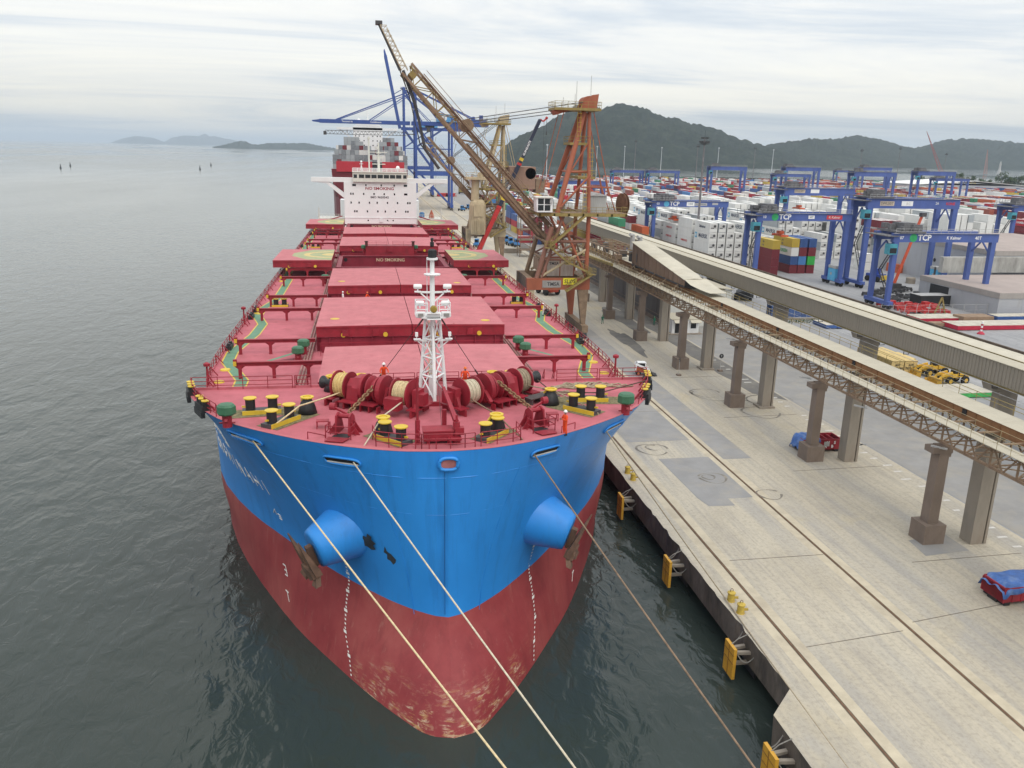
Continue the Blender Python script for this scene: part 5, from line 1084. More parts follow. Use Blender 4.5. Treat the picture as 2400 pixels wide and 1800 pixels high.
# inclined tripper housing
b = MBg(); ya, yb_ = 132.5, 161.5
n = 26; shm = []
for k in range(n):
    y0 = ya + (yb_ - ya) * k / n; y1 = ya + (yb_ - ya) * (k + 1) / n; zf = lambda y: 17.7 + (20.8 - 17.7) * (y - ya) / (yb_ - ya); x = 52.9 - (.05 if k % 2 else 0)
    q = MBg(); q.extr([(x, y0 + .01, 16.6), (x, y1 - .01, 16.6), (x, y1 - .01, zf(y1) - .05), (x, y0 + .01, zf(y0) - .05)], (.08, 0, 0)); obj('cladding_sheet', q, M_BPANEL, cg)
for k in range(5):
    y0 = ya - .3 + (yb_ - ya + .6) * k / 5; y1 = ya - .3 + (yb_ - ya + .6) * (k + 1) / 5 - .05; q = MBg(); q.extr([(52.6, y0, zf(y0)), (54.5, y0, zf(y0) + .16), (56.4, y0, zf(y0)), (56.4, y0, zf(y0) + .1), (54.5, y0, zf(y0) + .26), (52.6, y0, zf(y0) + .1)], (0, y1 - y0, zf(y1) - zf(y0))); obj('ramp_roof_sheet', q, M_WROOF, cg)
q = MBg(); A = [(54.15 + (-1.4 if k < 3 else -1.4 + .28 * (k - 2)), 132.3 - 1.4 * k, 17.75 - .28 * k + .02 * k * k) for k in range(7)]; B = [(56.8, p[1], p[2]) for p in A]; q.loft([A, B]); tr_ = obj('transition_sheet', q, M_WROOF, cg); tr_.modifiers.new('t', 'SOLIDIFY').thickness = .06
q = MBg(); q.bb(52.95, 56.2, yb_ - .1, yb_, 15.6, 20.7); q.bb(52.95, 56.2, ya, ya + .1, 16.5, 17.6); q.bb(52.8, 52.9, 158.2, 158.7, 17.2, 18.9); q.bb(56.1, 56.2, ya, yb_, 16.4, 18); q.bb(52.8, 56.3, ya, yb_, 16.3, 16.5); obj('ramp_frame', q, M_DGREY, cg)
q = MBg()
for k in range(5): y = 135 + 6 * k; q.beam((52.7, y, 16.5), (51.0, y - 1.2, 15.4), .14); q.beam((52.7, y, 16.6), (52.7, y, 15.4), .14)
obj('ramp_strut', q, M_BROWN, cg)
# tripper machinery beyond the ramp
tp = thing('tripper_car', 'dusty brown tripper machinery with railings behind the inclined gallery housing', 'machine', (53, 180, 15.3)); rr = random.Random(9)
def MBt(): b = MB(); b.M = Matrix.Translation((-53, -180, -15.3)); return b
b = MBt()
for s in (50.3, 57.2): b.beam((s, 162, 16.6), (s, 198, 16.4), .3, .5); b.beam((s, 162, 18.6), (s, 190, 18.4), .22, .3)
for k in range(9): y = 163 + k * 3.4; b.beam((50.3, y, 16.4), (50.3, y, 18.5), .16); b.beam((57.2, y, 16.4), (57.2, y, 18.5), .16); b.beam((50.3, y, 18.5), (57.2, y, 18.5), .16); b.beam((50.3, y, 16.5), (50.3, y + 3.4, 18.5), .12)
obj('frame', b, M_BROWN, tp)
b = MBt(); b.beam((49.2, 163, 16.1), (46, 186, 16.6), .5, .5); obj('yellow_beam', b, M_OLIVE, tp)
for k in range(7): b = MBt(); x, y = 51.5 + rr.uniform(0, 4), 164 + k * 4; b.bb(x, x + rr.uniform(.8, 1.8), y, y + rr.uniform(1, 2.2), 16.6, 17.4 + rr.uniform(0, 1.4)); obj('drive_unit', b, M_BROWN if k % 2 else M_DGREY, tp)
for y in (165, 170): b = MBt(); b.tube((55.5, y, 18.4), (55.5, y, 21.6), .5, 10); b.tube((55.5, y, 21.4), (54.7, y - .6, 21.6), .35, 8); obj('vent_stack', b, M_LGREY, tp)
b = MBt()
for x in (49.2, 58): 
    for z in (17.2, 17.8): b.tube((x, 162, z), (x, 198, z), .04, 4)
    for k in range(16): b.tube((x, 162 + 2.3 * k, 16.5), (x, 162 + 2.3 * k, 17.8), .04, 4)
obj('handrail', b, M_OLIVE, tp)
# upper gallery
ug = thing('grain_conveyor_bridge', 'long enclosed conveyor bridge with grey corrugated side and pale dusty roof', 'conveyor', (80, 60, QZ))
UX0, UX1, UZ0, UZ1 = 77.0, 83.3, 11.1, 14.1; PL = 3.0
b = MB()
for k in range(10): b.bb(UX0 + (.0 if k % 2 else -.05), UX0 + .1, PL * k / 10 + .004, PL * (k + 1) / 10 - .004, UZ0 + .25, UZ1 - .02)
gpm = b.mesh('girder_panel', M_GIRD)
b = MB(); b.bb(UX0 - .12, UX0 + .15, 0, PL - .02, UZ0, UZ0 + .25); b.bb(UX1 - .1, UX1, 0, PL, UZ0, UZ1); b.bb(UX0 + .1, UX1 - .1, 0, PL, UZ0 + .05, UZ0 + .15); egm = b.mesh('bottom_flange', M_MOSS)
b = MB(); b.extr([(UX0 - .2, 0, UZ1), (UX0 + 2.0, 0, UZ1 + .1), (UX0 + 2.0, 0, UZ1 + .18), (UX0 - .2, 0, UZ1 + .08)], (0, PL - .03, 0)); r1m = b.mesh('roof_sheet', M_ROOF)
b = MB(); b.extr([(UX0 + 2.6, 0, UZ1 + .05), (UX0 + 5.4, 0, UZ1 + .18), (UX0 + 5.4, 0, UZ1 + .27), (UX0 + 2.6, 0, UZ1 + .14)], (0, PL - .03, 0)); r2m = b.mesh('roof_sheet', M_WROOF)
b = MB(); b.bb(UX0 + 2.02, UX0 + 2.58, 0, PL, UZ1 - .02, UZ1 + .06); b.bb(UX0 + 2.25, UX0 + 2.4, 0, PL, UZ1 + .06, UZ1 + .22); gum = b.mesh('roof_gutter', M_MOSS)
b = MB(); b.bb(UX1 - .85, UX1 - .1, 0, PL, UZ1 + .0, UZ1 + .1); b.bb(UX1 - .35, UX1 - .05, 0, PL, UZ1 + .1, UZ1 + .42); edm = b.mesh('roof_kerb', mat('dark brown roof edge', (.13, .10, .075), .85, var=.3))
b = MB(); b.beam((UX0 + .1, 1.4, UZ0), (UX0 + .1, 1.4, UZ0 - .55), .08); b.beam((UX0 + .9, 1.4, UZ0), (UX0 + .9, 1.4, UZ0 - .55), .08); b.beam((UX0 + .1, 1.4, UZ0 - .5), (UX0 + .9, 1.4, UZ0 - .5), .08); hgm = b.mesh('hanger', M_DGREY)
for k in range(92):
    o = V((-80, 48 + PL * k - 60, -QZ))
    p = link('girder_panel', gpm, ug, o); link('bottom_flange', egm, ug, o); link('roof_sheet', r1m, ug, o); link('roof_sheet', r2m, ug, o); link('roof_gutter', gum, ug, o); link('roof_kerb', edm, ug, o)
    if k % 2: link('hanger', hgm, ug, o)
b = MB(); b.box((0, 0, 3.4), (2.7, 1.3, 6.8)); b.box((0, 0, 7.05), (5.2, 1.7, .9), top=(1.15, 1)); ucm = b.mesh('column', M_CONC)
for k in range(8): link('column', ucm, ug, V((80.1 - 80, 59.5 + 30 * k - 60, 0)))
b = MB(); b.M = Matrix.Translation((-80, -60, -QZ)); b.tube((76.6, 48, 11.2), (76.6, 320, 11.2), .03, 4); b.tube((76.6, 48, 10.4), (76.6, 320, 10.4), .03, 4); obj('cable_run', b, M_LGREY, ug)
# dark warehouse and kiosk
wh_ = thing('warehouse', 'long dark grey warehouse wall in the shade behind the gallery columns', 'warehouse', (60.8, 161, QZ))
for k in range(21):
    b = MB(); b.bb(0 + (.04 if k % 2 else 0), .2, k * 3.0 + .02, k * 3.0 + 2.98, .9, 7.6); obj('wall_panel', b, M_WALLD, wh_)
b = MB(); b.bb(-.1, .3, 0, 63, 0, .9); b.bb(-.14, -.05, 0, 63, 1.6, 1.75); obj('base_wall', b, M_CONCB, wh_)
b = MB(); b.bb(.2, 14, .0, .2, 0, 7.6); obj('end_wall', b, mat('white corrugated cladding', (.62, .63, .60), .6, var=.06, streak=5), wh_)
b = MB(); b.extr([(-.3, -.3, 7.6), (7, -.3, 8.5), (14.3, -.3, 7.6), (14.3, -.3, 7.75), (7, -.3, 8.65), (-.3, -.3, 7.75)], (0, 63.6, 0)); obj('roof', b, M_ROOF, wh_)
kk = thing('gatehouse', 'small white kiosk with a dark doorway and cream awnings under the gallery', 'kiosk', (59.6, 154, QZ))
b = MB(); b.bb(0, 5.6, 0, 4.5, .15, 2.9); obj('wall', b, M_WHITE, kk); b = MB(); b.bb(-.6, 6.2, -.8, 4.6, 0, .15); obj('step', b, M_CONC, kk)
b = MB(); b.extr([(.2, 0, 2.9), (2.9, 0, 2.9), (2.9, -1.0, 2.35), (.2, -1.0, 2.35)], (0, 0, .07)); obj('awning', b, M_WROOF, kk); b = MB(); b.extr([(3.6, 0, 2.9), (5.8, 0, 2.9), (5.8, -1.0, 2.35), (3.6, -1.0, 2.35)], (0, 0, .07)); obj('awning', b, M_WROOF, kk)
b = MB(); b.bb(.6, 2.6, -.04, .02, .2, 2.3); obj('doorway', b, M_BLACK, kk); b = MB(); b.bb(1.55, 1.65, -.07, -.03, .2, 2.3); obj('door_post', b, M_WHITE, kk); b = MB(); b.bb(3.9, 5.0, -.04, .02, 1.1, 2.2); obj('window', b, M_GLASS, kk)
b = MB(); b.extr([(-.3, -.2, 2.9), (5.9, -.2, 2.9), (5.9, 4.8, 3.3), (-.3, 4.8, 3.3)], (0, 0, .1)); obj('roof', b, M_ROOF, kk)
# ================================================================== SHIPLOADERS
def shiploader(lb, Y, boom_len, main, second):
    t = thing('shiploader', lb, 'shiploader', (35, Y, QZ)); ox = Matrix.Translation((-35, -Y, -QZ))
    def nb(): b = MB(); b.M = ox; return b
    ya, yb = Y - 5, Y + 5; XL, XR = 30.4, 40.9
    for x in (XL, XR):
        b = nb(); b.bb(x - .6, x + .6, ya - 2.2, yb + 2.2, 4.7, 6.0); obj('sill_beam', b, M_BROWN, t)
        for y in (ya - 1.4, ya + 1.4, yb - 1.4, yb + 1.4):
            b = nb(); b.bb(x - .35, x + .35, y - .9, y + .9, 3.9, 4.7)
            for d in (-.5, .5): b.tube((x - .4, y + d, 3.95), (x + .4, y + d, 3.95), .4, 10)
            obj('bogie', b, M_DGREY, t)
        for y in (ya, yb):
            b = nb(); b.extr([(x - .35, y - .45, 6.0), (x + .45, y - .45, 6.0), (x + .8, y - .45, 12.8), (x - 1.3 if x > 35 else x - .8, y - .45, 12.8)], (0, .9, 0)); obj('leg', b, (M_BROWN if y == ya else main) if x > 35 else M_TAN, t)
        b = nb(); b.bb(x - .55, x + .55, ya + .6, yb - .6, 12.72, 14.9); obj('portal_beam', b, M_BROWN, t)
    for y in (ya, yb): b = nb(); b.bb(XL - .8, XR + .95, y - .55, y + .55, 12.75, 14.92); obj('portal_beam', b, main if y == ya else M_BROWN, t)
    # tower tubes
    def tb(nm, p, q, r, m): b = nb(); b.tube(p, q, r, 10); obj(nm, b, m, t)
    for y in (ya, yb): tb('tower_leg', (31.6, y, 14.9), (34.2, y, 24.5), .45, M_BROWN if y == yb else second); tb('tower_leg', (41.2, y, 14.9), (41.2, y, 27), .42, main)
    tb('tower_leg', (36.5, ya, 27.0), (32.5, ya, 15), .3, second)
    for y in (ya, yb): tb('brace', (34, y, 21.8), (41.2, y, 21.8), .3, second); tb('brace', (32.4, y, 15.2), (41, y, 20.3), .26, M_TAN); tb('brace', (41, y, 15.4), (35.6, y, 26.6), .26, main); tb('brace', (33, y, 18.4), (41, y, 18.4), .2, second); tb('brace', (33.1, y, 18.6), (39.5, y, 21.8), .18, second)
    for z in (18.4, 21.8): tb('brace', (41.2, ya, z), (41.2, yb, z), .24, main); tb('brace', (33, ya, z), (33, yb, z), .24, M_BROWN)
    tb('brace', (41.2, ya, 15), (41.2, yb, 21.8), .2, M_BROWN); tb('brace', (41.2, yb, 15), (41.2, ya, 21.8), .2, M_BROWN)
    b = nb(); b.bb(33.8, 39.2, ya + 2, yb - 1, 15.0, 18.6); obj('transfer_house', b, mat('streaked white cladding', (.52, .48, .43), .7, var=.12, sc=.8, dirt=(.28, .17, .12), da=.45, dsc=.5, streak=6), t)
    b = nb()
    for x in (33.8, 36.5, 39.2): b.bb(x - .1, x + .1, ya + 1.9, ya + 2.0, 15, 18.7)
    b.bb(33.8, 39.2, ya + 1.9, ya + 2.0, 18.5, 18.75); obj('house_frame', b, main, t)
    b = nb(); b.bb(31.4, 48.4, Y - 6, Y - 5.2, 26.5, 27.1); b.bb(31.4, 48.4, Y + 5.2, Y + 6, 26.5, 27.1)
    for k in range(7): b.bb(31.5 + k * 2.75, 31.8 + k * 2.75, Y - 6, Y + 6, 26.52, 27.0)
    dk = obj('slew_deck', b, M_OLIVE, t); b = nb(); b.bb(31.4, 35.0, Y - 6, Y + 6, 27.1, 27.16); b.bb(36, 48.3, Y - 6, Y - 2, 27.1, 27.16); b.bb(40, 48.3, Y - 2, Y + 6, 27.1, 27.16); obj('deck_plate', b, M_BROWN, dk)
    def rails(x0, x1, y0, y1, z, m=M_OLIVE, par=t, h=1.1):
        b = nb()
        for (a, c), (d, e) in (((x0, y0), (x1, y0)), ((x1, y0), (x1, y1)), ((x1, y1), (x0, y1)), ((x0, y1), (x0, y0))):
            L = max(abs(d - a), abs(e - c)); n = max(2, round(L / 1.2))
            for i in range(n): f = i / n; b.tube((a + (d - a) * f, c + (e - c) * f, z), (a + (d - a) * f, c + (e - c) * f, z + h), .035, 4)
            for q in (h / 2, h): b.tube((a, c, z + q), (d, e, z + q), .035, 4)
        obj('handrail', b, m, par)
    rails(33.8, 48.4, Y - 6, Y + 6, 27.1)
    b = nb(); b.extr([(30.9, Y - 6.9, 27.3), (33.8, Y - 6.9, 27.3), (33.8, Y - 6.9, 29.8), (30.7, Y - 6.9, 29.9)], (0, 2.8, 0)); cb = obj('operator_cab', b, M_WHITE, t)
    b = nb(); b.bb(30.5, 34.0, Y - 7.2, Y - 3.9, 29.85, 30.05); obj('cab_roof', b, M_CREAMW, cb)
    for x in (31.05, 32.3):
        for z in (27.6, 28.75): b = nb(); b.bb(x, x + 1.05, Y - 6.95, Y - 6.88, z, z + 1.0); obj('window', b, M_GLASS, cb)
    b = nb(); b.bb(33.2, 33.7, Y - 7.2, Y - 6.9, 28.9, 29.6); obj('cooler_unit', b, M_LGREY, cb)
    b = nb(); b.bb(41.6, 44.8, Y - 4, Y + 1, 27.1, 30.2); mr = obj('machinery_room', b, mat('grey ribbed cladding', (.40, .41, .40), .6, var=.08, streak=4, dirt=(.28, .24, .2), da=.2), t)
    for k in range(9): b = nb(); b.bb(41.65 + .35 * k, 41.75 + .35 * k, Y - 4.06, Y - 4, 27.1, 30.15); obj('cladding_rib', b, M_LGREY, mr)
    b = nb(); b.extr([(41.4, Y - 4.3, 30.2), (45, Y - 4.3, 30.2), (43.2, Y - 4.3, 30.75)], (0, 5.6, 0)); obj('room_roof', b, M_LGREY, mr)
    b = nb(); b.lathe([(.3, -.3), (2.1, -.3), (2.1, -.2), (.5, -.15), (.5, .15), (2.1, .2), (2.1, .3), (.3, .3)], (48.6, Y - 2, 28.6), (1, .25, 0), 26); obj('cable_reel', b, M_RUST, t)
    # mast
    top = 45.2
    for y in (Y - 4.8, Y + 4.8): s = 1 if y > Y else -1; tb('mast_strut', (35.2, y, 27), (40.4, Y + s * 1.3, top), .48, main); tb('mast_column', (41.2, y, 27), (41.4, Y + s * 1.3, top), .36, main)
    tb('mast_brace', (35.6, ya, 28), (41.2, ya, 34), .2, main); tb('mast_brace', (37.7, Y - 3.4, 34.5), (41.3, Y - 3, 34.5), .22, main); tb('mast_brace', (37.7, Y + 3.4, 34.5), (41.3, Y + 3, 34.5), .22, main); tb('mast_brace', (38, Y - 3.2, 34.8), (41.3, Y - 2.4, 40), .16, main); tb('mast_brace', (37.6, Y - 3.4, 34.5), (37.6, Y + 3.4, 34.5), .2, main); tb('mast_brace', (38.8, Y - 2.4, 39.4), (38.8, Y + 2.4, 39.4), .2, main); tb('mast_brace', (39, Y - 2.2, 40), (37.7, Y + 3.2, 34.6), .14, main); tb('mast_brace', (39, Y + 2.2, 40), (37.7, Y - 3.2, 34.6), .14, main)
    for x0, x1, z, w in ((34.5, 43.2, 45.4, 3.0), (37.6, 41.6, 39.3, 2.6), (39.2, 42.6, 33.2, 3.4)):
        b = nb(); b.bb(x0, x1, Y - w, Y + w, z, z + .45); p = obj('platform', b, M_OLIVE, t); rails(x0, x1, Y - w, Y + w, z + .45, M_OLIVE, p)
    b = nb(); b.extr([(34.5, Y - 2, 45.4), (37.5, Y - 2, 45.4), (35.2, Y - 2, 44.6)], (0, 4, 0)); obj('platform_bracket', b, main, t)
    for k in range(5): b = nb(); b.lathe([(.3, 0), (1.1, 0), (1.1, .3), (.3, .3)], (41.0 , Y - 1.6 + k * .7, 46.9), (0, 1, 0), 16); obj('sheave', b, main, t)
    b = nb(); b.extr([(39.4, Y - 2, 45.9), (42.6, Y - 2, 45.9), (42.9, Y - 2, 48.4), (41.6, Y - 2, 48.2)], (0, .2, 0)); b.extr([(39.4, Y + 1.8, 45.9), (42.6, Y + 1.8, 45.9), (42.9, Y + 1.8, 48.4), (41.6, Y + 1.8, 48.2)], (0, .2, 0)); obj('sheave_bracket', b, main, t)
    b = nb()
    for z0, z1, x, y in ((27.1, 33.2, 40.4, Y - 4.4), (33.6, 39.3, 41.6, Y - 3.2), (39.7, 45.4, 39.2, Y - 2.6)):
        for d in (-.3, .3): b.tube((x + d, y, z0), (x + d, y, z1 + 1), .045, 4)
        for k in range(int((z1 - z0) / .8)): z = z0 + .4 + k * .8; b.tube((x - .3, y, z), (x + .3, y, z), .035, 4); b.path([(x - .3, y, z), (x - .35, y - .6, z), (x + .35, y - .6, z), (x + .3, y, z)], .03, 4)
    obj('caged_ladder', b, mat('ladder yellow', (.46, .31, .05), .6, var=.2), t)
    for x, y, h in ((41.6, Y - 1, 51.6), (39.0, Y - .6, 50.6), (38.2, Y - 2.8, 48.2), (36.0, Y - 2.8, 47.6)): tb('aerial', (x, y, 45.9), (x, y, h), .05, M_LGREY)
    for y in (Y - 2.2, Y + 2.2): tb('back_stay', (42.0, y, 45.2), (45.4, y, 31.8), .09, main); tb('back_stay', (45.4, y, 31.8), (47.2, y, 27), .09, main); b = nb(); b.beam((45.0, y, 33), (45.7, y, 30.2), .5, .25); obj('stay_link', b, main, t); tb('fore_stay', (36.4, y * 1.0, 45.4), (33.0, y * 1.0, 31), .07, main)
    tb('mast_brace', (39.5, Y - 5, 31.8), (45.2, Y - 5, 31.8), .14, main)
    # stairs
    for (a, c) in (((40.5, 27.0), (33.6, 21.0)), ((33.8, 20.8), (37.4, 17.9)), ((37.6, 17.9), (41.6, 16.0)), ((42.0, 15.8), (37.0, 12.6))):
        b = nb(); p, q = V((a[0], ya - 1.3, a[1])), V((c[0], ya - 1.3, c[1]))
        for d in (-.5, .5): b.beam(p + V((0, d, 0)), q + V((0, d, 0)), .1, .35)
        for d in (-.5, .5):
            b.tube(p + V((0, d, 1.1)), q + V((0, d, 1.1)), .04, 4)
            for k in range(6): e = p.lerp(q, k / 5); b.tube(e + V((0, d, 0)), e + V((0, d, 1.1)), .035, 4)
        n = 14
        for k in range(n): e = p.lerp(q, (k + .5) / n); b.box(e, (.35, .95, .05))
        obj('stair_flight', b, M_OLIVE, t)
    for x, z in ((33.6, 20.8), (37.5, 17.8), (41.8, 15.8)): b = nb(); b.bb(x - .8, x + .8, ya - 2.0, ya - .5, z - .1, z); p = obj('stair_landing', b, M_OLIVE, t); rails(x - .8, x + .8, ya - 2.0, ya - .5, z, M_OLIVE, p)
    # boom
    a = V((35.6, Y, 19.7)); d = V((5.4, Y, 52.4)) - V((33.5, Y, 22.3)); d.normalize(); u = V((-d.z, 0, d.x)); u = u if u.z > 0 else -u; w = 2.5
    pv = V((33.5, Y, 22.3)); n = int((boom_len + 3) / 3.0); b0 = pv - d * 3.0
    bm_ = nb()
    for sy in (-1, 1):
        for h in (0, 2.3): p = b0 + u * h + V((0, sy * w, 0)); bm_.beam(p, p + d * n * 3.0, .34, .42)
    br = obj('boom', bm_, M_BROWN, t)
    for k in range(n):
        q = nb(); p = b0 + d * 3.0 * k
        for sy in (-1, 1):
            o = V((0, sy * w, 0)); q.beam(p + o, p + o + u * 2.3, .15); q.beam(p + o + u * (0 if k % 2 else 2.3), p + o + d * 3.0 + u * (2.3 if k % 2 else 0), .15)
        for h in (0, 2.3): q.beam(p + u * h - V((0, w, 0)), p + u * h + V((0, w, 0)), .16); q.beam(p + u * h - V((0, w, 0)), p + u * h + V((0, w, 0)) + d * 3.0, .12)
        obj('boom_lattice', q, M_BROWN if k < n - 4 else M_OLIVE, br)
    q = nb(); L = boom_len * .62
    for sy in (-1, 1): p = b0 + u * .25 + V((0, sy * 1.1, 0)); q.beam(p, p + d * L, .5, .5)
    p = b0 + u * .55; q.beam(p, p + d * L, 1.8, .3); p = b0 - u * .5 + V((0, w * .9, 0)); q.beam(p, p + d * L * .9, .5, .4); p = b0 - u * .55 - V((0, w * .9, 0)); q.beam(p + d * 4, p + d * (L * .7), .3, .3); obj('belt_conveyor', q, M_BROWN, br)
    q = nb(); p = b0 + d * (boom_len * .34) + u * 2.5
    for sy in (-1, 1): o = V((0, sy * (w + .9), 0)); q.tube(b0 + u * 2.6 + o, b0 + u * 2.6 + o + d * boom_len * .96, .05, 4); q.tube(b0 + u * 3.4 + o, b0 + u * 3.4 + o + d * boom_len * .96, .05, 4); q.beam(b0 + u * 2.3 + o * .85, b0 + u * 2.3 + o * .85 + d * boom_len * .96, .7, .06)
    obj('boom_walkway', q, M_BROWN, br)
    sp = pv + d * (boom_len * .60) + u * 2.6
    for sy in (-1, 1): q = nb(); q.lathe([(.3, -.4), (1.15, -.4), (1.15, .4), (.3, .4)], sp + V((0, sy * 1.6, .2)), (0, 1, 0), 16); obj('hoist_sheave', q, M_BROWN, br)
    for sy, z in ((-1.7, 46.9), (0, 46.2), (1.7, 45.6)): q = nb(); q.tube(sp + V((0, sy, .8 + (z - 46.2) * .7)), (40.0, Y + sy, z), .075, 5); obj('hoist_rope', q, M_DGREY, t)
    if boom_len > 35:
        tip = pv + d * boom_len; q = nb(); a0 = tip - d * 1.6 + u * .4; e0 = V((3.3, Y, 58.6))
        for sy in (-.8, .8):
            for h in (0, 1.15): q.tube(a0 + V((h, sy, 0)), e0 + V((h, sy, -.3 * h)), .09 if h == 0 else .06, 5)
        for k in range(9):
            f, g = k / 9, (k + 1) / 9; q.tube(a0.lerp(e0, f) + V((0, -.8, 0)), a0.lerp(e0, g) + V((1.15, -.8, 0)), .05, 4); q.tube(a0.lerp(e0, g) + V((0, -.8, 0)), a0.lerp(e0, g) + V((1.15, -.8, 0)), .05, 4); q.tube(a0.lerp(e0, g) + V((0, .8, 0)), a0.lerp(e0, g) + V((1.15, .8, 0)), .05, 4)
        obj('tip_jib', q, M_TAN, br); q = nb(); q.beam(a0 + V((-.25, 0, 0)), e0 + V((-.25, 0, .4)), .45, .45); q.box(e0 + V((-.2, 0, .4)), (1.2, 1.6, .6)); obj('spout_rail', q, M_DGREY, br)
        q = nb(); pts = [a0 + V((.3, 0, 0)), V((9.2, Y, 46)), V((11.0, Y, 38)), V((13.6, Y, 34.5))]; q.path(pts, .32, 6); q.path([p + V((-.9, .4, 1)) for p in pts], .12, 5); obj('hanging_chute', q, M_DGREY, br)
        q = nb(); p = pv + d * (boom_len - 3.5) + u * 1.2; q.beam(p - V((0, w, 0)), p + V((0, w, 0)), 1.2, 1.0, upv=u); obj('head_drive', q, M_OLIVE, br)
    # counterweight end
    q = nb(); p = b0 - d * 1.5 - V((2.5, 0, 2.0)); q.box(p, (3.4, 5, 2.4), 0); q.box(p + V((1.6, 0, -1.6)), (2.6, 4.2, 2.0)); obj('tail_station', q, M_BROWN, t)
    return t
sl5 = shiploader('tall orange and brown shiploader raising its lattice boom, sign SL 05 below', 158.2, 41.0, M_ORNG, mat('rusty rose tube', (.25, .12, .085), .65, var=.2, sc=.6, dirt=(.17, .10, .08), da=.3, streak=3))
def ls(x, y, z): return V((x - 35, y - 158.2, z - QZ))
b = MB(); b.bb(36.6, 39.2, 152.5, 152.62, 13.75, 15.0); o = obj('sign_plate', b, mat('sign yellow', (.70, .60, .03), .5), sl5, ls(0, 0, 0) + V((0, 0, 0))); o.location = (-35, -158.2, -QZ)
text('SL:05', 1.0, M_BLACK, sl5, facing(ls(37.9, 152.49, 14.35)), bold=.015)
b = MB(); b.bb(32.6, 36.2, 152.55, 152.64, 13.2, 14.55); o = obj('maker_plate', b, mat('sign grey', (.30, .28, .26), .6), sl5); o.location = (-35, -158.2, -QZ)
text('TMSA', .95, M_DGREY, sl5, facing(ls(34.7, 152.53, 13.85)), bold=.02); text('TMSA', .75, M_DGREY, sl5, facing(ls(35.3, 155.18, 17.4)), bold=.02)
sl2 = shiploader('second brown shiploader with a tan slewing turret standing farther along the quay', 257, 24.0, M_TAN, M_BROWN)
def l2(b): b.M = Matrix.Translation((-35, -257, -QZ)); return b
b = l2(MB()); b.lathe([(2.6, 0), (2.7, 1), (2.5, 8.5), (2.2, 9.5), (1.5, 10.2)], (33.0, 250.5, 13.6), n=8); b.lathe([(1.2, 0), (1.2, 6.2)], (32.2, 250.5, 23.6), n=12)
for k in range(8): b.bb(30.9 + .55 * k, 31.1 + .55 * k, 247.8, 247.95, 14, 18)
b.bb(31.6, 34.4, 247.8, 247.95, 19, 22.5); obj('slewing_turret', b, M_TAN, sl2)
b = l2(MB()); b.bb(29.2, 35.2, 248, 253, 29.6, 30.3)
for x in (29.2, 31.2, 33.2, 35.2): b.tube((x, 248, 30.3), (x, 248, 31.6), .07, 4)
for z in (31, 31.6): b.tube((29.2, 248, z), (35.2, 248, z), .07, 4)
b.lathe([(.9, 0), (.9, .4)], (33.5, 249, 30.9), (0, 1, 0), 14); obj('lookout_platform', b, M_TAN, sl2)
b = l2(MB()); b.bb(42.6, 50.5, 251, 262, 27, 33.5); obj('machinery_house', b, mat('brown house cladding', (.27, .17, .125), .75, var=.12, streak=3), sl2)
b = l2(MB()); b.lathe([(0, 0), (1.6, 0)], (49, 250.95, 31.6), (0, -1, 0), 20); obj('round_emblem', b, mat('emblem pale', (.55, .58, .55), .7, var=.3, sc=1.5), sl2)
b = l2(MB()); b.bb(50.7, 53.4, 251, 256, 26, 30); obj('side_house', b, M_BROWN, sl2)
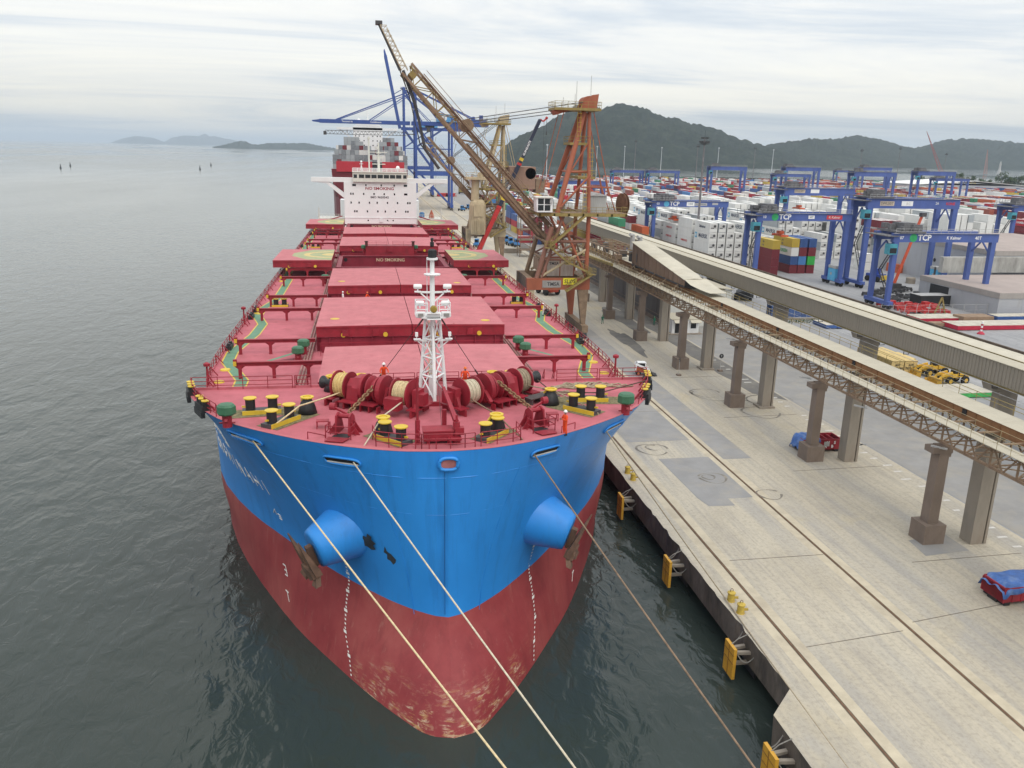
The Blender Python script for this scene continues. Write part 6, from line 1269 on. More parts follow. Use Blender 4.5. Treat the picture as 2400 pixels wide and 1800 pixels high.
# ================================================================== SHIP-TO-SHORE CRANES
def sts(lb, Y, up_, ztop):
    t = thing('container_crane', lb, 'crane', (40, Y, QZ)); ox = Matrix.Translation((-40, -Y, -QZ))
    def nb(): b = MB(); b.M = ox; return b
    XF, XR, ZG = 29.5, 50.0, 52.0
    for x in (XF, XR):
        b = nb(); b.bb(x - .9, x + .9, Y - 10, Y + 10, 5.0, 6.8); obj('sill_beam', b, M_BLUE, t); b = nb(); b.bb(x - .8, x + .8, Y - 9, Y + 9, 23, 25.2); obj('portal_tie', b, M_BLUE, t)
        for y in (Y - 8.5, Y + 8.5):
            b = nb(); b.box((x, y, (5 + ztop) / 2 if x == XF else 30), (1.3, 1.8, ztop - 5 if x == XF else 50), 0, (.8, .8)); obj('leg', b, M_BLUE, t)
            b = nb(); b.bb(x - .5, x + .5, y - 3, y + 3, 4.2, 5.0)
            for k in range(6): b.tube((x - .5, y - 2.6 + k, 4.0), (x + .5, y - 2.6 + k, 4.0), .42, 8)
            obj('bogie', b, M_DGREY, t)
    for y in (Y - 8.5, Y + 8.5):
        b = nb(); b.beam((XF, y, 24.2), (XR, y, 24.2), 1.6, 2.2); obj('portal_beam', b, M_BLUE, t)
        b = nb(); b.beam((XF + .5, y, 51), (XR - .5, y, 25), .9); obj('diagonal_brace', b, M_BLUE, t); b = nb(); b.beam((XF + 1, y, 25.5), (XR - 1, y, 7), .7); obj('diagonal_brace', b, M_BLUE, t); b = nb(); b.beam((XF, y, 38), (XR, y, 38), .6); b.beam((XF, y, 38.5), (XR, y, 52), .5); obj('diagonal_brace', b, M_BLUE, t)
        b = nb(); b.beam((XF, y * .3 + Y * .7, ztop), (XR + 14, y * .5 + Y * .5, ZG + 3), .55); b.beam((XF, y * .3 + Y * .7, ztop), (XR - 6, y, ZG + 2), .7); b.beam((XF, y * .4 + Y * .6, ztop - 4), (XR + 2, y, ZG + 2), .45); obj('back_stay', b, M_BLUE, t)
    b = nb(); b.beam((XF, Y - 5, ztop), (XF, Y + 5, ztop), 1.4); b.beam((XF, Y - 7, 60), (XF, Y + 7, 60), .8); b.bb(XF - 2.2, XF + 1.8, Y - 4, Y + 4, ztop, ztop + .5)
    for k in range(5): b.tube((XF - 2 + k * .9, Y - 4, ztop), (XF - 2 + k * .9, Y - 4, ztop + 1.6), .08, 4)
    obj('apex', b, M_BLUE, t)
    for y in (Y - 3.2, Y + 3.2): b = nb(); b.beam((XF - 2, y, ZG), (XR + 22, y, ZG), .9, 2.1); obj('girder', b, M_BLUE, t)
    b = nb(); b.bb(XR - 8, XR + 4, Y - 4.5, Y + 4.5, ZG + 1.2, ZG + 5.4); mh = obj('machinery_house', b, mat('machinery house blue', (.10, .33, .62), .5, var=.12), t)
    b = nb(); b.lathe([(1.2, 0), (1.6, 0), (1.6, .1), (1.2, .1)], (XR - 4, Y - 4.55, ZG + 3.3), (0, -1, 0), 20); b.bb(XR - 4.2, XR - 3.8, Y - 4.65, Y - 4.55, ZG + 2.2, ZG + 4.4); obj('round_emblem', b, M_WHITE, mh)
    b = nb(); b.bb(XR + 12, XR + 21, Y - 4, Y + 4, ZG + 1, ZG + 3); b.box((XR + 18, Y, ZG + 4), (2, 3, 3)); b.box((XR + 13.5, Y, ZG + 3.6), (1.5, 3, 2)); obj('back_platform', b, M_BLUE, t)
    b = nb()
    for k in range(16): x = XF + 4 + k * 2.4; b.tube((x, Y - 3.9, ZG + 1), (x, Y - 3.9, ZG + 2.2), .07, 4)
    b.tube((XF, Y - 3.9, ZG + 2.2), (XR + 21, Y - 3.9, ZG + 2.2), .07, 4); obj('handrail', b, M_LGREY, t)
    hx = XF - 3.0; L = 55.0
    ang = radians(101) if up_ else pi
    d = V((cos(ang), 0, sin(ang))); u = V((-d.z, 0, d.x)); u = u if u.z > 0 or up_ else -u
    for y in (Y - 3.0, Y + 3.0):
        b = nb(); p = V((hx, y, ZG)); b.beam(p, p + d * (L - 4), .9, 2.0, upv=u if up_ else (0, 0, 1)); b.beam(p + d * (L - 4), p + d * L, .8, 1.6, upv=u if up_ else (0, 0, 1), w2=.5, h2=.6); obj('boom', b, M_BLUE, t)
    b = nb()
    for k in range(12): p = V((hx, Y, ZG)) + d * (2 + k * 4.6); b.beam(p - V((0, 3, 0)), p + V((0, 3, 0)), .4)
    obj('boom_cross_tie', b, M_BLUE, t)
    if up_:
        for y in (Y - 2.5, Y + 2.5): b = nb(); p = V((hx, y, ZG)) + d * 24; b.beam((XF, y, ztop), p, .35); obj('fore_stay', b, M_BLUE, t)
    else:
        for y in (Y - 3, Y + 3):
            for f in (.42, .76): b = nb(); p = V((hx, y, ZG + 1)) + d * L * f; b.beam((XF, y, ztop), p, .42); b.beam((XF, y, ztop - 1.4), p + V((1.5, 0, 0)), .22); obj('fore_stay', b, M_BLUE, t)
        text('Terminal de', 1.25, M_WHITE, t, facing((-9 - 40, -3.5, ZG - QZ)), bold=.02); text('Contêineres', 1.25, M_WHITE, t, facing((7 - 40, -3.5, ZG - QZ)), bold=.02)
        b = nb(); z0 = 46.8; 
        for zz in (z0, z0 - 1.9): b.beam((-21, Y - 12, zz), (24, Y - 12, zz), .28)
        for k in range(22): x = -20.5 + k * 2.05; b.beam((x, Y - 12, z0 - 1.9), (x + 1.02, Y - 12, z0), .17); b.beam((x + 1.02, Y - 12, z0), (x + 2.05, Y - 12, z0 - 1.9), .17)
        b.bb(-22, -20.4, Y - 13, Y - 11, z0 - 2.4, z0 - .4); b.beam((24, Y - 12, z0 - 1), (29, Y - 8, z0 - 1), .5); obj('lattice_boom', b, M_DGREY, t)
    b = nb(); b.bb(XF + 6, XF + 11, Y - 2.5, Y + 2.5, ZG - 2.2, ZG - .8); b.bb(XF + 6.5, XF + 8.5, Y - 4.2, Y - 2.4, ZG - 4.6, ZG - 2); obj('trolley', b, M_DGREY, t)
    b = nb()
    for k in range(7): z = 8 + k * 5.5; b.bb(XR + .9, XR + 2.6, Y - 9.5, Y - 7.5, z, z + .15); b.beam((XR + 1, Y - 8.9, z), (XR + 2.5, Y - 8.9, z + 5.5), .35)
    obj('stair_tower', b, M_LGREY, t)
    return t
sts('blue container crane with its boom lowered flat over the red container ship', 505, False, 70.5)
sts('blue container crane farther off with its boom raised steeply', 645, True, 80)
# ------------------------------------------------------------------ red container ship beyond
cs = thing('container_ship', 'red container ship with white superstructure stacked with containers beyond the bulk carrier', 'ship', (3, 492, 0))
M_CSR = mat('container ship red', (.17, .02, .03), .5, var=.15); M_CSB = mat('container ship bright red', (.46, .025, .04), .5, var=.08)
b = MB(); rows = []
for yy, wt, wb, zt_ in ((0, 21.4, 17.5, 26), (6, 21.6, 19.5, 26), (25, 21.6, 21.4, 24), (200, 21.6, 21.6, 24), (230, 18, 15, 24)):
    rows.append([(-wt, yy, zt_), (-wt * .98, yy, 20), (-wb, yy + 1.5, 10), (-wb, yy + 2, -3), (wb, yy + 2, -3), (wb, yy + 1.5, 10), (wt * .98, yy, 20), (wt, yy, zt_)])
b.loft(rows, closed=True); b.add(rows[0], [tuple(range(7, -1, -1))]); b.add(rows[-1], [tuple(range(8))]); obj('hull', b, M_CSR, cs)
for x0, x1 in ((-18.6, 1.4), (7.0, 19.4)): b = MB(); b.bb(x0, x1, -.5, 1.0, 24.6, 30.3); obj('breakwater', b, M_CSB, cs)
b = MB(); b.bb(1.4, 7.0, .4, 2.0, 24.0, 30.0); obj('dark_gap', b, M_BLACK, cs)
b = MB(); b.bb(-10, 9.8, 108, 122, 24, 52); tw = obj('superstructure', b, M_WHITE, cs); b = MB(); b.bb(-21, 20, 108, 112, 49.5, 51)
for s in (-1, 1): b.beam((s * 19, 110, 49.5), (s * 10, 110, 43), .7); b.beam((s * 14, 110, 50), (s * 14, 110, 46.5), .5)
obj('bridge_wing', b, M_WHITE, tw)
for z in (45.5, 42.5, 39.5):
    for x in (-8.4, -6, -2.8, 3.2, 6.2, 8.2): b = MB(); b.bb(x - .35, x + .35, 107.9, 108, z - .35, z + .35); obj('window', b, M_GLASS, tw)
b = MB(); b.bb(-7, 7, 107.9, 108.0, 52.2, 53.4); b.bb(-8, 8, 108.0, 118, 52, 54); b.tube((0, 112, 54), (0, 112, 62), .5, 8); b.lathe([(1.2, 0), (1.6, 1), (1.2, 2.4), (0, 3)], (-6, 110, 54), n=12); obj('bridge_top', b, M_WHITE, tw)
b = MB(); b.tube((-.5, 6, 26), (-.5, 6, 44), .5, 8, .3); b.bb(-1.6, .6, 5, 7, 42.5, 42.8); obj('foremast', b, M_WHITE, cs)
# ------------------------------------------------------------------ CONTAINERS
PAL = {'white': ((.70, .70, .68), 'white'), 'maroon': ((.19, .030, .040), 'maroon'), 'red': ((.42, .025, .045), 'bright red'), 'orange': ((.52, .12, .045), 'orange'), 'blue': ((.045, .10, .27), 'dark blue'), 'sky': ((.08, .23, .50), 'light blue'), 'grey': ((.36, .39, .41), 'pale grey'), 'green': ((.05, .24, .13), 'green'), 'yellow': ((.50, .36, .06), 'mustard yellow'), 'rust': ((.30, .085, .06), 'rusty red'), 'lime': ((.05, .42, .08), 'bright green'), 'pink': ((.60, .06, .30), 'magenta')}
CM = {k: mat('container ' + k, v[0], .55, var=.07, sc=.3, dirt=tuple(x * .6 + .05 for x in v[0]), da=.18, dsc=.35, streak=3) for k, v in PAL.items()}
M_CTOP = mat('container roof white', (.74, .74, .72), .6, var=.06, dirt=(.5, .47, .42), da=.2, dsc=.3)
CMESH = {}
def cmesh(col, L, H):
    k = (col, L, H)
    if k not in CMESH:
        b = MB(); W_ = 2.44; b.m = 0
        b.bb(-W_ / 2 + .03, W_ / 2 - .03, .03, L - .03, .06, H - .08)
        for x in (-W_ / 2, W_ / 2 - .12):
            for y in (0, L - .12): b.bb(x, x + .12, y, y + .12, 0, H)
            b.bb(x, x + .12, .12, L - .12, H - .14, H - .01); b.bb(x, x + .12, .12, L - .12, .01, .14)
        for y in (0, L - .12): b.bb(-W_ / 2 + .12, W_ / 2 - .12, y, y + .12, H - .14, H - .02); b.bb(-W_ / 2 + .12, W_ / 2 - .12, y, y + .12, .02, .14)
        if col != 'white':
            n = int(L / .8)
            for i in range(n): y = .3 + (L - .6) * i / n; b.bb(-W_ / 2 + .005, -W_ / 2 + .03, y, y + .35, .14, H - .14)
            for x in (-.55, -.15, .15, .55): b.bb(x - .025, x + .025, -.02, .03, .14, H - .14)
        b.m = 1; b.quad((-W_ / 2 + .12, .12, H - .07), (W_ / 2 - .12, .12, H - .07), (W_ / 2 - .12, L - .12, H - .07), (-W_ / 2 + .12, L - .12, H - .07))
        CMESH[k] = b.mesh('shipping_container', [CM[col], M_CTOP if col in ('white', 'grey', 'red', 'maroon') else CM[col]])
    return CMESH[k]
b = MB(); b.bb(-1.1, 1.1, -.04, .03, .15, 2.7); b.bb(-1.0, 1.0, -.055, -.04, .2, 1.0); b.m = 1; b.lathe([(0, 0), (.40, 0), (.40, .05)], (.35, -.06, 1.95), (0, -1, 0), 14); b.bb(-.9, .1, -.06, -.04, 1.25, 1.5); b.m = 2; b.bb(-1.0, 1.0, -.05, -.04, 1.1, 2.5); REEF = b.mesh('refrigeration_unit', [CM['white'], M_DGREY, mat('unit grey', (.50, .50, .49), .6, var=.1)])
M_NAVY = mat('logo navy', (.05, .07, .12), .6); M_LBLUE = mat('logo blue', (.10, .40, .62), .5); M_LGRN = mat('logo green', (.03, .35, .12), .5); M_LRED = mat('logo red', (.55, .04, .05), .5)
b = MB(); b.bb(-.012, 0, -.85, .85, .5, 2.2); LOGOB = b.mesh('logo_square', M_LBLUE)
b = MB(); pts = []
for k in range(14): r = .72 if k % 2 == 0 else .34; a = pi * k / 7 + .22; pts.append((-.02, r * cos(a), 1.35 + r * sin(a)))
b.add(pts, [tuple(range(14))]); LOGOS = b.mesh('logo_star', M_WHITE)
CG = 'shipping containers stacked in the yard'
nind = 0
def container(col, x, y, z, L=12.19, H=2.62, zone='in the stacked rows beyond the conveyor bridge', top=True, rot=0.0, label=None, logo=None, reefer=False, group=CG, tier=None):
    global nind; nind += 1
    o = link('shipping_container', cmesh(col, L, H), None, (x, y, z), rot)
    kind_ = 'refrigerated container' if reefer else 'shipping container'
    tag(o, label or f"{PAL[col][1]} {kind_} {tier or ('topmost' if top else 'lower')} {zone}", 'container', group)
    if reefer: link('refrigeration_unit', REEF, o)
    if logo == 'MAERSK':
        l = link('logo_square', LOGOB, o, (-1.235, L - 1.5, 0)); link('logo_star', LOGOS, l); text('MAERSK', 1.75, M_NAVY, o, facing((-1.24, L / 2 - 1.0, H / 2), (0, -1, 0)), bold=.03, sx=1.08)
    elif logo:
        body, sz, m_, sx = logo; text(body, sz, m_, o, facing((-1.24, L / 2, H / 2), (0, -1, 0)), bold=.025, sx=sx)
    return o
rc = random.Random(17)
MIXC = ['maroon'] * 9 + ['white'] * 11 + ['grey'] * 5 + ['blue'] * 5 + ['red'] * 4 + ['orange'] * 2 + ['rust'] * 3 + ['green'] * 1 + ['yellow'] * 2 + ['sky'] * 1
cand = []   # (x, y, tier, col, H, reefer, top)
def block(x0, nx, y0, y1, kind_, hmin, hmax):
    ny = int((y1 - y0) / 14.6); Hs = [[0] * ny for _ in range(nx)]
    for j in range(ny):
        for i in range(nx): Hs[i][j] = rc.choice(list(range(hmin, hmax + 1))) if rc.random() > .06 else max(0, hmin - 2)
    for j in range(ny):
        for i in range(nx):
            for k in range(Hs[i][j]):
                tp = k == Hs[i][j] - 1; left = i == 0 or Hs[i - 1][j] <= k; front = j == 0 or Hs[i][j - 1] <= k
                if tp or left or front:
                    col = 'white' if kind_ == 'reef' else rc.choice(MIXC)
                    if kind_ == 'reef' and rc.random() < .06: col = 'grey'
                    cand.append((x0 + 1.22 + i * 2.85, y0 + j * 14.6, k, col, 2.9 if kind_ == 'reef' else 2.62, kind_ == 'reef', tp))
# lanes of stacks run along the quay direction
block(104.0, 6, 243.5, 420, 'reef', 4, 5); block(127.5, 6, 262, 420, 'reef', 3, 5); block(158, 7, 272, 420, 'reef', 3, 5); block(190, 7, 285, 430, 'reef', 3, 5); block(222, 7, 292, 430, 'reef', 3, 5); block(254, 7, 320, 440, 'reef', 3, 5)
block(64, 4, 300, 420, 'mix', 2, 4); block(84.5, 4, 275, 420, 'mix', 2, 5); block(286, 8, 320, 460, 'mix', 3, 5); block(320, 8, 340, 470, 'mix', 3, 5); block(354, 8, 380, 480, 'mix', 3, 5)
for ln in range(19):
    x0 = 78 + ln * 33; y0 = 436 + max(0, (x0 - 250) * .12)
    for ya, yb in ((y0, 590), (610, 760), (785, 930)):
        if x0 < 90 and ya > 600: continue
        block(x0, 8, ya, yb, 'mix', 2, 4)
special = []
def S(*a, **k): special.append((a, k))
Z1 = 'by the blue yard crane numbered 10'
S('maroon', 120.8, 232.4, QZ, top=False, label='maroon shipping container at the bottom under a yellow one by crane 10'); S('maroon', 120.8, 232.4, QZ + 2.62, top=False, label='maroon shipping container second from the bottom under a yellow one by yard crane 10'); S('maroon', 120.8, 232.4, QZ + 5.24, top=False, label='maroon shipping container just beneath the yellow one by yard crane 10')
S('yellow', 120.8, 232.4, QZ + 7.0 + .86, label='mustard yellow shipping container on a maroon stack of its own by yard crane 10', logo=('m\nsc', 1.0, M_NAVY, 1.2))
cx_ = (129.2, 131.9, 134.9)
for k, cols in enumerate((('maroon', 'blue', 'white', 'yellow'), ('maroon', 'sky', 'maroon', 'blue'), ('maroon', 'lime', 'maroon', 'blue'))):
    for q, col in enumerate(cols):
        lg = ('EVERGREEN', 1.35, M_LGRN, 1.0) if col == 'white' else ('m\nsc', 1.0, M_NAVY, 1.2) if col == 'yellow' else None
        S(col, cx_[k], 236.5, QZ + q * 2.66, top=q == 3, logo=lg, label=f"{PAL[col][1]} container, {('bottom', 'second', 'third', 'top')[q]} tier, {('left', 'middle', 'right')[k]} column of the stack beside crane 10 legs", reefer=False)
for k in range(6):
    for q, col in enumerate(('blue', 'blue', 'rust')): S(col, 181 + k * 2.8, 236, QZ + q * 2.66, top=q == 2, zone='in the stack touching the left of the grey shed', tier=('ground tier', 'second tier', 'topmost')[q])
for k in range(3): S('rust', 178 + k * 2.8, 262, QZ + 7.98, zone='behind the dark blue stack beside the grey shed'); S('maroon', 184 + k * 2.8, 276, QZ + 10.6, zone='behind the dark blue stack beside the grey shed')
S('orange', 166, 236.5, QZ, L=6.06, label='small orange shipping container standing alone on the paving left of the sheds')
S('white', 158.5, 243, QZ, L=6.06, top=False, label='cream tank container on the ground left of the lone orange container'); S('white', 158.5, 243, QZ + 2.7, L=6.06, label='cream tank container on top of another left of the lone orange container')
for q in range(4): S('red' if q == 3 else 'maroon', 262 + 0, 292, QZ + q * 2.75 + 1.5, zone='at the right edge of the photo behind the shed', top=q == 3, logo=('HAMBURG SÜD', 1.2, M_WHITE, 1) if q == 3 else None); S('red' if q == 3 else 'maroon', 265, 292, QZ + q * 2.75 + 1.5, zone='at the right edge of the photo behind the shed', top=q == 3)
S('red', 70.6, 322, QZ, rot=radians(90), label='bright red container with white lettering across the quay behind the shiploader', logo=('HAMBURG SÜD', 1.3, M_WHITE, 1.05), group=None)
S('white', 123.6, 262, QZ, label='white refrigerated container standing alone on the ground behind yard crane 10', logo='MAERSK', reefer=True); S('white', 126.6, 262, QZ, label='white refrigerated container second in the ground row behind yard crane 10', reefer=True)
for a, k in special:
    o = container(*a, **k)
    if a[1] == 70.6: o.rotation_euler = (0, 0, radians(90)); o.location = (70.6, 322, QZ)
def ckey(c): return (c[0] ** 2 + c[1] ** 2)
cand.sort(key=ckey)
lim = 290 - nind; stuff = {}
lg_n = 0
for c in cand:
    x, y, k, col, H, rf, tp = c
    if lim > 0 and y < 470:
        lim -= 1; lg = None
        if rf and y < 330 and x < 140 and col == 'white':
            r = rc.random(); lg = 'MAERSK' if r < .55 else ('HAMBURG SÜD', .8, M_LRED, 1) if r < .68 else ('Safmarine', 1.2, M_NAVY, 1.05) if r < .82 else None
        zone = ('in the outer reefer row under crane 03' if x < 107 else 'in the reefer rows under crane 03' if x < 125 else 'in the reefer rows behind crane 10' if x < 150 else 'in the reefer rows behind the tall cranes' if x < 220 else 'in the reefer rows behind the shed') if rf else 'in the mixed rows left of the reefers' if x < 110 else 'in the mixed rows at far right'
        zone = ('with star panel ' if lg == 'MAERSK' else 'with cursive lettering ' if lg and lg[0] == 'Safmarine' else 'with red lettering ' if lg else '') + zone
        container(col, x, y, QZ + k * H, H=H, zone=zone, top=tp, logo=lg, reefer=rf, tier=('ground tier', 'second tier', 'third tier', 'fourth tier', 'fifth tier')[k])
    else: stuff.setdefault((col, H), []).append((x, y, k, H))
# everything farther off: one object of real boxes
b = MB(); mlist = []; mi_ = {}
for (col, H), l in stuff.items():
    for m_ in (CM[col], M_CTOP if col in ('white', 'grey', 'red', 'maroon') else CM[col]):
        if m_.name not in mi_: mi_[m_.name] = len(mlist); mlist.append(m_)
    a0, a1 = mi_[CM[col].name], mi_[(M_CTOP if col in ('white', 'grey', 'red', 'maroon') else CM[col]).name]
    for x, y, k, H_ in l:
        z = QZ + k * H_; b.m = a0; b.bb(x - 1.2, x + 1.2, y, y + 12.1, z, z + H_ - .03); b.m = a1; b.quad((x - 1.1, y + .1, z + H_ - .02), (x + 1.1, y + .1, z + H_ - .02), (x + 1.1, y + 12, z + H_ - .02), (x - 1.1, y + 12, z + H_ - .02))
o = kind(obj('far_container_stacks', b, mlist), 'stuff'); o['label'] = 'far rows of mixed shipping containers beyond the nearer stacks'
# containers on the red ship
b = MB(); mlist = [CM['grey'], CM['white'], CM['maroon'], mat('container mid grey', (.22, .24, .26), .6)]
prof = [(-21.2, 17, 8.5), (-21.2, 60, 12.5), (-16, 95, 15)]
for y, z0, hts in ((8, 26, [3, 3, 4, 4, 4, 4, 4, 4, 3, 3, 3, 3, 4, 4, 4, 4, 3]), (40, 26, [4, 5, 5, 5, 6, 5, 5, 3, 3, 3, 4, 4, 5, 5, 5, 5, 4]), (75, 26, [5, 5, 7, 7, 7, 7, 6, 5, 5, 4, 5, 6, 7, 7, 7, 6, 5])):
    for i, h in enumerate(hts):
        for k in range(h): b.m = rc.choice([0, 0, 1, 3, 3, 2]); x = -20.8 + i * 2.5; b.bb(x + .03, x + 2.44, y, y + 12, z0 + k * 2.62, z0 + k * 2.62 + 2.55)
kind(obj('deck_containers', b, mlist, cs), 'stuff')
# ================================================================== RUBBER-TYRED YARD CRANES
RT = {}
def rtg(lb, x0, y, ztop, S_, num=None, tcp=False, spread=None, variant=0):
    key = (round(ztop, 1), round(S_, 1), variant); h = ztop - QZ
    if key not in RT:
        P_ = {}; gd = 2.0 if variant == 0 else 2.6; lw = 1.25 if variant == 0 else 1.5
        def leg():
            b = MB(); zb, zt = 1.9, h - gd; b.box((0, 0, (zb + zt) / 2), (lw * .8, 1.0, zt - zb), 0, (1.25, 1.1)); return b
        P_['leg'] = leg().mesh('leg', M_RBLUE)
        b = MB(); b.bb(-.2, S_ + .2, -.55, .55, h - gd, h); P_['main_girder'] = b.mesh('main_girder', M_RBLUE)
        b = MB(); b.bb(-.4, S_ + .2, -.9, -.6, h + .02, h + .1); n = 14
        for k in range(n + 1): b.tube((S_ * k / n, -.85, h), (S_ * k / n, -.85, h + 1.1), .045, 4)
        for z in (.55, 1.1): b.tube((0, -.85, h + z), (S_, -.85, h + z), .045, 4)
        P_['girder_walkway'] = b.mesh('girder_walkway', M_LGREY)
        b = MB(); b.bb(-.65, .65, -1.6, 8.6, 1.0, 1.9); P_['sill_beam'] = b.mesh('sill_beam', M_RBLUE)
        b = MB()
        for d in (-1, 1): b.lathe([(.3, -.3), (.75, -.28), (.8, 0), (.75, .28), (.3, .3)], (0, d * .95, .8), (1, 0, 0), 16)
        b.bb(-.25, .25, -1.2, 1.2, .7, 1.2); P_['wheel_bogie'] = b.mesh('wheel_bogie', M_TYRE)
        b = MB(); tx = 1.0 if variant == 0 else 0.5
        b.bb(tx, tx + 6.5, -1.2, 8.2, h + .1, h + .5)
        for q in range(9): b.box((tx + 1 + rr.uniform(0, 5), rr.uniform(0, 7), h + .9 + rr.uniform(0, .5)), (rr.uniform(.6, 2), rr.uniform(.6, 1.8), rr.uniform(.6, 1.8)))
        for k in range(7): b.tube((tx + k * 1.08, -1.25, h + .5), (tx + k * 1.08, -1.25, h + 1.6), .05, 4); b.tube((tx + k * 1.08, 8.2, h + .5), (tx + k * 1.08, 8.2, h + 1.6), .05, 4)
        b.tube((tx, -1.25, h + 1.6), (tx + 6.5, -1.25, h + 1.6), .05, 4); b.bb(tx + 2, tx + 5, 1, 5.5, h + .5, h + 2.3); b.bb(-2.2, tx, -1, 8, h - .7, h - .5)
        for k in range(5): b.tube((-2.2, -1 + k * 2.2, h - .5), (-2.2, -1 + k * 2.2, h + .7), .05, 4)
        b.tube((-2.2, -1, h + .6), (-2.2, 8, h + .6), .05, 4); P_['trolley'] = b.mesh('trolley', mat('sooty crane machinery', (.13, .13, .14), .7, var=.35, sc=2))
        b = MB(); b.box((.2, -.4, h - gd - 1.6), (2.0, 1.9, 2.4)); P_['operator_cab'] = b.mesh('operator_cab', mat('teal cab', (.06, .28, .36), .4, var=.2))
        b = MB(); b.box((.2, -1.38, h - gd - 1.9), (1.7, .06, 1.2)); P_['window'] = b.mesh('window', M_GLASS)
        b = MB(); b.bb(-2.7, 2.7, -.5, .5, 0, .5); b.box((0, 0, 1.0), (1.8, 1.4, .8)); b.box((-2.6, 0, .2), (.3, 2.2, .5)); b.box((2.6, 0, .2), (.3, 2.2, .5)); P_['spreader'] = b.mesh('spreader', mat('spreader orange', (.55, .10, .035), .5, var=.15))
        b = MB(); b.box((0, 0, 2.9), (2.0, 3.6, 3.4)); P_['power_box'] = b.mesh('power_box', M_CYAN)
        b = MB(); b.bb(-1.05, 1.05, -1.85, 1.85, 4.65, 5.4); b.box((-1.02, .2, 3.1), (.08, .7, .7)); P_['power_top'] = b.mesh('exhaust_unit', M_LGREY)
        b = MB(); 
        for d in (-.35, .35): b.beam((d, .8, 2), (d, 6.2, h * .48), .12, .25); b.beam((d, 6.2, h * .48), (d, 1.0, h - gd - .3), .12, .25)
        for k in range(14): f = (k + .5) / 14; b.box((0, .8 + 5.4 * f, 2 + (h * .48 - 2) * f), (.7, .3, .05)); b.box((0, 6.2 - 5.2 * f, h * .48 + (h - gd - .3 - h * .48) * f), (.7, .3, .05))
        P_['stair'] = b.mesh('stair', M_DGREY)
        b = MB(); b.beam((0, .3, h * .72), (0, 3.6, h - gd), .3); b.beam((0, 6.7, h * .72), (0, 3.6, h - gd), .3); P_['knee_brace'] = b.mesh('knee_brace', M_RBLUE)
        RT[key] = P_
    P_ = RT[key]; t = thing('yard_crane', lb, 'crane', (x0, y, QZ), 0, 'blue gantry cranes in the container yard')
    for yy in (0, 7): link('main_girder', P_['main_girder'], t, (0, yy, 0))
    link('girder_walkway', P_['girder_walkway'], t); link('trolley', P_['trolley'], t); c = link('operator_cab', P_['operator_cab'], t, (-.6, 0, 0)); link('window', P_['window'], c)
    for xx in (.8, S_ - .8):
        for yy in (0, 7): link('leg', P_['leg'], t, (xx, yy, 0)); link('wheel_bogie', P_['wheel_bogie'], t, (xx, yy, 0))
        link('sill_beam', P_['sill_beam'], t, (xx, 0, 0)); link('knee_brace', P_['knee_brace'], t, (xx, 0, 0))
    link('stair', P_['stair'], t, (1.9, 0, 0)); pb = link('power_box', P_['power_box'], t, (S_ - .6, 3.2, 0)); link('exhaust_unit', P_['power_top'], pb)
    if spread is not None:
        sx_, sz_ = spread; s_ = link('spreader', P_['spreader'], t, (sx_, 3.5, sz_)); s_.rotation_euler = (0, 0, pi / 2); b = MB()
        for dx in (-.8, .8):
            for dy in (-.5, .5): b.tube((sx_ + dx, 3.5 + dy, sz_ + 1), (sx_ + dx, 3.5 + dy, h - .5), .03, 4)
        obj('hoist_rope', b, M_DGREY, t)
    gz = h - (1.0 if variant == 0 else 1.3)
    if num: text(num, 1.0, M_WHITE, t, facing((1.9, -.58, gz)), bold=.02)
    if tcp:
        text('TCP', 1.9, M_WHITE, t, facing((7.8, -.58, gz)), bold=.05); b = MB(); b.lathe([(.62, 0), (.95, 0), (.95, .03), (.62, .03)], (4.9, -.56, gz), (0, -1, 0), 20); b.bb(4.8, 5.0, -.6, -.56, gz - .9, gz + .9); b.bb(4.0, 5.8, -.6, -.56, gz - .1, gz + .1); obj('round_emblem', b, M_LBLUE if num == '03' else M_LGRN, t)
    return t
r3 = rtg('blue yard crane numbered 03 standing over the white reefer stacks', 96.7, 277, 22.7, 27.3, '03', True, (9.5, 12.5))
b = MB(); b.bb(12.2, 15.0, -.58, -.55, 17.5, 18.9); obj('white_plate', b, M_WHITE, r3); b = MB(); b.bb(15.1, 19.6, -.58, -.55, 17.7, 18.6); obj('grey_plate', b, M_LGREY, r3); text('HHI', .9, M_NAVY, r3, facing((13.6, -.6, 18.2))); text('DO TERMINAL', .6, M_NAVY, r3, facing((17.3, -.6, 18.15))); b = MB(); b.bb(21.5, 23.6, -.58, -.55, 18.0, 18.7); obj('grey_plate', b, M_LGREY, r3)
r10 = rtg('blue yard crane numbered 10 above the mustard yellow container stack', 103.7, 212, 23.4, 27.3, '10', True, (9.0, 13.5))
b = MB(); b.bb(14.6, 16.4, -.58, -.55, 18.5, 19.4); obj('white_plate', b, M_WHITE, r10); text('50T', .7, M_NAVY, r10, facing((15.5, -.6, 18.95))); b = MB(); b.bb(20.0, 24.6, -.58, -.55, 18.4, 19.5); obj('red_plate', b, M_LRED, r10); text('K Kalmar', .9, M_WHITE, r10, facing((22.3, -.6, 18.95)))
r7 = rtg('nearest blue yard crane numbered 07 in front of the grey sheds', 121.6, 178, 21.4, 27.3, '07', True, None); text('K Kalmar', 1.0, M_WHITE, r7, facing((15.5, -.58, 16.9)), bold=.02); text('40T', 1.1, M_WHITE, r7, facing((22, -.58, 16.9)), bold=.02)
rs = rtg('tall blue yard crane with a long girder and red raised ladder beside its left leg', 133.7, 209, 27.8, 27.3, None, False, None, 1)
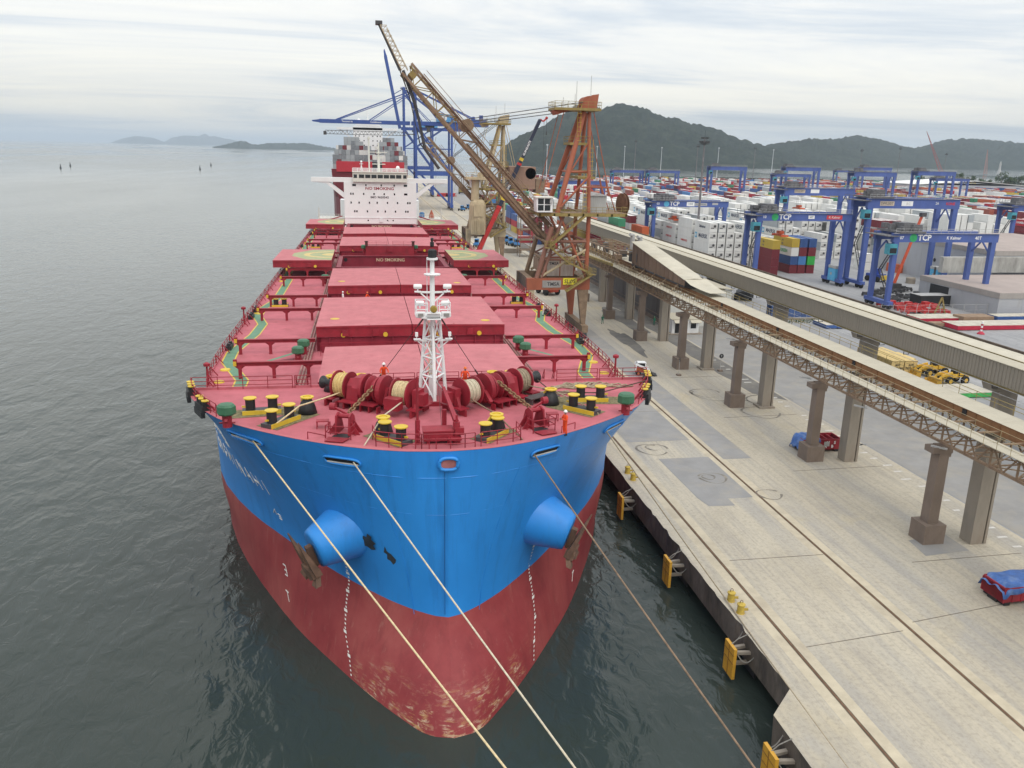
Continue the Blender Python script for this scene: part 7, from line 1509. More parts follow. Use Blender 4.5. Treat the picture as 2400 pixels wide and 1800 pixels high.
b = MB(); b.bb(3.4, 7.6, -.58, -.55, 22.4, 23.6); obj('white_plate', b, mat('cream plate', (.5, .42, .33), .6), rs); text('SWL50T', 1.05, M_NAVY, rs, facing((5.5, -.6, 23))); b = MB(); b.bb(9.8, 13.2, -.58, -.55, 22.4, 23.7); obj('white_plate', b, M_WHITE, rs); text('JLC', .8, M_LGREY, rs, facing((11.8, -.6, 23.05))); text('26', 1.0, M_WHITE, rs, facing((20.5, -.58, 23.2))); text('KONE', 1.0, M_LRED, rs, facing((24.6, -.58, 23.1)), bold=.03)
r12 = rtg('tall blue yard crane half hidden behind the crane marked with a red ladder', 151.3, 289, 27.2, 27.3, None, False, (8, 16), 1); text('SWL50T', 1.05, M_NAVY, r12, facing((5.5, -.6, 22.6))); b = MB(); b.bb(3.4, 7.6, -.58, -.55, 22.0, 23.2); obj('white_plate', b, MATS['cream plate'], r12)
b = MB(); b.bb(9.8, 13.2, -.58, -.55, 22.0, 23.3); obj('white_plate', b, M_WHITE, r12)
rtg('blue yard crane cut by the right edge of the photo above a red container', 217, 254, 24, 27.3, None, False, (14, 12))
rtg('blue yard crane seen low behind the orange shiploader mast', 112, 483, 22, 27.3, '13', False, (20, 12))
FG = 'distant yard crane'
for x, y, z, v, lb in ((203, 686, 24.6, 0, 'distant blue yard crane, left one of the touching pair below the big hill'), (232, 680, 25, 0, 'distant blue yard crane, right one of the touching pair below the big hill'), (246, 583, 30.5, 1, 'distant blue yard crane standing alone against the water left of centre'), (288, 567, 26.5, 0, 'distant blue yard crane, lower of two overlapping left of the tall pair'), (305, 585, 31.0, 1, 'distant blue yard crane, higher of two overlapping left of the tall pair'), (289, 469, 30.5, 1, 'distant tall blue yard crane with a red spreader in the middle of the yard'), (520, 880, 25, 0, 'distant blue yard crane low against the water between taller ones'), (425, 678, 31, 1, 'distant tall blue yard crane behind the one with a red spreader'), (360, 510, 31, 1, 'distant tall blue yard crane on the right in front of the treeline'), (414, 565, 25.5, 0, 'distant lower blue yard crane on the right in front of the treeline'), (560, 640, 26, 0, 'distant blue yard crane at the far right edge near the trees')):
    rtg(lb, x, y, z, 27.3, None, False, (rr.uniform(5, 20), 13), v)
# raised red ladder boom
t = thing('access_boom', 'red telescopic boom of an access lift reaching up beside a tall yard crane leg', 'lift', (141, 203, QZ)); b = MB(); b.beam((0, 0, 2.2), (5.2, 0, 20), .55, .6, w2=.4); obj('boom', b, mat('lift red', (.55, .09, .04), .5), t); b = MB(); b.bb(-1.5, 1.5, -1.2, 1.2, .7, 2.2)
for x in (-1, 1):
    for y in (-1.2, 1.2): b.lathe([(.2, -.15), (.5, -.15), (.5, .15), (.2, .15)], (x, y, .5), (0, 1, 0), 12)
obj('chassis', b, M_DGREY, t); b = MB(); b.bb(4.8, 6.2, -.6, .6, 20, 21); obj('basket', b, M_DGREY, t)
# ================================================================== LIGHT MASTS
def mast_light(lb, x, y, z, big):
    t = thing('light_mast', lb, 'light mast', (x, y, QZ), 0, 'tall light masts in the yard'); h = z - QZ
    b = MB(); b.tube((0, 0, 0), (0, 0, h), .5 if big else .42, 10, .22 if big else .2); obj('pole', b, mat('mast grey', (.17, .16, .17), .6, var=.3) if big else mat('mast pale grey', (.55, .58, .62), .5, var=.1), t)
    if big:
        b = MB(); b.lathe([(.3, h - 1.6), (1.3, h - 1.5), (1.3, h - 1.3), (.3, h - 1.2)], n=12)
        for k in range(8): a = k * pi / 4; b.box((1.5 * cos(a), 1.5 * sin(a), h - 1.0), (.6, .6, .5), a); b.box((1.0 * cos(a), 1.0 * sin(a), h + .2), (.5, .5, .45), a)
        for k in range(4): b.beam((0, 0, h - 2), (1.9 * cos(k * pi / 2), 1.9 * sin(k * pi / 2), h - 1.5), .1)
        b.tube((0, 0, h), (0, 0, h + 2.6), .05, 4); obj('lamp_head', b, M_DGREY, t)
    else: b = MB(); b.bb(-.6, .6, -.6, .6, h - 1.0, h); obj('lamp_head', b, mat('mast pale grey', (.55, .58, .62), .5), t)
for a in ((107.6, 262, 43.1, True, 'tall dark light mast rising through yard crane 03'), (306, 760, 47, True, 'dark light mast in the middle distance left of the notch between the hills'), (608, 900, 51, True, 'dark light mast in front of the right range of hills near a red crane'), (279, 900, 45.8, False, 'pale light mast below the big hill nearest the shiploader, second of a close group'), (291, 900, 52, True, 'dark slim light mast beside a pale one below the big hill'), (321, 900, 45.4, False, 'pale light mast below the big hill right of the dark slim one'), (248, 900, 45, False, 'pale light mast just right of the orange shiploader mast'), (452, 900, 46, False, 'pale light mast against the water under the right range'), (430, 900, 47.8, True, 'thin dark light mast at the notch between the hills'), (560, 900, 48, True, 'thin dark light mast behind the tall yard cranes on the right'), (150, 700, 44, False, 'pale light mast left of the orange shiploader mast'), (387, 900, 46.5, False, 'pale light mast of the close pair below the end of the big hill'), (742, 1000, 47, True, 'dark light mast above the far treeline on the right')): mast_light(a[4], a[0], a[1], a[2], a[3])
# ================================================================== SHEDS
def shed(lb, x0, x1, y0, y1, z, roofm, name='storage_shed', fans=()):
    t = thing(name, lb, 'shed', (x0, y0, QZ)); w, l, h = x1 - x0, y1 - y0, z - QZ
    n = int(l / 3)
    for k in range(n): b = MB(); b.bb((k % 2) * .03, .15, l * k / n + .01, l * (k + 1) / n - .01, 0, h - 1.3); obj('wall_panel', b, M_SHED, t)
    n = int(w / 3)
    for k in range(n): b = MB(); b.bb(w * k / n + .01, w * (k + 1) / n - .01, (k % 2) * .03, .15, 0, h - 1.3); obj('wall_panel', b, M_SHED, t)
    b = MB(); b.bb(-.12, w, -.12, l, h - 1.3, h - .06); obj('fascia', b, mat('grey brown fascia', (.33, .305, .29), .7, var=.08, streak=3), t)
    b = MB(); b.bb(.1, w - .1, .1, l - .1, h - .3, h + .0); obj('roof', b, roofm, t)
    for y, zz in fans: b = MB(); b.lathe([(0, 0), (.55, 0), (.55, .08), (0, .08)], (.0, y, zz), (-1, 0, 0), 14); b.bb(-.12, -.08, y - .04, y + .04, zz - .5, zz + .5); obj('wall_fan', b, M_BLACK, t)
    return t
shed('large grey shed with round wall fans and flat brown roof on the right', 166.6, 215, 198.4, 250, 15, M_SROOF, 'storage_shed', ((24, 6), (12, 6)))
an = shed('low grey annex with brown roof and open dark doorway in front of the large shed', 141.3, 200, 164.7, 193, 9.4, M_SROOF, 'shed_annex')
b = MB(); b.bb(-.03, .1, 17, 24, .1, 4.4); obj('doorway', b, M_BLACK, an)
b = MB(); b.bb(150, 215, 196.6, 198.2, 9.4, 13.5); o = tag(obj('concrete_parapet', b, mat('stained concrete', (.42, .42, .40), .8, var=.2, sc=.6, dirt=(.2, .19, .18), da=.4, dsc=.4, streak=3)), 'stained pale concrete parapet between the shed and its annex', 'wall')
# ================================================================== VEHICLES AND YARD EQUIPMENT
def wheel(b, x, y, r, w, ax=(0, 1, 0)): b.lathe([(r * .45, -w / 2), (r * .9, -w / 2), (r, -w / 4), (r, w / 4), (r * .9, w / 2), (r * .45, w / 2)], (x, y, r), ax, 16)
def loader(lb, p, rz):
    t = thing('wheel_loader', lb, 'loader', p, rz, 'yellow wheel loaders by the crates')
    b = MB(); b.extr([(-2.9, -.75, 1.2), (-.8, -.75, 1.2), (-.8, -.75, 2.3), (-2.6, -.75, 2.2), (-2.9, -.75, 1.9)], (0, 1.5, 0)); b.bb(-.8, .3, -.6, .6, 1.1, 1.7); b.bb(.2, 1.6, -.55, .55, .9, 1.5); obj('body', b, M_CAT, t)
    b = MB(); b.bb(-.5, -.2, -.5, .5, 1.7, 2.5); b.bb(-1.0, -.4, -.45, .45, 1.7, 2.0); obj('seat', b, M_BLACK, t)
    b = MB()
    for y in (-.55, .55): b.beam((.4, y, 1.9), (2.3, y, 1.5), .22, .4); b.beam((2.3, y, 1.5), (3.1, y, .6), .22, .35)
    obj('lift_arm', b, M_CAT, t)
    b = MB(); b.extr([(3.0, -1.35, .15), (4.1, -1.35, .12), (3.2, -1.35, .35), (3.15, -1.35, 1.15), (2.95, -1.35, 1.2)], (0, 2.7, 0)); b.bb(3.0, 3.9, -1.37, -1.3, .1, .9); b.bb(3.0, 3.9, 1.3, 1.37, .1, .9); obj('bucket', b, mat('bucket yellow', (.56, .33, .05), .5, var=.2), t)
    for x in (-1.9, 1.1):
        for y in (-.95, .95):
            b = MB(); wheel(b, x, y, .72, .5); w = obj('wheel', b, M_TYRE, t); b = MB(); b.lathe([(0, -.27), (.33, -.27), (.33, .27), (0, .27)], (x, y, .72), (0, 1, 0), 14); obj('rim', b, M_CAT, w)
    return t
l1 = loader('yellow wheel loader with its bucket down, nearer one of the pair beside the wooden crates', (92.0, 114.4, QZ), pi); l1.rotation_euler.z = radians(186)
dup(l1, (92.2, 119.6, QZ), radians(184), 'yellow wheel loader with its bucket down, farther one of the pair beside the wooden crates')
def crate(lb, x, y, w, l, h):
    t = thing('wooden_crate', lb, 'crate', (x, y, QZ), 0, 'large wooden crates beside the wheel loaders'); n = max(3, int(l / .9))
    b = MB(); b.bb(.06, w - .06, .06, l - .06, .05, h - .04); obj('lining', b, mat('crate lining', (.45, .33, .14), .8), t)
    for k in range(n): b = MB(); b.bb(0, .06, l * k / n + .02, l * (k + 1) / n - .02, .05, h - .04); obj('plank', b, M_WOOD, t); b = MB(); b.bb(0, w, l * k / n + .015, l * (k + 1) / n - .015, h - .04, h); obj('plank', b, M_WOOD, t)
    for k in range(3): b = MB(); b.bb(w * k / 3 + .02, w * (k + 1) / 3 - .02, 0, .06, .05, h - .04); obj('plank', b, M_WOOD, t)
    b = MB()
    for yy in (.0, l / 2, l - .1): b.bb(-.03, 0, yy, yy + .1, 0, h)
    b.bb(-.03, w + .03, -.03, 0, 0, .12); b.bb(-.03, w + .03, -.03, 0, h - .12, h); obj('batten', b, mat('crate batten', (.42, .31, .13), .8), t); return t
M_STEN = mat('stencil ink', (.10, .08, .05), .8)
c1 = crate('large pale wooden crate with stencilled end, left of the pair facing the camera', 85.4, 120.5, 2.3, 10, 2.3); text('AW\n7STRON', .55, M_STEN, c1, facing((1.15, -.04, 1.3)), bold=.02)
c2 = crate('large pale wooden crate with stencilled end, right of the pair facing the camera', 87.9, 120.5, 2.3, 10, 2.3); text('AW\n7STRON', .55, M_STEN, c2, facing((1.15, -.04, 1.3)), bold=.02)
crate('lower pale wooden crate at the left end of the crate row', 82.0, 126.5, 3.0, 5, 1.3); crate('smaller pale wooden crate behind the nearer wheel loader', 90.5, 124.5, 2.2, 5, 1.6)
def flat(lb, x, y, w, l, h, m1, m2, cat='flat rack'):
    t = thing('flat_rack', lb, cat, (x, y, QZ)); b = MB(); b.bb(0, w, 0, .18, .12, h); b.bb(0, w, l - .18, l, .12, h); b.bb(0, .18, .18, l - .18, .12, h); b.bb(w - .18, w, .18, l - .18, .12, h); obj('side_beam', b, m1, t)
    n = max(4, int(w / 1.2))
    for k in range(n): b = MB(); b.bb(w * k / n + .01, w * (k + 1) / n - .01, .02, l - .02, h, h + .07 + .01 * (k % 2)); obj('deck_plank', b, m2, t)
    b = MB(); b.bb(.3, w - .3, .3, l - .3, 0, .12); obj('skid', b, M_BLACK, t); return t
M_DKPL = mat('weathered plank deck', (.50, .47, .40), .85, var=.15, dirt=(.3, .26, .2), da=.3); M_BRPL = mat('brown plank deck', (.27, .19, .13), .85, var=.2)
flat('green edged flat rack with a pale deck beside the wheel loaders', 87.2, 106.5, 6.3, 5.0, .75, mat('flat green', (.06, .38, .10), .5, var=.2), M_DKPL)
flat('blue edged flat rack with a pale deck lying behind the upper conveyor bridge', 94.5, 156.5, 8.0, 5.5, .8, mat('flat blue', (.04, .10, .30), .5, var=.2), M_DKPL)
M_RTR = mat('roll trailer red', (.42, .02, .05), .5, var=.12)
flat('red roll trailer with a pale deck nearest the upper conveyor bridge', 119.0, 160.5, 11.0, 5.0, 1.1, M_RTR, M_DKPL); flat('long red roll trailer with a pale deck in front of the fence', 122.5, 152.8, 22.0, 5.4, 1.0, M_RTR, M_DKPL); flat('brown plank flat rack stacked behind the long red trailer', 128.5, 159.0, 7.5, 3.6, 1.6, M_BRPL, M_BRPL); flat('dark blue flat rack with a grey deck at the right behind the long red trailer', 137.0, 159.2, 12.0, 3.2, 1.6, mat('flat blue', (.04, .10, .30), .5), M_DKPL); flat('brown low trailer between two red roll trailers', 120.0, 157.0, 9.5, 2.2, .7, M_BRPL, M_BRPL)
t = flat('long dark platform with a pale grey top parked under crane 07', 133.0, 180.5, 11.5, 4.0, 2.6, M_BLACK, M_LGREY)
# spreader frames
def spreader(lb, x, y, rz, z=0.0, m=None):
    m = m or M_CRED; t = thing('spreader_frame', lb, 'spreader', (x, y, QZ + z), rz, 'lifting spreaders parked under yard crane 07'); b = MB()
    for s in (-.8, .8): b.bb(-3, 3, s - .2, s + .2, .5, 1.0)
    obj('beam', b, m, t)
    for x_ in (-3, -1, 1, 3): b = MB(); b.bb(x_ - .18, x_ + .18, -1.2, 1.2, .35, 1.05); obj('cross_beam', b, m, t)
    b = MB()
    for x_ in (-3, 3):
        for y_ in (-1.15, 1.15): b.bb(x_ - .2, x_ + .2, y_ - .2, y_ + .2, 0, .7)
    b.box((0, 0, 1.3), (1.4, 1.2, .6)); obj('corner_housing', b, m, t); return t
for k, (x, y, rz) in enumerate(((125.5, 180.5, -8), (128.5, 178.5, 6), (127.0, 175.8, -15), (130.5, 175.0, 12), (126.4, 172.4, 4), (130.2, 171.0, -6))): spreader(('red spreader frame farthest back in the heap under crane 07', 'red spreader frame second from the back under crane 07', 'red spreader frame skewed in the middle of the heap', 'red spreader frame lying on top of the others in the heap', 'red spreader frame at the near left of the heap', 'red spreader frame nearest the yellow triangular stand')[k], x, y, radians(rz), .0 if k != 3 else .6)
for k, (x, y) in enumerate(((146.5, 189), (148.5, 185))): spreader(('orange red spreader frame behind the long dark platform, farther one', 'orange red spreader frame behind the long dark platform, closer one')[k], x, y, radians(-20), .6, mat('spreader orange', (.55, .10, .035), .5))
for k, (x, y, rz) in enumerate(((131, 196, 10), (136, 200, -12), (141, 193, 20), (134, 190, 0), (143, 202, 30), (129, 188, -20))): spreader('dark steel spreader frame lying on the paving under the yard cranes', x, y, radians(rz), 0, M_DGREY)
t = thing('a_frame_stand', 'yellow triangular stand beside the fence', 'stand', (130.4, 169.4, QZ)); b = MB()
for s in (-1, 1): b.beam((s * 1.5, 0, 0), (0, 0, 4.2), .28)
b.beam((-.9, 0, 1.6), (.9, 0, 1.6), .25); obj('frame', b, M_OLIVE, t); b = MB(); b.bb(-1.8, 1.8, -.6, .6, 0, .15); obj('base', b, M_OLIVE, t)
t = thing('marker_post', 'red and white banded post standing on the open paving', 'post', (125.3, 149.4, QZ)); b = MB(); b.lathe([(.75, 0), (.7, .2), (.35, .5), (.3, .6)], n=12); obj('foot', b, M_RTR, t); b = MB(); b.tube((0, 0, .6), (0, 0, 2.6), .2, 10); obj('pole', b, M_WHITE, t)
for z in (1.0, 1.8): b = MB(); b.tube((0, 0, z), (0, 0, z + .35), .23, 10); obj('band', b, M_RTR, t)
# fence
t = thing('wire_fence', 'wire mesh fence with pale posts behind the red roll trailers', 'fence', (108, 167.5, QZ)); L = 42
for k in range(15): b = MB(); b.tube((k * 3, 0, 0), (k * 3, 0, 2.9), .06, 6); b.beam((k * 3, 0, 2.9), (k * 3, -.35, 3.2), .07); obj('post', b, M_LGREY, t)
b = MB()
for z in (.1, 1.5, 2.8): b.tube((0, 0, z), (L, 0, z), .025, 4)
for k in range(110): b.tube((k * L / 110, 0, .1), (k * L / 110, 0, 2.8), .008, 3)
kind(obj('wire_mesh', b, M_LGREY, t), 'stuff'); b = MB(); b.bb(-.2, L, -.1, .12, 0, .45); obj('kerb', b, M_CONC, t)
t = thing('wire_fence', 'short wire mesh fence with pale posts seen under the conveyor bridge', 'fence', (86.5, 166.5, QZ))
for k in range(6): b = MB(); b.tube((k * 3, 0, 0), (k * 3, 0, 2.6), .06, 6); obj('post', b, M_LGREY, t)
b = MB()
for z in (.1, 1.3, 2.5): b.tube((0, 0, z), (15, 0, z), .025, 4)
for k in range(40): b.tube((k * 15 / 40, 0, .1), (k * 15 / 40, 0, 2.5), .008, 3)
kind(obj('wire_mesh', b, M_LGREY, t), 'stuff'); b = MB(); b.bb(-.2, 15, -.15, .15, 0, .4); obj('kerb', b, M_CONC, t)
container('blue', 88.5, 170.5, QZ, label='dark purple blue container on the ground behind the short fence', group=None).rotation_euler = (0, 0, radians(-90))
# grass verge by the short fence
b = MB(); rg = random.Random(2)
for k in range(900): x, y = rg.uniform(84, 103), rg.uniform(162.6, 166.2); h = rg.uniform(.15, .5); a = rg.uniform(0, 6.28); b.add([(x, y, QZ), (x + .12 * cos(a), y + .12 * sin(a), QZ), (x + rg.uniform(-.12, .12), y + rg.uniform(-.12, .12), QZ + h)], [(0, 1, 2)])
kind(obj('grass', b, mat('verge grass', (.07, .10, .03), .9, var=.4)), 'stuff')
# trucks
def truck(lb, p, rz, load=None):
    t = thing('terminal_tractor', lb, 'truck', p, rz, 'blue terminal tractors on the quay'); mB = mat('tractor blue', (.06, .22, .48), .45, var=.15)
    b = MB(); b.extr([(-.9, -2.4, .9), (.9, -2.4, .9), (.9, -2.4, 1.6), (-.9, -2.4, 1.6)], (0, 1.3, 0)); b.extr([(-.75, -1.4, .9), (.75, -1.4, .9), (.7, -1.3, 3.1), (-.7, -1.3, 3.1)], (0, 1.6, 0)); obj('cab', b, mB, t)
    b = MB(); b.bb(-.62, .62, -1.43, -1.34, 1.9, 2.8); b.bb(-.79, -.70, -1.1, .0, 1.9, 2.8); b.bb(.70, .79, -1.1, .0, 1.9, 2.8); obj('window', b, M_GLASS, t)
    b = MB(); b.bb(-.5, .5, -2.2, 3.0, .6, .95); b.bb(-.9, .9, 1.2, 2.4, .95, 1.25); obj('chassis', b, M_DGREY, t)
    for x in (-.95, .95):
        for y in (-1.7, 1.6): b = MB(); wheel(b, x, y, .52, .35, (1, 0, 0)); obj('wheel', b, M_TYRE, t)
    return t
tr0 = truck('blue terminal tractor beside the leg of the second shiploader, first in the parked row', (53.2, 319, QZ), 0)
for p, rz, lb in (((53.6, 312, QZ), 5, 'blue terminal tractor second in the row parked by the second shiploader'), ((55.0, 307, QZ), 10, 'blue terminal tractor third and nearest in the row parked by the second shiploader'), ((40.3, 306, QZ), -20, 'dark blue terminal tractor under the second shiploader portal'), ((42.5, 340, QZ), 70, 'light blue terminal tractor behind the red and black crane boom'), ((55.4, 492, QZ), 30, 'light blue terminal tractor on the open quay below the blue container crane'), ((60.5, 505, QZ), 50, 'dark terminal tractor right of the light blue one below the container crane'), ((62, 395, QZ), 80, 'blue terminal tractor on the far quay road beside a yellow box')): dup(tr0, p, radians(rz), lb)
for k, (x, y) in enumerate(((57.5, 642), (64, 642))): tag(obj('red_beam_stack', (lambda b: (b.bb(-4, 4, -2, 2, .2, 1.4), b.bb(-3.6, 3.6, -2.2, 2.2, 1.6, 2.6), b)[2])(MB()), M_CRED, loc=(x, y, QZ)), ('red beam stack on the far quay, left one of two', 'red beam stack on the far quay, right one of two')[k], 'steel')
t = thing('generator_truck', 'mustard yellow box truck far along the quay beyond the blue container cranes', 'truck', (77.3, 685, QZ)); b = MB(); b.bb(-2.4, 2.4, -4, 4, 1.6, 6); obj('box_body', b, M_OLIVE, t); b = MB(); b.bb(-2, 2, -4, 4, .9, 1.6)
for x in (-2.2, 2.2):
    for y in (-2.5, 2.5): wheel(b, x, y, .8, .6, (1, 0, 0))
obj('wheels', b, M_TYRE, t)
tag(obj('concrete_block', (lambda b: (b.bb(-3.0, 3.0, -1, 1, 0, 1.6), b)[1])(MB()), M_CONC, loc=(50.5, 288, QZ)), 'low grey concrete block on the quay beside the scaffold tower', 'block')
# scaffold tower
t = thing('scaffold_tower', 'rusty scaffold tower with platforms standing behind the orange shiploader', 'scaffold', (53.2, 279, QZ)); b = MB()
for x in (-2.2, 2.2):
    for y in (-2.5, 2.5): b.tube((x, y, 0), (x, y, 17), .12, 6)
obj('post', b, M_BROWN, t)
for z in (2.2, 5.5, 9, 13, 16.6): b = MB(); b.bb(-2.5, 2.5, -2.8, 2.8, z, z + .25); b.tube((-2.5, -2.8, z + 1.2), (2.5, -2.8, z + 1.2), .06, 4); b.beam((-2.2, -2.5, z), (2.2, -2.5, z - 2.8), .1); obj('platform', b, M_BROWN, t)
# skid steer, red carrier, mobile crane
t = thing('skid_steer_loader', 'small white and orange skid steer loader with a black bucket on the quay', 'loader', (43.6, 124.2, QZ), radians(-12)); b = MB(); b.extr([(-1.2, -.55, .5), (.9, -.55, .5), (.9, -.55, 1.1), (-.3, -.55, 1.2), (-1.3, -.55, 1.5)], (0, 1.1, 0)); obj('body', b, mat('skid orange', (.42, .11, .04), .5), t)
b = MB()
for s in (-.72, .72): b.beam((-1.2, s, 1.9), (.9, s, 1.1), .14, .3); b.beam((.9, s, 1.1), (1.3, s, .35), .14, .25); b.beam((-1.2, s, 1.9), (-1.2, s, .9), .14, .3); b.beam((-1.1, s * .75, 1.2), (-.9, s * .75, 2.1), .1); b.beam((.4, s * .75, 1.2), (.3, s * .75, 2.1), .1)
b.bb(-.95, .35, -.6, .6, 2.05, 2.15); obj('lift_arm', b, M_WHITE, t); b = MB(); b.bb(-.7, .3, -.5, .5, 1.1, 1.95); obj('cage', b, M_BLACK, t); b = MB(); b.extr([(1.2, -.95, .1), (2.3, -.95, .08), (1.5, -.95, .35), (1.4, -.95, .7), (1.2, -.95, .7)], (0, 1.9, 0)); obj('bucket', b, M_BLACK, t)
for x in (-.75, .6):
    for y in (-.75, .75): b = MB(); wheel(b, x, y, .42, .3); w = obj('wheel', b, M_TYRE, t); b = MB(); b.lathe([(0, -.17), (.2, -.17), (.2, .17), (0, .17)], (x, y, .42), (0, 1, 0), 10); obj('rim', b, mat('skid orange', (.42, .11, .04), .5), w)
for s in (-.3, .3): b = MB(); b.box((.45, s, 2.0), (.12, .2, .14)); obj('work_light', b, M_WHITE, t)
t = thing('red_tractor', 'red low tractor with big black tyres under the orange shiploader portal', 'tractor', (44.8, 202, QZ), radians(20)); b = MB(); b.extr([(-1.6, -2.2, 1.1), (1.6, -2.2, 1.1), (1.9, -2.2, 2.2), (-1.9, -2.2, 2.2)], (0, 3.6, 0)); b.bb(-1.2, 1.2, -2.8, -2.2, .9, 1.7); b.bb(-.6, .6, 1.4, 3.2, .9, 1.5); obj('body', b, mat('tractor red', (.38, .06, .035), .5, var=.2), t); b = MB(); b.bb(-1.6, 1.6, -1.9, 1.1, 2.21, 2.3); obj('hopper', b, mat('rust inside', (.26, .10, .06), .8), t)
for x, y in ((-1.7, -1.4), (1.7, -1.4), (-1.5, 2.4), (1.5, 2.4)): b = MB(); wheel(b, x, y, .95, .7, (1, 0, 0)); obj('wheel', b, M_TYRE, t)
t = thing('mobile_crane', 'mobile crane with a black and red telescopic boom raised behind the open hatch covers', 'crane', (33.8, 250, QZ), 0); b = MB(); b.bb(-1.4, 1.4, -6, 6, .9, 2.2); b.bb(-1.3, 1.3, 4.6, 6.2, 2.2, 3.4); obj('carrier', b, M_CRED, t)
for y in (-4.5, -3, 2, 3.6, 5):
    for x in (-1.2, 1.2): b = MB(); wheel(b, x, y, .7, .5, (1, 0, 0)); obj('wheel', b, M_TYRE, t)
b = MB(); b.bb(-1.3, 1.3, -2.6, 1.6, 2.2, 3.6); b.bb(-1.8, -.9, -1, 1.2, 2.4, 4.0); obj('slew_body', b, M_BLACK, t)
pb_, pt_ = V((-1.2, 0, 3.6)), V((17.4, 0, 43.6)); d = (pt_ - pb_).normalized()
b = MB(); b.beam(pb_, pb_ + d * 16.5, 1.25, 1.35, upv=(0, 1, 0)); bm_ = obj('boom', b, M_CRED, t)
for a, c, w in ((15.5, 30, 1.1), (29.5, 44.0, .95)): b = MB(); b.beam(pb_ + d * a, pb_ + d * c, w, w * 1.1, upv=(0, 1, 0)); obj('boom_section', b, mat('boom navy', (.02, .025, .05), .45), bm_); b = MB(); b.beam(pb_ + d * (a + .1), pb_ + d * (a + .8), w + .3, w * 1.1 + .3, upv=(0, 1, 0)); obj('boom_collar', b, M_CRED, bm_)
n_ = V((-d.z, 0, d.x)); M4 = Matrix((d, n_, V((0, -1, 0)))).transposed().to_4x4(); M4.translation = pb_ + d * 35 + V((0, -.62, 0)); text('GUINDASTE', .85, M_WHITE, t, M4, bold=.02); M5 = M4.copy(); M5.translation = pb_ + d * 22 + V((0, -.66, 0)); text('GUINDASTE', .85, M_WHITE, t, M5, bold=.02)
b = MB(); b.beam(pb_ + d * 31.0, pb_ + d * 31.9, 1.06, 1.1, upv=(0, 1, 0)); b.beam(pb_ + d * 18.4, pb_ + d * 19.4, 1.24, 1.26, upv=(0, 1, 0)); obj('yellow_mark', b, M_YEL, bm_)
b = MB(); e = pt_; b.beam(e, e + V((.9, 0, -.6)), .4); b.beam(e + V((.9, 0, -.6)), e + V((1.9, 0, .3)), .4); b.lathe([(0, -.2), (.4, -.2), (.4, .2), (0, .2)], e + V((1.9, 0, .4)), (0, 1, 0), 12); obj('boom_head', b, M_CRED, bm_)
b = MB(); b.tube(e + V((1.2, 0, -.2)), e + V((1.2, 0, -17)), .045, 4); b.tube(e + V((1.95, 0, .3)), e + V((1.95, 0, -3.4)), .045, 4); b.box(e + V((1.2, 0, -17.3)), (.6, .4, .8)); b.box(e + V((1.95, 0, -3.9)), (.3, .3, 1.0)); obj('hook_line', b, M_DGREY, bm_)
b = MB(); b.beam((-.4, 0, 3.0), pb_ + d * 11, .5, .5, upv=(0, 1, 0)); obj('lift_ram', b, M_LGREY, t)
# reach stacker and other yard plant
t = thing('reach_stacker', 'dark blue reach stacker with an orange spreader seen between the two conveyors', 'reach stacker', (93.0, 193.0, QZ), radians(-30)); b = MB(); b.bb(-1.7, 1.7, -3.5, 3.5, .9, 2.2); obj('body', b, M_BLACK, t); b = MB(); b.bb(-.9, .9, 0, 1.8, 2.2, 4.2); obj('cab', b, M_GLASS, t); b = MB(); b.beam((0, 3.2, 3.6), (0, -6.5, 6.2), .9, 1.0); obj('boom', b, mat('boom navy', (.02, .025, .05), .45), t); b = MB(); b.bb(-3, 3, -7.2, -6.2, 4.2, 4.9); obj('spreader', b, mat('spreader orange', (.55, .10, .035), .5), t)
for x in (-1.8, 1.8):
    for y in (-2.4, 2.4): b = MB(); wheel(b, x, y, .9, .7, (1, 0, 0)); obj('wheel', b, M_TYRE, t)
t = thing('empty_stacker', 'teal and black container handler parked beside the grey shed', 'forklift', (158.0, 205.5, QZ), radians(60)); b = MB(); b.bb(-1.5, 1.5, -2.6, 2.6, .9, 2.4); b.bb(-1, 1, -1, .8, 2.4, 3.9); obj('body', b, mat('teal forklift', (.05, .42, .45), .5), t); b = MB(); b.bb(-1.0, -.7, 2.6, 2.9, .2, 6); b.bb(.7, 1.0, 2.6, 2.9, .2, 6); obj('mast', b, M_DGREY, t)
for x in (-1.6, 1.6):
    for y in (-1.8, 1.8): b = MB(); wheel(b, x, y, .8, .6, (1, 0, 0)); obj('wheel', b, M_TYRE, t)
t = thing('forklift', 'dark blue forklift with yellow tail weight behind the lattice crane legs', 'forklift', (147.2, 221, QZ), radians(20)); b = MB(); b.bb(-1.4, 1.4, -2.4, 2.4, .8, 2.2); b.bb(-.9, .9, -.8, 1, 2.2, 3.7); obj('body', b, mat('forklift blue', (.03, .07, .32), .5), t); b = MB(); b.bb(-1.2, 1.2, -3.2, -2.4, .7, 1.9); obj('counterweight', b, M_YEL, t)
for x in (-1.5, 1.5):
    for y in (-1.7, 1.7): b = MB(); wheel(b, x, y, .8, .6, (1, 0, 0)); obj('wheel', b, M_TYRE, t)
tag(obj('round_tank', (lambda b: (b.lathe([(1.3, 0), (1.3, 1.5), (1.1, 1.7), (0, 1.75)], n=18), b)[1])(MB()), M_CONC, loc=(155.5, 216.5, QZ)), 'short grey round concrete tank on the paving between the yard cranes', 'tank')
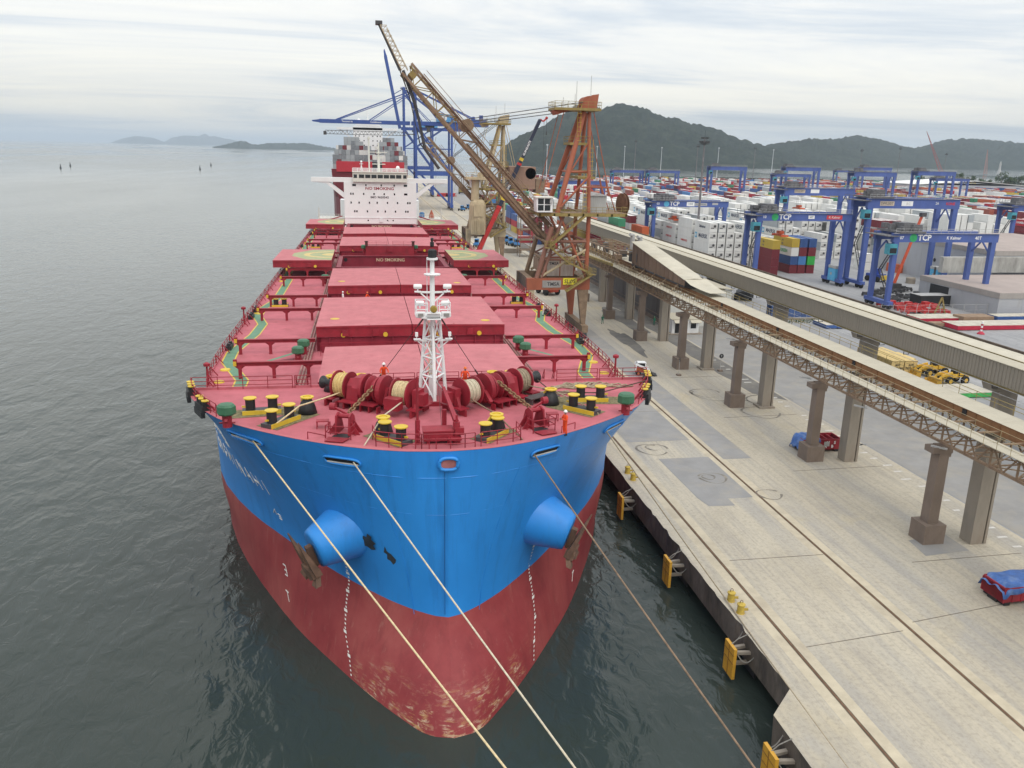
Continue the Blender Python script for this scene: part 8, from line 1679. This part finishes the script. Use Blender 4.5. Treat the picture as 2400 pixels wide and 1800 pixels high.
# ================================================================== FAR SHORE THINGS
for x, y, lb in ((-428, 1315, 'dark channel buoy at far left, nearer one of the left pair'), (-453, 1436, 'dark channel buoy at far left, farther one of the left pair'), (-249, 1376, 'dark channel buoy nearer one of the pair left of the ship'), (-276, 1634, 'dark channel buoy farther one of the pair left of the ship')):
    t = thing('buoy', lb, 'buoy', (x, y, 0), 0, 'channel buoys on the bay'); b = MB(); b.lathe([(1.4, -.5), (1.5, .4), (1.2, .9)], n=12); obj('float', b, M_BLACK, t); b = MB(); b.lathe([(1.0, .9), (.35, 4.6), (.5, 4.8), (.5, 5.6), (0, 5.9)], n=8); obj('lattice_top', b, M_BLACK, t)
def lcrane(lb, p, q, w, m):
    t = thing('construction_crane', lb, 'crane', p); p0 = V((0, 0, 0)); q0 = V(q) - V(p); b = MB(); a = V((w, 0, 0)); c_ = V((0, w, 0)); n = 14
    for o in (a, -a, c_): b.beam(p0 + o, q0, .8)
    for k in range(n): f, g = k / n, (k + 1) / n; A = (p0 + a * (1 - f)).lerp(q0 + a * (1 - f) * 0, f) if False else p0.lerp(q0, f) + a * (1 - f); B = p0.lerp(q0, g) - a * (1 - g); b.beam(A, B, .6); b.beam(p0.lerp(q0, f) - a * (1 - f), p0.lerp(q0, g) + a * (1 - g), .6)
    obj('lattice', b, m, t); return t
M_FRED = mat('far crane red', (.36, .07, .06), .6)
lcrane('far red lattice crane leaning left in front of the right range of hills', (1699, 2300, 4), (1630, 2300, 120), 7, M_FRED); lcrane('far pale red lattice mast near the right edge above the treeline', (1847, 2300, 2), (1841, 2300, 74), 6, mat('far crane pink', (.40, .20, .17), .6))
t = thing('far_tower', 'small white tower on the far bank near the right edge', 'tower', (1893, 2300, 3)); b = MB(); b.lathe([(7, 0), (5, 10), (3.5, 12), (3, 28), (1, 36), (0, 38)], n=10); obj('shaft', b, M_LGREY, t)
M_LEAF = mat('tree foliage', (.045, .075, .028), .9, var=.45, sc=.35); M_TRUNK = mat('tree trunk', (.10, .075, .05), .9)
def tree(lb, x, y, h, w, seed):
    t = thing('tree', lb, 'tree', (x, y, QZ), 0, 'trees on the far side of the yard'); rt_ = random.Random(seed); b = MB(); b.tube((0, 0, 0), (rt_.uniform(-.5, .5), 0, h * .55), .55, 7, .25)
    for k in range(5): a = k * 1.3 + rt_.random(); b.tube((0, 0, h * (.3 + .05 * k)), (w * .4 * cos(a), w * .4 * sin(a), h * (.6 + .06 * k)), .22, 5, .08)
    obj('trunk', b, M_TRUNK, t); b = MB(); cl = [(w * .42 * rt_.uniform(-1, 1), w * .42 * rt_.uniform(-1, 1), h * rt_.uniform(.5, .92), w * rt_.uniform(.14, .26)) for _ in range(11)]
    for cx_, cy_, cz, r in cl:
        for _ in range(55):
            u = V((rt_.gauss(0, 1), rt_.gauss(0, 1), rt_.gauss(0, .8))); u.normalize(); p = V((cx_, cy_, cz)) + u * r * rt_.uniform(.6, 1.1); e = V((rt_.gauss(0, 1), rt_.gauss(0, 1), rt_.gauss(0, 1))); e.normalize(); f = e.cross(u); 
            if f.length < .1: continue
            f.normalize(); s = rt_.uniform(.5, .95); b.add([p - e * s, p + f * s * .7, p + e * s, p - f * s * .7], [(0, 1, 2, 3)])
    obj('crown', b, M_LEAF, t)
rt2 = random.Random(31)
for k in range(22):
    x = 690 + k * 12.5 + rt2.uniform(-4, 4); y = 985 + rt2.uniform(-25, 40); tree('dark leafy tree in the far treeline on the right', x, y, rt2.uniform(11, 21), rt2.uniform(9, 15), k)
for k in range(9): container(rc.choice(['blue', 'grey', 'rust', 'white']), 640 + k * 26, 960, QZ, L=12.19, H=4.5, zone='in the single far row before the treeline', rot=radians(90)) if False else None
# hidden-side support: far warehouse roofs in the yard
t = thing('far_warehouse', 'long white roofed warehouse far off on the right behind the yard cranes', 'warehouse', (520, 735, QZ)); b = MB(); b.bb(0, 120, 0, 60, 0, 12); obj('wall', b, M_SHED, t); b = MB(); b.extr([(-1, -1, 12), (60, -1, 16), (121, -1, 12), (121, -1, 12.4), (60, -1, 16.4), (-1, -1, 12.4)], (0, 62, 0)); obj('roof', b, M_CTOP, t)
# bird over the quay
t = thing('bird', 'dark bird flying low over the quay between two columns', 'bird', (57.6, 84.6, 5.2), radians(30)); b = MB(); b.lathe([(0, -.28), (.07, -.18), (.1, 0), (.07, .16), (.04, .24), (.05, .3), (0, .4)], (0, 0, 0), (1, 0, 0), 10); b.add([(.1, .05, .02), (-.12, .05, .02), (-.2, .65, .12), (.0, .6, .14)], [(0, 1, 2, 3)]); b.add([(.1, -.05, .02), (.0, -.6, .14), (-.2, -.65, .12), (-.12, -.05, .02)], [(0, 1, 2, 3)]); b.add([(-.25, -.04, 0), (-.25, .04, 0), (-.5, .1, 0), (-.5, -.1, 0)], [(0, 1, 2, 3)]); obj('body', b, M_BLACK, t)
